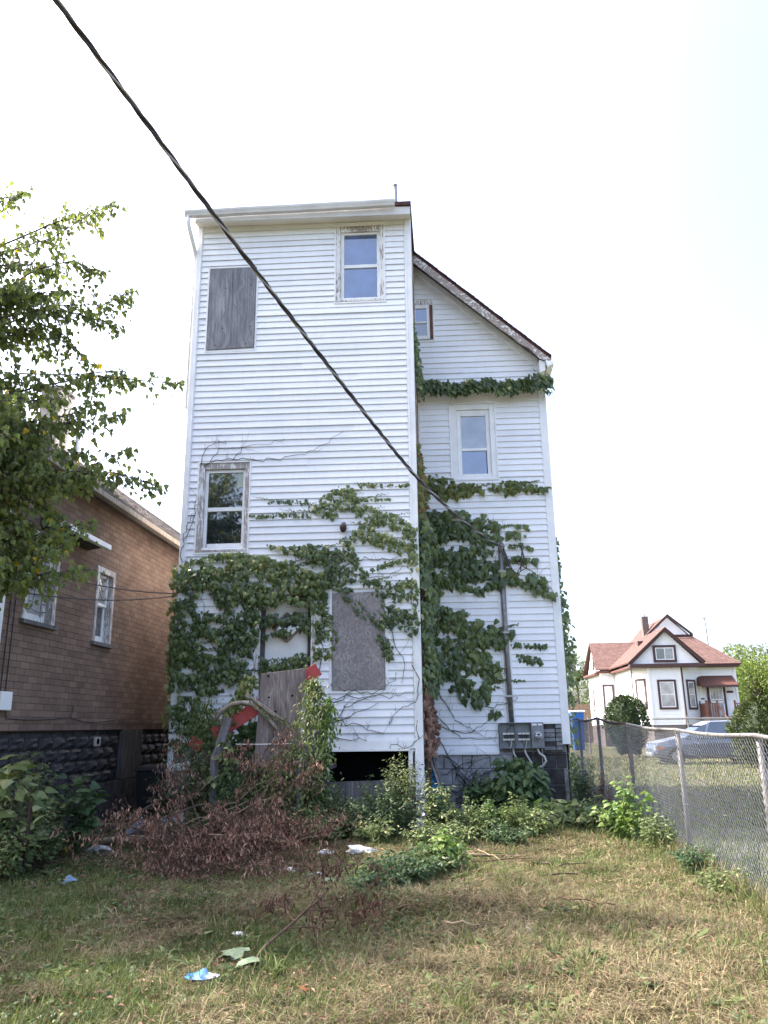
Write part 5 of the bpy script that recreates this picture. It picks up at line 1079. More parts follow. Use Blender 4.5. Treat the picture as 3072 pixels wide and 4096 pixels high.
# hanging thick masses
def ivy_mass(name, label, n, fn, size, mat, lo, hi, tipdown=1, light=.02):
    P = np.array([fn() for _ in range(n)]); c = P.mean(0); root = empty(name, (c[0], c[1], P[:, 2].min()), label, 'ivy', 'ivy on the white house')
    tip = np.stack([rng.normal(.25, .4, n), rng.normal(-.2, .4, n), -tipdown+rng.normal(0, .25, n)], 1); nrm = np.stack([rng.normal(.5, .4, n), -np.abs(rng.normal(.7, .3, n)), rng.normal(.4, .3, n)], 1)
    tint = np.clip(lo+(hi-lo)*rng.random(n), 0, 1); tint[rng.random(n) < light] = 1
    scatter('leaves', IVY, P, tip, nrm, size*rng.uniform(.6, 1.2, n), mat, tint, root, kind='stuff'); return root
def corner_fn(z0, z1, w0, w1):
    def f():
        z = random.uniform(z0, z1); k = (z-z0)/(z1-z0); w = w0+(w1-w0)*k; w *= .75+.25*math.sin(z*5.3); t_ = random.random()**.7*1.6
        return HW(2.045+random.random()**.8*w*(.5+.5*t_/1.6), t_+.02, z)
    return f
ic = ivy_mass('ivy_vine', 'thick dark ivy column filling the corner between tower and wing', 1500, corner_fn(2.15, 5.35, .42, .34), .12, 'ivy_leaf', 0, .72)
q = MB(HW)
for k in range(4): q.tube([(2.08+.04*k, .3+.35*k, -.05), (2.1+.03*k, .35+.3*k, 1.2), (2.09+.03*k, .3+.33*k, 2.6), (2.1, .3+.3*k, 5.2)], [.03, .026, .02, .01], 6)
q.build('stems', 'stem_brown', ic, kind='stuff')
ivy_mass('ivy_vine', 'yellow orange ivy tuft on the tower corner beside the cable', 240, corner_fn(5.25, 6.75, .26, .12), .125, 'ivy_autumn', .2, .95, light=0)
ivy_mass('ivy_vine', 'green ivy tuft hanging high in the corner below the gable window', 330, corner_fn(8.15, 9.3, .22, .06), .09, 'ivy_leaf', .2, .75)
ivy_mass('ivy_vine', 'withered brown vine stems in the lower wall corner', 420, corner_fn(1.1, 2.4, .30, .30), .10, 'dead_leaf', 0, .8, light=0)
def band_fn():
    s = random.uniform(2.12, 4.85); z = 8.57-random.random()**.8*.26+.09*math.sin(s*6)*random.random()
    if s > 4.5: z += random.uniform(-.05, .16)
    return WW(s, -.24-random.random()*.10+max(0, s-4.7)*.5, z)
ib = ivy_mass('ivy_vine', 'dark ivy garland lying along the pent ledge under the gable', 620, band_fn, .13, 'ivy_leaf', 0, .55)
q = MB(WW); q.tube(wiggle((4.80, -.2, 8.4), (4.88, -.2, 8.02), 6, .012), .006, 4); q.build('tendril', 'stem_dark', ib)
def edge_fn():
    z = random.uniform(2.1, 5.25); w = float(np.interp(z, [2.1, 2.4, 3.1, 4.1, 5.25], [.06, .22, .26, .14, .02]))
    return WW(4.735+random.random()*w+.01, .05+random.random()*1.2, z+random.gauss(0, .05))
ivy_mass('ivy_vine', 'ivy fringe clinging to the right hand edge of the wing', 620, edge_fn, .10, 'ivy_leaf', .2, .95)
def edge2_fn(): return WW(4.70+random.random()*.22, .05+random.random()*.8, random.uniform(.3, 2.2))
ivy_mass('ivy_vine', 'thin ivy trailing down to the fence at the wing corner', 190, edge2_fn, .085, 'ivy_leaf', .2, .95)
def ledge_fn():
    z = random.uniform(1.6, 4.45); return HW(-2.28-random.random()*.13, random.uniform(-.06, .5), z)
ivy_mass('ivy_vine', 'sunlit ivy fringe along the left corner of the tall wall', 480, ledge_fn, .085, 'ivy_leaf', .35, 1.0, light=.12)
# bare stems on the wing foundation
vines(iv3, lambda s, t_, z: WW(s, t_+.03, z), [[(2.2+random.random()*1.1, random.uniform(0, 1.0)), (2.3+random.random()*1.1, random.uniform(0, 1.05)), (2.3+random.random()*1.1, random.uniform(0, 1.05))] for _ in range(14)], .006, branch=3)
# ================================================================== plants
LT = {'oval': OVAL, 'dia': DIA, 'heart': HEART, 'ivy': IVY, 'shriv': SHRIV}
def plant(name, label, cat, x, y, h, spread, nst, lps, lsize, lt='oval', mat='weed_leaf', group='weeds along the foot of the house', droop=.25, stem='stem_green', srad=.006, lo=0., hi=.95, light=.05, z0=None, lean=(0, 0), up=.3, ybias=0.):
    z0 = float(gh(x, y)) if z0 is None else z0
    root = empty(name, (x, y, z0), label, cat, group); q = MB(); P = []; D = []
    for i in range(nst):
        an = random.uniform(0, 2*math.pi); r_ = spread*random.random()**.6; hh = h*random.uniform(.55, 1.0)*(1-.35*(r_/max(spread, .01))**2)
        a = np.array([x+math.cos(an)*r_*.3, y+math.sin(an)*r_*.3, z0-.02]); e = np.array([x+math.cos(an)*r_+lean[0]*hh, y+math.sin(an)*r_+lean[1]*hh, z0+hh])
        mid = a*.5+e*.5+np.array([-math.cos(an)*r_*.18, -math.sin(an)*r_*.18, hh*.12]); pts = []
        for f in np.linspace(0, 1, 7):
            p = a*(1-f)**2+2*mid*f*(1-f)+e*f*f; p = p+np.array([0, 0, -droop*max(0, f-.6)**2*hh*2])+rng.normal(0, .008, 3)*(f > 0); pts.append(p)
        q.tube(pts, [srad*(1-.75*f) for f in np.linspace(0, 1, 7)], 4)
        for j in range(lps):
            f = 1-random.random()**.8*.85; k = min(5, int(f*6)); g = f*6-k; p = pts[k]*(1-g)+pts[k+1]*g
            th = random.uniform(0, 2*math.pi); d = np.array([math.cos(th), math.sin(th), random.uniform(-droop, up)]); off = d*lsize*random.uniform(.1, 1.1)*(1.3-.6*f)
            P.append(p+off); D.append(d+np.array([0, 0, -droop*.8]))
    q.build('stems', stem, root, kind='stuff')
    P = np.array(P); D = np.array(D); n = len(P); P[:, 2] = np.maximum(P[:, 2], z0+.015)
    nrm = np.stack([rng.normal(0, .4, n), rng.normal(-.35, .4, n), np.abs(rng.normal(1, .3, n))], 1)
    tint = np.clip(lo+(hi-lo)*rng.random(n)*.9, 0, 1); tint[rng.random(n) < light] = 1
    scatter('leaves', LT[lt], P, D, nrm, lsize*rng.uniform(.6, 1.25, n), mat, tint, root, kind='stuff'); return root
# left hand shrub by the brown house, leaf tints lifted to imitate sun flecks
plant('shrub', 'large mixed green shrub against the brown house at the left edge', 'shrub', -5.25, 10.0, 1.50, .50, 50, 46, .080, 'oval', 'weed_leaf', 'shrubs at the left', .25, 'stem_brown', .008, lo=.0, hi=.75, light=.05)
plant('shrub', 'bright small leaved shrub in front of the left hand shrub', 'shrub', -5.0, 9.6, 1.10, .45, 40, 42, .065, 'oval', 'weed_leaf', 'shrubs at the left', .3, 'stem_brown', .008, lo=.25, light=.16)
plant('grape_vine', 'large leaved grape vine draped over the shrub at the left edge', 'vine', -5.25, 9.4, 1.55, .5, 30, 14, .14, 'ivy', 'weed_leaf', None, .3, 'stem_brown', .008, lo=.5, light=.22)
plant('sapling', 'young maple like sapling rising from the left hand shrub', 'sapling', -4.72, 10.2, 1.55, .22, 10, 22, .13, 'ivy', 'weed_dark', None, .2, 'stem_brown', .008, lo=.2)
plant('shrub', 'grey green low shrub at the bottom left of the shrubs', 'shrub', -5.05, 9.1, .70, .35, 24, 32, .075, 'oval', 'weed_leaf', 'shrubs at the left', .3, 'stem_brown', .007, lo=.3, light=.1)
lfr = empty('wire_fence', (-5.3, 8.9, 0), 'rusty chain link fence remnant inside the left hand shrub', 'fence')
chainlink('wire_mesh', (-6.2, 9.1), (-4.9, 9.25), lambda d: 1.05, lambda d: .02, .04, .0022, 'galv_old', lfr, .03)
q = MB(); q.tube([(-4.9, 9.27, -.1), (-4.9, 9.27, .8)], .022, 8); q.build('post', 'rust_brown', lfr)
plant('creeper', 'thin creeper stems climbing the dark block foundation', 'creeper', -5.78, 11.0, 1.55, .06, 3, 40, .05, 'heart', 'weed_bright', None, .2, 'stem_green', .005)
# porch growth
plant('shrub', 'leafy shrub swallowing the left end of the broken porch', 'shrub', -3.75, 12.45, 1.75, .55, 46, 44, .060, 'oval', 'weed_leaf', 'shrubs on the porch', .2, 'stem_brown', .010, light=.05)
plant('shrub', 'dark shrub in the gap between the brown house and the porch', 'shrub', -4.45, 12.9, 1.15, .5, 40, 40, .06, 'oval', 'weed_dark', 'shrubs on the porch', .2, 'stem_brown', .009)
plant('morning_glory', 'sunlit climbing leaves draped on the left porch post', 'vine', -3.42, 12.15, 1.85, .22, 16, 26, .105, 'heart', 'weed_leaf', 'climbers on the porch posts', .4, 'stem_brown', .007, lo=.35, light=.20)
plant('morning_glory', 'climbing leaves hanging from the right porch posts', 'vine', -2.10, 12.1, 1.95, .33, 30, 28, .075, 'oval', 'weed_leaf', 'climbers on the porch posts', .5, 'stem_brown', .007, lo=.25, light=.16)
plant('morning_glory', 'bright leaves sprouting around the red board end', 'vine', -1.98, 12.2, 1.98, .22, 12, 24, .085, 'oval', 'weed_bright', 'climbers on the porch posts', .3, 'stem_brown', .006)
plant('shrub', 'shrub covering the foot of the plywood sheet', 'shrub', -2.65, 12.0, 1.25, .50, 40, 40, .062, 'oval', 'weed_leaf', 'shrubs on the porch', .3, 'stem_brown', .008, light=.08)
plant('burdock', 'broad dark leaves low beside the left porch post', 'weed', -3.2, 12.35, .95, .3, 10, 8, .19, 'heart', 'weed_dark', None, .3, 'stem_green', .01)
def climber(label, path, n, rad, ls, lt, mat, lo=.2, light=.1, cat='vine'):
    path = [np.array(HW(*p)) for p in path]; c = path[0]; root = empty('climbing_vine', tuple(c), label, cat, 'climbers on the porch'); q = MB(); q.tube([tuple(p) for p in path], .009, 5); q.build('stem', 'stem_brown', root)
    seg = rng.integers(0, len(path)-1, n); f = rng.random(n); A = np.array(path); P = A[seg]*(1-f)[:, None]+A[seg+1]*f[:, None]; rd = np.interp(seg+f, range(len(rad)), rad)
    P = P+rng.normal(0, .55, (n, 3))*rd[:, None]*np.array([1, .7, .9]); P[:, 2] = np.maximum(P[:, 2], .04)
    tint = np.clip(lo+(.95-lo)*rng.random(n), 0, 1); tint[rng.random(n) < light] = 1
    scatter('leaves', LT[lt], P, np.stack([rng.normal(0, .5, n), rng.normal(-.2, .4, n), -1+rng.normal(0, .4, n)], 1), np.stack([rng.normal(-.2, .5, n), -np.ones(n)*.7, rng.normal(.7, .4, n)], 1), ls*rng.uniform(.6, 1.25, n), mat, tint, root, kind='stuff')
climber('sunlit leaves draped over the top of the leaning left porch post', [(-1.25, -1.0, 0), (-1.2, -1.0, 1.0), (-1.02, -.95, 1.75), (-.80, -.9, 2.15), (-.70, -.85, 2.38)], 560, [.18, .16, .18, .13, .08], .085, 'heart', 'weed_leaf', .45, .22)
climber('leafy twigs massed on the left end of the porch', [(-1.65, -1.0, 0), (-1.6, -.95, .9), (-1.5, -.9, 1.5), (-1.35, -.9, 2.0)], 1500, [.30, .34, .30, .14], .055, 'oval', 'weed_leaf', .25, .08, 'shrub')
climber('dark leaves hanging beneath the red board', [(-1.0, -.8, .1), (-.85, -.75, 1.0), (-.7, -.75, 1.6)], 620, [.3, .28, .16], .09, 'heart', 'weed_dark', .1, .02)
climber('leaves climbing the right posts beside the plywood sheet', [(.30, -1.55, 0), (.36, -1.5, .8), (.42, -1.4, 1.5), (.40, -1.25, 2.05), (.36, -1.2, 2.3)], 1500, [.32, .36, .28, .16, .10], .068, 'oval', 'weed_leaf', .3, .16)
climber('bright leaves spilling right of the red board end', [(.5, -1.2, 1.0), (.62, -1.15, 1.6), (.60, -1.1, 2.0)], 420, [.16, .16, .10], .075, 'oval', 'weed_bright', .2, .05)
climber('leafy tangle over the foot of the plywood sheet', [(-.35, -1.6, 0), (-.2, -1.6, .6), (-.05, -1.45, 1.05), (.18, -1.4, 1.3)], 1400, [.34, .36, .26, .14], .06, 'oval', 'weed_leaf', .2, .12, 'shrub')
climber('dark tangle hiding the porch steps', [(-.9, -1.7, 0), (-.7, -1.65, .5), (-.6, -1.6, .9)], 900, [.36, .36, .24], .075, 'oval', 'weed_dark', .1, .03, 'shrub')
climber('thin vine sagging along the brown plank', [(-.62, -1.16, 2.05), (-.3, -1.18, 1.80), (.1, -1.2, 1.62), (.4, -1.2, 1.72)], 150, [.05, .06, .08, .1], .05, 'oval', 'weed_leaf', .3, .1)
for (x, y, h, s_, lb, mt) in ((-3.9, 11.9, .55, .4, 'green weeds growing up through the left of the brush heap', 'weed_leaf'), (-3.3, 11.7, .75, .4, 'leafy weeds behind the middle of the brush heap', 'weed_leaf'), (-2.0, 11.6, .65, .4, 'weeds at the right end of the brush heap', 'weed_leaf'), (-1.45, 11.75, .7, .35, 'small leaved weeds before the crawl space board', 'weed_dark'), (-4.2, 11.8, .35, .5, 'low ground weeds beyond the peeled limb', 'weed_leaf'), (-1.1, 11.4, .45, .4, 'low weeds in front of the tower corner shrub', 'weed_leaf'), (.0, 11.5, .4, .4, 'low weeds in front of the pale foundation', 'weed_leaf'), (.75, 11.7, .38, .4, 'low weeds below the feathery pale weed', 'weed_dark')):
    plant('weed', lb, 'weed', x, y, h, s_, 34, 34, .058, 'oval', mt, 'weeds along the foot of the house', .25, 'stem_brown', .006, lo=.15, light=.09)
for (x, y, h, lb, mt, lt_) in ((2.62, 9.4, .40, 'small weeds at the fence foot before its third post', 'weed_dark', 'oval'), (2.6, 11.2, .55, 'ragged weeds at the fence foot left of the fence bush', 'weed_leaf', 'oval'), (2.5, 12.6, .75, 'tall weeds behind the fence bush', 'weed_dark', 'oval'), (2.2, 12.5, .55, 'leafy weeds between the fence bush and the spreading vine', 'weed_leaf', 'heart'), (2.64, 8.5, .26, 'grassy sprouts at the near end of the fence foot', 'weed_leaf', 'dia'), (1.2, 12.1, .45, 'weeds in front of the spreading broad leaved vine', 'weed_leaf', 'oval'), (-.4, 11.2, .5, 'straggling weeds at the edge of the lawn before the tower corner', 'weed_leaf', 'oval'), (-1.75, 11.2, .5, 'straggling weeds right of the brush heap', 'weed_leaf', 'oval')):
    plant('weed', lb, 'weed', x, y, h, .32, 26, 28, .06, lt_, mt, 'weeds along the fence and lawn edge', .25, 'stem_brown', .005, lo=.2, light=.08)
# foot of the white house, left to right
wl_ = 'weeds along the foot of the house'
plant('weed', 'mixed weeds hiding the crawl space board', 'weed', -1.75, 12.1, .95, .45, 50, 42, .055, 'oval', 'weed_leaf', wl_, .3, 'stem_brown', .006, light=.08)
plant('goldenrod', 'tall feathery weed in front of the dark crawl space', 'weed', -1.30, 12.3, 1.25, .16, 7, 60, .05, 'dia', 'weed_bright', wl_, .4)
plant('shrub', 'yellow green bush rising beside the tower corner', 'shrub', -.72, 12.55, 1.45, .45, 60, 56, .048, 'oval', 'weed_leaf', wl_, .2, 'stem_brown', .007, lo=.35, light=.14)
plant('shrub', 'dense shrub at the foot of the tower corner', 'shrub', -.95, 12.0, .95, .6, 64, 50, .052, 'oval', 'weed_dark', wl_, .25, 'stem_brown', .007, lo=.2, light=.06)
plant('weed', 'leafy weed in front of the blue trough', 'weed', -.25, 12.2, 1.0, .36, 40, 44, .070, 'oval', 'weed_leaf', wl_, .3, 'stem_green', .006, light=.12)
plant('weed', 'low leafy weeds below the pale wing foundation', 'weed', .25, 12.15, .72, .5, 56, 46, .055, 'oval', 'weed_leaf', wl_, .3, light=.06)
plant('weed', 'shaded weed against the pale wing foundation', 'weed', .42, 14.2, .95, .30, 20, 26, .10, 'heart', 'weed_dark', wl_, .3)
plant('big_leaf_shrub', 'bright green large leaved shrub under the meter bank', 'shrub', 1.12, 14.3, 1.32, .58, 74, 18, .15, 'heart', 'weed_dark', None, .35, 'stem_green', .009, lo=.55, hi=1.0, up=.1)
plant('mugwort', 'feathery pale weed in front of the large leaved shrub', 'weed', .95, 12.35, .70, .36, 40, 46, .050, 'dia', 'weed_leaf', wl_, .2, lo=.45, light=.05)
plant('weed', 'upright shoots left of the feathery pale weed', 'weed', .55, 12.2, .75, .22, 18, 34, .055, 'oval', 'weed_bright', wl_, .2)
plant('grape_vine', 'spreading broad leaved vine on the ground near the wing corner', 'vine', 1.65, 13.0, .55, .60, 34, 12, .15, 'ivy', 'weed_leaf', None, .2, 'stem_green', .007, lo=.35, light=.06)
plant('grape_vine', 'yellow topped broad leaves beside the grounding rod', 'vine', 1.35, 13.2, .68, .22, 10, 8, .17, 'ivy', 'weed_bright', None, .2, 'stem_green', .007, lo=.5)
plant('weed', 'shadowy weeds between the wing and the fence', 'weed', 2.35, 15.0, 1.2, .35, 34, 34, .065, 'oval', 'weed_dark', wl_, .2, 'stem_brown', .006)
plant('weed', 'brown seeded weed stalks by the fence behind the wing corner', 'weed', 2.55, 14.3, .95, .25, 26, 40, .04, 'dia', 'dead_dark', wl_, .2, 'stem_brown', .006)
plant('weed', 'thin mixed weeds on the bank near the fence corner', 'weed', 2.25, 13.6, .6, .4, 34, 30, .06, 'oval', 'weed_leaf', wl_, .2)
plant('fence_bush', 'bright green bush growing against the chain link fence', 'shrub', 2.42, 11.9, 1.05, .50, 24, 20, .08, 'heart', 'weed_bright', None, .2, 'stem_green', .007, lo=.3)
plant('fence_bush', 'small leafy plant at the foot of a fence post', 'shrub', 2.68, 10.9, .62, .22, 16, 22, .06, 'oval', 'weed_leaf', None, .2, 'stem_green', .005)
plant('chicory', 'wiry wild flower stems just outside the fence', 'weed', 3.05, 8.9, 1.05, .25, 10, 14, .05, 'dia', 'weed_dark', None, .1)
plant('chicory', 'tall thin wild stems outside the fence near its second post', 'weed', 3.05, 10.2, .95, .22, 8, 18, .05, 'dia', 'weed_leaf', None, .1)
# clump in the middle of the yard
for k, (x, y, h, s_, lb, mt) in enumerate(((-.55, 8.65, .45, .55, 'blue green weed clump in the middle of the yard', 'weed_dark'), (-.12, 9.3, .50, .34, 'light green broad leaved clump behind the middle weed clump', 'weed_bright'), (-.85, 9.0, .30, .35, 'low leaves left of the middle weed clump', 'weed_leaf'), (-.1, 10.2, .42, .25, 'small sprout in front of the house weeds', 'weed_leaf'), (-.35, 9.05, .40, .45, 'leafy weeds joining the two middle clumps', 'weed_leaf'), (-.75, 8.2, .22, .4, 'low blue green leaves at the front of the middle clump', 'weed_dark'))):
    plant('weed_clump', lb, 'weed', x, y, h, s_, 40, 24, .065, 'heart' if k == 1 else 'oval', mt, 'weed clumps in the yard', .25, lo=.25, light=.04)
# ================================================================== dead brush
brush = empty('dead_brush', (-2.9, 10.2, 0), 'big heap of cut branches with shrivelled brown leaves', 'brush')
P = []; D = []; twigs = MB()
def twig(a, b, r0, lv, leaves):
    pts = wiggle(a, b, 6, .03+.01*lv, 0); twigs.tube(pts, [r0*(1-.7*i/6) for i in range(7)], 5 if lv == 0 else 4)
    L = np.linalg.norm(np.array(b)-np.array(a))
    if lv < 2:
        for _ in range(5 if lv == 0 else 3):
            f = random.uniform(.25, 1); i = min(5, int(f*6)); p = np.array(pts[i]); d = (np.array(b)-np.array(a))/L+rng.normal(0, .55, 3); d[2] = d[2]*.6+.05; d /= np.linalg.norm(d)
            e = p+d*L*random.uniform(.3, .55); e[2] = max(e[2], .04); twig(p, e, r0*.5, lv+1, leaves)
    if lv > 0:
        for _ in range(leaves):
            f = random.uniform(.15, 1); i = min(5, int(f*6)); p = np.array(pts[i])*(1-(f*6-i))+np.array(pts[i+1])*(f*6-i); P.append(p+rng.normal(0, .025, 3)); D.append(np.array([random.gauss(0, .5), random.gauss(0, .5), -1]))
for k in range(32):
    a = (random.uniform(-3.4, -2.3), random.uniform(9.7, 10.9), random.uniform(.02, .35)); an = random.uniform(-.7, 3.0); L = random.uniform(.5, 1.15)
    e = (a[0]+L*math.cos(an)*.95, a[1]+random.uniform(-.85, .55), max(.04, a[2]+random.uniform(-.05, .52)*math.exp(-((a[0]+2.95)/.7)**2)+.05)); twig(a, e, .014, 0, 8)
for (a, e) in (((-3.3, 10.8, .3), (-3.9, 11.3, 1.15)), ((-3.0, 10.9, .4), (-2.5, 11.4, 1.42)), ((-2.9, 10.9, .4), (-2.95, 11.4, 1.35)), ((-2.6, 10.8, .4), (-2.0, 11.3, .95)), ((-3.4, 10.7, .3), (-4.1, 11.2, .8)), ((-2.7, 10.9, .5), (-2.2, 11.4, 1.25))): twig(a, e, .013, 0, 11)
for _ in range(12):
    a = (random.uniform(-3.3, -2.0), random.uniform(9.6, 10.2), random.uniform(.05, .2)); twig(a, (a[0]+random.uniform(-.5, .6), a[1]-random.uniform(.4, .9), random.uniform(.03, .14)), .009, 0, 5)
twigs.build('branches', 'stem_brown', brush, kind='stuff')
for (a, e, r_) in (((-3.5, 10.95, .1), (-1.9, 10.1, .25), .018), ((-3.4, 10.6, .12), (-1.5, 10.3, .12), .014), ((-3.3, 10.2, .10), (-1.75, 9.5, .10), .013), ((-3.9, 10.9, .2), (-2.6, 10.4, .7), .013), ((-3.6, 11.2, .3), (-2.4, 11.3, 1.0), .012), ((-2.9, 9.6, .1), (-2.0, 9.2, .08), .01), ((-3.2, 10.5, .4), (-2.2, 10.2, .75), .010), ((-3.0, 10.0, .35), (-1.6, 9.9, .35), .010), ((-4.1, 11.3, .35), (-3.3, 11.4, .95), .010)):
    q = MB(); q.tube(wiggle(a, e, 8, .03), [r_*(1-.75*i/8) for i in range(9)], 6); q.build('branch', 'bark_pale', brush, smooth=True)
P = np.array(P); D = np.array(D); n = len(P); P[:, 2] = np.maximum(P[:, 2], .02)
scatter('leaves', SHRIV, P, D, rng.normal(0, 1, (n, 3)), rng.uniform(.035, .08, n), 'dead_leaf', rng.random(n), brush, kind='stuff')
lg = empty('cut_limb', (-4.5, 11.2, 0), 'long peeled tan tree limb lying on the ground beside the brush heap', 'limb')
q = MB(); q.tube([(-5.35, 11.35, .10), (-4.95, 11.25, .08), (-4.6, 11.2, .14), (-4.1, 11.1, .16), (-3.6, 11.05, .12), (-3.2, 10.95, .12), (-2.7, 10.75, .10)], [.065, .06, .055, .045, .04, .032, .02], 10); q.build('trunk', 'bark_pale', lg, smooth=True)
q = MB(); q.tube([(-4.55, 11.2, .12), (-4.2, 11.5, .35), (-3.7, 11.8, .52), (-3.2, 11.9, .55)], [.03, .025, .018, .01], 7); q.build('branch', 'bark_grey', lg, smooth=True)
q = MB(); q.tube([(-5.1, 11.3, .10), (-4.6, 11.7, .4), (-4.1, 12.2, .75)], [.03, .022, .01], 7); q.build('branch', 'bark_grey', lg, smooth=True)
q = MB(); q.tube([(-3.9, 11.08, .12), (-3.6, 10.4, .14), (-3.3, 9.9, .10), (-2.9, 9.4, .05)], [.022, .018, .014, .006], 6); q.build('branch', 'bark_pale', lg, smooth=True)
q = MB(); q.tube([(-4.3, 11.1, .10), (-4.05, 10.5, .08), (-3.6, 10.0, .05)], [.018, .012, .006], 6); q.build('branch', 'bark_pale', lg, smooth=True)
fg = empty('fallen_branch', (-1.25, 6.6, 0), 'small dead branch with dark brown leaves lying in the foreground grass', 'branch'); P = []; D = []; twigs = MB()
twigs.tube([(-1.42, 5.65, .04), (-1.36, 6.1, .10), (-1.22, 6.7, .17), (-1.12, 7.2, .22), (-1.08, 7.7, .26)], [.014, .013, .010, .007, .004], 6)
for (a, e) in (((-1.24, 6.6, .16), (-.75, 7.1, .25)), ((-1.2, 6.75, .18), (-1.05, 7.75, .42)), ((-1.28, 6.4, .14), (-.65, 6.75, .16)), ((-1.15, 7.0, .2), (-.55, 7.3, .16)), ((-1.25, 6.55, .15), (-1.55, 7.1, .22)), ((-1.13, 7.1, .2), (-1.15, 8.0, .40))): twig(a, e, .007, 1, 24)
twigs.build('twigs', 'stem_brown', fg, kind='stuff'); P = np.array(P); D = np.array(D); n = len(P); P[:, 2] = np.maximum(P[:, 2], .03)
scatter('leaves', SHRIV, P, D, rng.normal(0, 1, (n, 3)), rng.uniform(.035, .07, n), 'dead_dark', rng.random(n), fg, kind='stuff')
# loose stalks lying about
STL = ['pale long stalk at the back edge of the cut stalk heap below the house weeds', 'dark stalk crossing the middle of the cut stalk heap', 'brown stalk at the front of the cut stalk heap', 'pale stalk lying front to back across the cut stalk heap', 'dark stalk just right of the cut stalk heap', 'brown stalk on the straw in the right foreground', 'pale stalk on the straw left of centre foreground', 'short brown stalk behind the right foreground straw', 'pale short stalk at the very front of the yard']
for k, (a, b_) in enumerate((((.1, 10.7), (.9, 10.45)), ((-.1, 10.35), (.75, 10.6)), ((.2, 10.2), (1.0, 10.3)), ((.3, 10.9), (.55, 10.1)), ((1.0, 9.9), (1.5, 9.7)), ((.9, 7.6), (1.35, 7.4)), ((-.1, 7.0), (.2, 6.85)), ((.9, 9.0), (1.3, 9.1)))):
    q = MB(); za, zb = float(gh(*a))+.06, float(gh(*b_))+.07; q.tube(wiggle((*a, za), (*b_, zb), 6, .012), [.009, .009, .008, .008, .007, .006, .004], 6)
    o = q.build('dry_stalk', ('bark_pale', 'stem_dark', 'stem_brown')[k % 3], smooth=True); tag(o, STL[k], 'stalk', 'dry stalks on the ground')
# ================================================================== litter
def crumple(name, label, cat, x, y, r, flat, mat, seed, z=None, rot=0, sub=2):
    bm = bmesh.new(); bmesh.ops.create_icosphere(bm, subdivisions=sub, radius=1); rs_ = np.random.default_rng(seed); z = float(gh(x, y)) if z is None else z
    for v in bm.verts:
        n = 1+.35*math.sin(v.co.x*5+seed)+.3*math.sin(v.co.y*6.3+seed*2)+rs_.normal(0, .16); v.co = Vector((v.co.x*r[0]*n, v.co.y*r[1]*n, max(-.2, v.co.z)*flat*(1+rs_.normal(0, .3))))
    me = bpy.data.meshes.new(name); bm.to_mesh(me); bm.free(); me.materials.append(MAT[mat]); o = bpy.data.objects.new(name, me); col.objects.link(o); o.location = (x, y, z+flat*.35); o.rotation_euler = (0, 0, rot); tag(o, label, cat); return o
q = MB(); V = [(-.10, .0, 0), (-.09, .07, .0), (0, .09, .01), (.11, .05, 0), (.12, -.01, .01), (.03, -.06, 0), (-.05, -.05, .0), (.005, .03, .13), (-.03, .0, .075), (.04, .0, .085), (.08, .01, .045), (-.07, .01, .04)]; V = [(a_*1.3+.02*math.sin(b_*60), b_*1.35+.015*math.sin(a_*70), c_*.40) for a_, b_, c_ in V]
for p in V: q.P(p)
q.f = [(0, 11, 6), (6, 11, 8), (6, 8, 5), (8, 9, 5), (9, 10, 5), (10, 4, 5), (8, 7, 9), (11, 1, 8), (0, 1, 11), (1, 2, 8), (8, 2, 7), (7, 2, 9), (9, 2, 10), (10, 2, 3), (10, 3, 4)]
o = q.build('crisp_packet', 'wrapper', label='crumpled blue and white wrapper lying in the foreground grass', cat='wrapper'); o.location = (-1.66, 5.52, float(gh(-1.66, 5.52))+.03); o.scale = (.82, .82, .95)
crumple('white_rag', 'white rag on the ground right of the brush heap', 'rag', -1.22, 10.55, (.16, .07), .07, 'cloth_white', 3, rot=.1)
crumple('white_rag', 'smaller white rag left of the larger one', 'rag', -1.62, 10.6, (.09, .06), .06, 'cloth_white', 5)
crumple('white_rag', 'grey white scrap under the edge of the brush heap', 'rag', -1.95, 9.75, (.13, .08), .05, 'cloth_white', 6)
crumple('plastic_bag', 'clear grey plastic bag by the peeled limb', 'bag', -4.6, 10.55, (.20, .09), .08, 'bag_grey', 8)
crumple('plastic_bag', 'pale plastic scrap on the grass before the brush heap', 'bag', -1.55, 9.5, (.10, .05), .04, 'bag_grey', 18)
crumple('yellow_wrapper', 'small yellow wrapper near the left hand shrub', 'wrapper', -5.0, 10.45, (.05, .05), .06, 'foil_yellow', 9, sub=1)
crumple('drink_can', 'crushed pale blue can on the left lawn', 'can', -4.15, 8.85, (.07, .05), .06, 'pail_blue', 10)
crumple('paper_scrap', 'small blue scrap on the lawn beyond the fallen branch', 'scrap', -1.82, 7.5, (.04, .03), .04, 'pail_blue', 11, sub=1)
crumple('paper_scrap', 'pale crumpled scrap lying near the fallen branch', 'scrap', -1.72, 6.75, (.06, .05), .03, 'cloth_white', 12, sub=1)
crumple('paper_scrap', 'white speck of paper on the right of the yard', 'scrap', .55, 6.9, (.05, .03), .025, 'cloth_white', 13, sub=1)
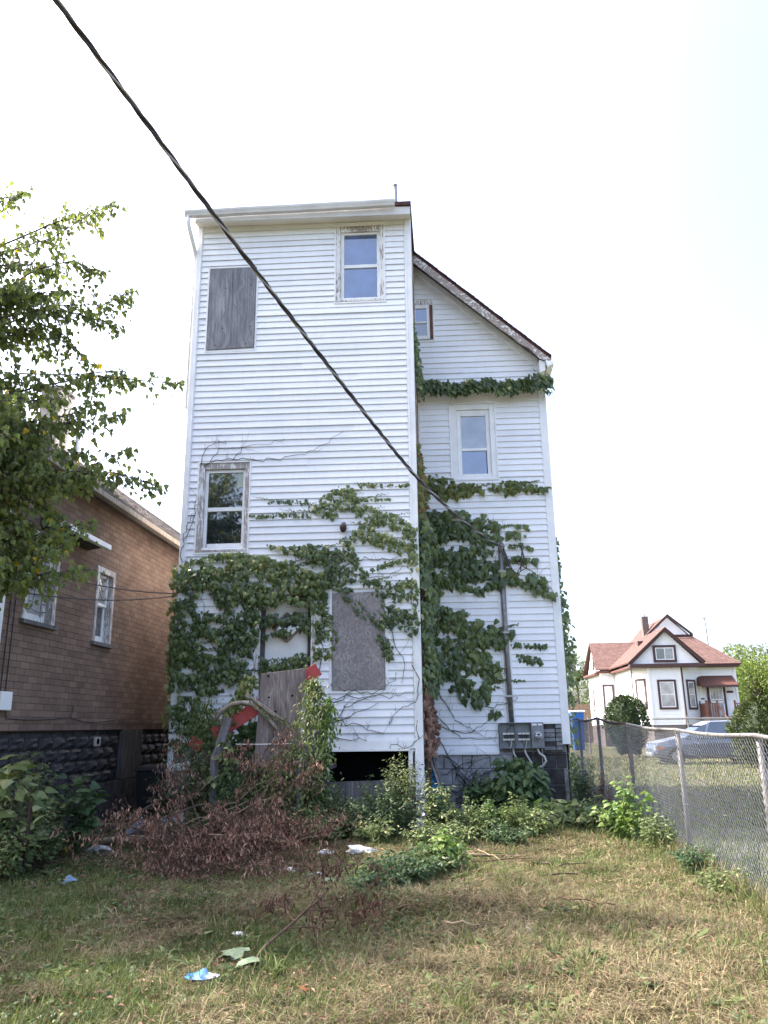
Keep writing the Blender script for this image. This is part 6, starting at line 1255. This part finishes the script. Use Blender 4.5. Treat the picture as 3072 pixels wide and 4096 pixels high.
for (x, y, an, lb) in ((-4.72, 12.1, .5, 'small pale blue pail tipped over behind the limb'), (-4.25, 12.3, -.3, 'larger pale blue pail lying behind the brush heap')):
    rr = .10 if 'small' in lb else .16; o = empty('pail', (x, y, 0), lb, 'pail'); q = MB(); d = Vector((math.cos(an), math.sin(an), .75 if rr < .12 else .35)).normalized(); c = Vector((x, y, rr+.05))
    q.tube([c-d*.14, c-d*.13, c+d*.16], [rr*.75, rr*.8, rr], 16); q.build('bucket', 'pail_blue', o, smooth=False); q = MB(); q.tube([c+d*.15, c+d*.165], rr*1.05, 16); q.build('rim', 'trim_white', o)
def bigleaf(x, y, s, mat, lb, rot, z=.07):
    o = np_mesh('fallen_leaf', IVY[0]*s, IVY[1], mat, np.full(len(IVY[0]), .8)); o.location = (x, y, float(gh(x, y))+z); o.rotation_euler = (random.uniform(-.2, .2), random.uniform(-.2, .2), rot); tag(o, lb, 'leaf', 'large leaves lying on the lawn')
bigleaf(-1.50, 6.0, .20, 'fallen_pale', 'large pale green leaf lying left of the fallen branch', 1.2); bigleaf(-1.40, 5.85, .17, 'fallen_pale', 'pale green leaf at the cut end of the fallen branch', 2.6)
bigleaf(-1.62, 5.9, .13, 'fallen_pale', 'small pale leaf beside the wrapper', .2); bigleaf(-.95, 5.2, .085, 'leaf_brown_big', 'rust brown leaf in the foreground straw', -.7)
bigleaf(-1.3, 8.7, .16, 'fallen_pale', 'wilted pale leaf left of the middle weed clump', .4); bigleaf(-3.2, 5.4, .10, 'fallen_pale', 'pale leaf on the lower left lawn', 2.2); bigleaf(-2.62, 8.3, .09, 'foil_yellow', 'yellow leaf on the lawn before the brush heap', .9)
o = np_mesh('flower', HEART[0]*.05, HEART[1], 'flower_violet'); o.location = (-.42, 11.85, .36); o.rotation_euler = (1.2, 0, 0); tag(o, 'single pale violet flower in the weeds at the tower corner', 'flower')
# ================================================================== trees
def rbez(a, b, rise, n=9):
    a = np.array(a, float); b = np.array(b, float); m = (a+b)/2+np.array([0, 0, rise]); w_ = rng.normal(0, .16, 3); return [a*(1-f)**2+2*m*f*(1-f)+b*f*f+(rng.normal(0, .035, 3)+w_*math.sin(f*6.28) if 0 < f < 1 else 0)+np.array([0, 0, .22*f*(1-f)-.16*max(0, f-.75)]) for f in np.linspace(0, 1, n)]
tree = empty('mulberry_tree', (-8.2, 7.8, 0), 'leafy green tree reaching in from the left edge', 'tree')
q = MB(); q.tube([(-8.2, 7.8, -.2), (-8.15, 7.8, 1.5), (-8.0, 7.8, 3.2), (-7.6, 7.85, 4.6), (-7.2, 7.9, 5.8)], [.24, .2, .17, .13, .08], 10); q.build('trunk', 'bark_grey', tree, smooth=True)
tips = [(-2.98, 8.0, 5.45), (-3.20, 8.0, 4.25), (-3.45, 7.8, 4.6), (-3.55, 7.7, 4.95), (-4.0, 8.1, 8.0), (-4.2, 7.9, 7.7), (-5.2, 8.1, 8.25), (-4.7, 8.3, 7.2), (-3.75, 8.0, 6.2), (-3.62, 7.9, 6.6), (-4.0, 7.9, 6.9), (-4.2, 8.2, 5.9), (-3.75, 8.2, 5.75), (-3.9, 7.9, 5.2), (-3.9, 7.8, 4.35), (-3.75, 7.7, 3.75), (-3.75, 7.7, 3.25), (-4.05, 7.6, 3.45), (-4.35, 7.7, 3.15), (-4.7, 7.6, 3.2), (-4.9, 7.8, 3.5), (-4.2, 7.9, 3.9), (-4.5, 7.9, 4.5), (-4.6, 7.7, 4.1), (-5.2, 7.7, 3.4), (-4.8, 8.0, 5.0), (-4.9, 8.1, 5.6), (-4.8, 8.2, 6.3), (-5.1, 8.3, 6.9), (-5.5, 8.2, 7.5), (-4.1, 8.1, 4.7), (-5.4, 7.6, 4.2), (-5.6, 7.5, 3.2), (-5.7, 7.8, 5.2), (-5.9, 8.0, 6.2), (-4.4, 7.5, 3.7), (-4.95, 7.4, 3.05), (-4.3, 7.7, 4.15), (-5.3, 7.5, 3.9), (-5.0, 7.6, 4.5)]
for _ in range(62):
    z_ = random.uniform(3.1, 8.0)**1.0 if random.random() < .45 else random.uniform(3.0, 5.2)
    xb_ = float(np.interp(z_, [3, 4.3, 5.5, 6.5, 7.5, 8.2], [-4.1, -3.75, -4.1, -4.35, -4.6, -5.0])); tips.append((random.uniform(-6.6, xb_), random.uniform(6.9, 8.9), z_))
for _ in range(30): tips.append((random.uniform(-11.5, -5.5), random.uniform(5.5, 10.2), random.uniform(3.4, 8.2)))
LP = []; LD = []; limbs = MB()
for k, e in enumerate(tips):
    vis_ = k < 102; z0 = min(5.6, max(2.6, e[2]-random.uniform(.6, 1.4))); a = (-7.6+random.uniform(-.4, .3), 7.85, z0) if e[0] > -8 else (-7.9, 7.8, z0)
    pts = rbez(a, e, random.uniform(.05, .75)); limbs.tube(pts, [.022*(1-.9*i/8)+.002 for i in range(9)], 5)
    for f in np.linspace(.15, 1.0, 24 if vis_ else 12):
        i = min(7, int(f*8)); g = f*8-i; p = pts[i]*(1-g)+pts[i+1]*g; d0 = pts[min(8, i+1)]-pts[i]; d0 /= np.linalg.norm(d0)+1e-6
        for s_ in range((4 if e[2] > 5.2 else 5) if vis_ else 2):
            L = random.uniform(.10, .95)*(1.12-.88*f); an = random.uniform(0, 6.28); d = d0*.7+np.array([math.cos(an)*.7, math.sin(an)*.7, random.uniform(-1.0, .35)]); d /= np.linalg.norm(d); en = p+d*L+np.array([0, 0, -.12*L])
            limbs.tube([p, (p+en)/2+np.array([0, 0, .03]), en], [.006, .004, .002], 3, cap=False)
            nl = max(2, int(L/.042))
            for j in range(nl):
                ff = (j+.5)/nl; LP.append(p+(en-p)*ff+rng.normal(0, .035, 3)); LD.append(np.array([d[0]*.5+random.gauss(0, .35), d[1]*.5+random.gauss(0, .35), -.9+random.gauss(0, .3)]))
limbs.build('branches', 'bark_grey', tree, kind='stuff')
LP = np.array(LP); LD = np.array(LD); n = len(LP)
tint = np.clip(.1+.75*rng.random(n)+.1*np.sin(LP[:, 0]*2+LP[:, 2]*3), 0, .92); tint[rng.random(n) < .015] = 1
scatter('leaves', HEART, LP, LD, rng.normal(0, .6, (n, 3))+np.array([.3, -.6, .5]), rng.uniform(.045, .082, n), 'tree_leaf', tint, tree, kind='stuff'); NLEAF = n
def crown_tree(name, label, x, y, h, cz, rad, nl, ls, mat, trunk_r=.2, group=None, cat='tree', bark='bark_grey', lumps=14, tmpl=DIA, z0=0, shell=.5):
    root = empty(name, (x, y, z0), label, cat, group); q = MB(); q.tube([(x, y, z0-.3), (x+.1, y, z0+cz*.5), (x-.05, y+.05, z0+cz)], [trunk_r, trunk_r*.75, trunk_r*.4], 8)
    C_ = []
    for k in range(lumps):
        v = rng.normal(0, 1, 3); v /= np.linalg.norm(v); c = np.array([x, y, z0+cz])+v*np.array(rad)*rng.uniform(.35, .78); C_.append((c, rng.uniform(.28, .46)*min(rad)))
        q.tube([(x, y, z0+cz*.75), tuple((np.array([x, y, z0+cz])+c)/2), tuple(c)], [trunk_r*.35, trunk_r*.2, .015], 5)
    q.build('trunk', bark, root)
    P = []
    for c, r_ in C_:
        m = nl//lumps; v = rng.normal(0, 1, (m, 3)); v /= np.linalg.norm(v, axis=1, keepdims=True); P.append(c+v*(r_*(shell+(1.15-shell)*rng.random((m, 1))**.6))*np.array([1.15, 1.15, .85]))
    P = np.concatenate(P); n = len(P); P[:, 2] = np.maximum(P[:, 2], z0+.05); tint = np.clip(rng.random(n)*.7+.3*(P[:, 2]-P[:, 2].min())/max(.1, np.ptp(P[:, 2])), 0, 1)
    scatter('crown', tmpl, P, rng.normal(0, .7, (n, 3))+np.array([0, 0, -.5]), rng.normal(0, .6, (n, 3))+np.array([0, -.2, .7]), ls*rng.uniform(.6, 1.3, n), mat, tint, root, kind='stuff'); return root
# shade trees left of the yard (mirrored in the lower left window, and shading the ground)
crown_tree('shade_tree', 'big shade tree left of the yard, mirrored in the lower left window', -9.8, 2.0, 14, 10.2, (3.5, 4.6, 4.4), 6500, .26, 'tree_leaf', .28, lumps=26)
crown_tree('shade_tree', 'tall tree rising behind the brown house on the far left', -13.4, 9.3, 17, 12.4, (3.1, 4.6, 5.0), 6000, .28, 'tree_leaf', .3, lumps=26)
# far trees
gt = 'trees beyond the cottage'
crown_tree('garden_tree', 'sunny yellow green tree to the right of the cottage', 22.4, 60, 7, 4.4, (2.6, 2.6, 2.9), 5200, .26, 'tree_sunny', .2, gt, lumps=22)
crown_tree('garden_tree', 'taller pale tree behind the sunny tree at the right edge', 25.5, 70, 9, 5.5, (3.2, 3, 3.4), 4200, .3, 'tree_far', .2, gt, lumps=18)
crown_tree('garden_tree', 'grey green tree left of the cottage behind the board fence', 10.2, 80, 8, 4.6, (2.6, 2.4, 3.2), 3600, .3, 'tree_far', .2, gt, lumps=18)
crown_tree('garden_tree', 'yellowish shrubby tree above the board fence near the wing edge', 7.6, 78, 6, 3.6, (2.6, 2.2, 2.4), 3200, .28, 'tree_sunny', .2, gt, lumps=16)
crown_tree('garden_tree', 'thin tree top showing beside the cottage gable', 13.2, 84, 9, 7.2, (1.6, 1.6, 1.9), 1400, .3, 'tree_far', .15, gt, lumps=10)
for k, (x, y, h, r_) in enumerate(((30, 78, 8, 4), (-2, 120, 9, 6), (20, 110, 9, 6), (34, 100, 10, 6), (8, 125, 9, 6))):
    crown_tree('garden_tree', ('broad tree right of the frame beyond the cottage', 'distant tree hidden behind the white house', 'distant tree behind the cottage roof', 'distant tree far right of the cottage', 'distant tree behind the board fence')[k], x, y, h, h*.55, (r_, r_*.7, h*.45), 2200, .5, 'tree_far', .25, gt, lumps=14)
def bush(name, label, x, y, h, r_, n, ls, mat, prof):
    root = empty(name, (x, y, 0), label, 'shrub'); z = rng.uniform(0.05, 1, n); rr = r_*np.interp(z, *prof)*(.72+.34*rng.random(n)**.5); a = rng.uniform(0, 2*np.pi, n)
    rr *= 1+.10*np.sin(a*5+z*9)+.07*np.sin(a*11-z*17); P = np.stack([x+rr*np.cos(a), y+rr*np.sin(a), z*h], 1); out = np.stack([np.cos(a), np.sin(a), rng.normal(.6, .5, n)], 1)
    scatter('foliage', DIA, P, out+rng.normal(0, .4, (n, 3)), rng.normal(0, .7, (n, 3))+np.array([0, -.3, .6]), ls*rng.uniform(.6, 1.3, n), mat, rng.random(n), root, kind='stuff')
    q = MB(); q.tube([(x, y, -.1), (x, y, h*.75)], [.1, .03], 7); q.build('trunk', 'bark_grey', root)
    q = MB(); m = 9; rings = []
    for zz in np.linspace(.06, .96, 8): rings.append([q.P((x+.70*r_*float(np.interp(zz, *prof))*math.cos(2*math.pi*j/m), y+.70*r_*float(np.interp(zz, *prof))*math.sin(2*math.pi*j/m), zz*h)) for j in range(m)])
    for i in range(7):
        for j in range(m): q.f.append((rings[i][j], rings[i][(j+1) % m], rings[i+1][(j+1) % m], rings[i+1][j]))
    q.build('inner_mass', 'evergreen', root)
bush('evergreen_bush', 'dark rounded evergreen bush in front of the cottage', 8.55, 40, 2.85, 1.0, 5200, .16, 'evergreen', ([0, .15, .5, .8, .93, 1], [.35, .5, .98, .8, .5, .12]))
bush('evergreen_bush', 'dark olive evergreen bush at the right edge before the car', 11.15, 30, 2.40, 1.05, 5200, .15, 'evergreen_dull', ([0, .2, .55, .85, 1], [.6, .85, 1, .62, .15]))
# ================================================================== grass and clippings
def fbm(x, y): return np.sin(x*1.3+y*.7+.4)+.7*np.sin(-x*2.3+y*1.9+2.1)+.5*np.sin(x*4.1+y*3.7)+.4*np.sin(x*7.9-y*6.3+1)
def sample(n, y0, y1, xmin=-9, xmax=2.74):
    y = rng.uniform(y0, y1, n); xl = np.maximum(xmin, -.60*y-.9); xr = np.minimum(xmax, .37*y+1.2); x = xl+(xr-xl)*rng.random(n); return x, y
def blades(name, label, x, y, L, w, tilt, mat, tint, flat=0., parent=None, zoff=0.):
    n = len(x); z = gh(x, y)+zoff; a = rng.uniform(0, 2*np.pi, n); d = np.stack([np.cos(a), np.sin(a)], 1); side = np.stack([-d[:, 1], d[:, 0]], 1)
    b = np.stack([x, y, z], 1); h1 = L*.55*np.cos(tilt); r1 = L*.55*np.sin(tilt); t2 = np.minimum(tilt+.5, 1.65); h2 = h1+L*.45*np.cos(t2); r2 = r1+L*.45*np.sin(t2)
    W = np.zeros((n, 5, 3)); s3 = np.concatenate([side, np.zeros((n, 1))], 1)*w[:, None]/2; s3[:, 2] = rng.normal(0, .25, n)*w; d3 = np.concatenate([d, np.zeros((n, 1))], 1)
    W[:, 0] = b-s3; W[:, 1] = b+s3; m = b+d3*r1[:, None]; m[:, 2] += h1; W[:, 2] = m+s3*.8; W[:, 3] = m-s3*.8; t = b+d3*r2[:, None]; t[:, 2] += h2; W[:, 4] = t
    W[:, :, 2] = np.maximum(W[:, :, 2], z[:, None]+.004)
    o = np.arange(n)*5; F = np.concatenate([np.stack([o, o+1, o+2], 1), np.stack([o, o+2, o+3], 1), np.stack([o+3, o+2, o+4], 1)])
    return np_mesh(name, W.reshape(-1, 3), F, mat, np.repeat(tint, 5), parent, kind='stuff', label=label)
xs_, ys_ = [], []
for (n, y0, y1) in ((84000, 3.9, 6.2), (72000, 6.2, 8.6), (56000, 8.6, 12.6)):
    x, y = sample(n, y0, y1); xs_.append(x); ys_.append(y)
x = np.concatenate(xs_); y = np.concatenate(ys_); g = 1.25*fbm(x*.8, y*.8)+.6*fbm(x*2.7+1, y*2.7)-.5*(x+1.2)+rng.normal(0, .55, len(x)); green = g > .45
straw = ~green; bare = (fbm(x*2.1+3, y*2.1) > 1.05) & (rng.random(len(x)) < .85); bare |= (((x+2.7)/1.7)**2+((y-10.3)/1.1)**2 < 1) & (rng.random(len(x)) < .85); bare |= (((x+2.75)/.5)**2+((y-7.95)/.3)**2 < 1) & (rng.random(len(x)) < .9)
m = green & ~bare; n = m.sum(); far_ = np.clip(y[m]/7, .8, 1.7)
blades('grass', 'short uneven green grass on the left of the yard', x[m], y[m], rng.uniform(.03, .10, n)*far_**.3, rng.uniform(.0035, .008, n)*far_, np.abs(rng.normal(.6, .4, n)), 'grass_green', np.clip(rng.random(n)*.75+.12*fbm(x[m]*2, y[m]*2), 0, 1))
m = straw | (bare & (rng.random(len(x)) < .3)); n = m.sum(); far_ = np.clip(y[m]/7, .8, 1.7)
blades('straw', 'dry cut grass clippings strewn over the yard', x[m], y[m], rng.uniform(.05, .17, n), rng.uniform(.003, .0065, n)*far_, np.clip(rng.normal(1.25, .3, n), .2, 1.55), 'grass_straw', np.clip(rng.random(n)*.8+.13*fbm(x[m]*1.4+5, y[m]*1.4), 0, 1), zoff=.012)
x, y = sample(46000, 4.3, 12.5); m = (fbm(x*.9, y*.9)-.55*(x+.9)+rng.normal(0, .6, len(x)) < .8); x, y = x[m], y[m]; n = len(x)
blades('grass', 'thin green blades among the clippings', x, y, rng.uniform(.05, .14, n), rng.uniform(.004, .008, n), np.abs(rng.normal(.6, .4, n)), 'grass_green', .3+.6*rng.random(n))
x, y = sample(16000, 4.3, 11.5); m = (fbm(x*1.1+1, y*1.1+2)-.5*(x+.9)+rng.normal(0, .5, len(x)) > .55); x, y = x[m], y[m]; n = len(x)
scatter('ground_ivy', HEART, np.stack([x, y, gh(x, y)+rng.uniform(.015, .06, n)], 1), np.stack([rng.normal(0, 1, n), rng.normal(0, 1, n), rng.normal(-.1, .2, n)], 1), np.stack([rng.normal(0, .3, n), rng.normal(-.1, .3, n), np.ones(n)], 1), rng.uniform(.025, .06, n), 'weed_leaf', np.clip(rng.random(n)*.8, 0, .9), kind='stuff', label='small round leaved ground cover in the lawn')
x, y = sample(9000, 4.3, 12.5); x = np.concatenate([x, rng.normal(-2.7, .9, 5200)]); y = np.concatenate([y, rng.normal(10.2, .75, 5200)]); n = len(x)
scatter('leaf_litter', SHRIV, np.stack([x, y, gh(x, y)+rng.uniform(.015, .05, n)], 1), rng.normal(0, 1, (n, 3))*np.array([1, 1, .2]), rng.normal(0, .5, (n, 3))+np.array([0, 0, 1]), rng.uniform(.02, .06, n), 'dead_leaf', rng.random(n), kind='stuff', label='dry leaf crumbs scattered on the yard')
cx_, cy_ = sample(420, 4.4, 12.2); cx_ = np.repeat(cx_, 34); cy_ = np.repeat(cy_, 34); n = len(cx_); hh_ = np.repeat(rng.uniform(.4, 1.3, n//34), 34); kind_ = np.repeat(rng.random(n//34), 34)
tx, ty = cx_+rng.normal(0, .05, n), cy_+rng.normal(0, .05, n); ok = tx < 2.72; gm = (kind_ < .62) & ok; sm_ = (kind_ >= .62) & ok
blades('grass', 'ragged green tufts standing up from the mown yard', tx[gm], ty[gm], (rng.uniform(.08, .22, n)*hh_)[gm], rng.uniform(.004, .009, gm.sum()), np.abs(rng.normal(.5, .35, gm.sum())), 'grass_green', np.clip(.15+.8*rng.random(gm.sum()), 0, 1))
blades('straw', 'dead brown tufts standing up from the mown yard', tx[sm_], ty[sm_], (rng.uniform(.08, .2, n)*hh_)[sm_], rng.uniform(.003, .007, sm_.sum()), np.abs(rng.normal(.7, .4, sm_.sum())), 'grass_straw', np.clip(.7*rng.random(sm_.sum()), 0, 1))
PX, PYY, PT_ = [], [], []
for _ in range(46):          # matted dark thatch left by the mower
    a_, b_ = sample(1, 4.5, 11.5); r1, r2, rot = random.uniform(.12, .42), random.uniform(.06, .16), random.uniform(-.5, .5); m_ = int(2600*r1*r2*3.1); u_ = rng.normal(0, .5, m_)*r1; v_ = rng.normal(0, .5, m_)*r2
    PX.append(a_[0]+u_*math.cos(rot)-v_*math.sin(rot)); PYY.append(b_[0]+u_*math.sin(rot)+v_*math.cos(rot)); PT_.append(np.clip(rng.random(m_)*random.uniform(.25, .7), 0, 1))
x, y, tt_ = map(np.concatenate, (PX, PYY, PT_)); kk = x < 2.7; x, y, tt_ = x[kk], y[kk], tt_[kk]; n = len(x)
blades('straw', 'dark matted heaps of mown grass lying on the yard', x, y, rng.uniform(.06, .2, n), rng.uniform(.004, .008, n), np.clip(rng.normal(1.3, .25, n), .4, 1.55), 'grass_straw', tt_*.6, zoff=.025)
x, y = sample(150, 4.4, 11.5); x = np.repeat(x, 9)+rng.normal(0, .035, 1350); y = np.repeat(y, 9)+rng.normal(0, .035, 1350); n = len(x); a_ = rng.uniform(0, 6.28, n)
scatter('ground_ivy', OVAL, np.stack([x, y, gh(x, y)+rng.uniform(.01, .03, n)], 1), np.stack([np.cos(a_), np.sin(a_), rng.uniform(.1, .6, n)], 1), np.stack([rng.normal(0, .2, n), rng.normal(0, .2, n), np.ones(n)], 1), rng.uniform(.06, .15, n), 'weed_leaf', np.clip(rng.random(n), 0, .93), kind='stuff', label='broad leaved rosettes dotted through the lawn')
# taller fringe by the fence, under the walls
n = 800; y = rng.uniform(6.6, 14, n); x = 2.76-np.abs(rng.normal(0, .10, n))
blades('grass', 'taller yellowing grass fringe along the fence foot', x, y, rng.uniform(.10, .34, n), rng.uniform(.005, .009, n), np.abs(rng.normal(.25, .2, n)), 'grass_straw', .1+.7*rng.random(n))
n = 2600; y = rng.uniform(6.6, 15, n); x = 2.76-rng.normal(0, .2, n)
blades('grass', 'green grass fringe along the fence foot', x, y, rng.uniform(.08, .28, n), rng.uniform(.006, .010, n), np.abs(rng.normal(.3, .2, n)), 'grass_green', .2+.7*rng.random(n))
n = 3000; x = rng.uniform(-5.6, 2.6, n); y = rng.uniform(11.6, 13.3, n)
blades('grass', 'rank grass at the foot of the white house', x, y, rng.uniform(.08, .26, n), rng.uniform(.006, .011, n), np.abs(rng.normal(.4, .3, n)), 'grass_green', rng.random(n))
n = 22000; y = 13.3+rng.random(n)**1.6*26; x = 3.0+rng.random(n)*np.minimum(14, .42*y)
blades('grass', 'mown lawn beyond the chain link fence', x, y, rng.uniform(.05, .11, n)*1.2, rng.uniform(.012, .03, n)*np.clip(y/20, .7, 2), np.abs(rng.normal(.5, .3, n)), 'grass_green', np.clip(.1+.6*rng.random(n), 0, 1))
n = 14000; y = 13.3+rng.random(n)**1.4*28; x = 3.0+rng.random(n)*np.minimum(14, .42*y)
blades('straw', 'dry patches on the lawn beyond the fence', x, y, rng.uniform(.05, .12, n), rng.uniform(.012, .03, n)*np.clip(y/20, .7, 2), np.clip(rng.normal(.9, .4, n), .1, 1.5), 'grass_straw', .1+.6*rng.random(n))
n = 9000; y = rng.uniform(4.5, 13.6, n); x = 2.95+np.abs(rng.normal(0, 1.2, n))
blades('grass', 'patchy weeds growing through the gravel lot', x, y, rng.uniform(.04, .14, n), rng.uniform(.006, .012, n), np.abs(rng.normal(.4, .3, n)), 'grass_green', rng.random(n))
bpy.context.view_layer.update()
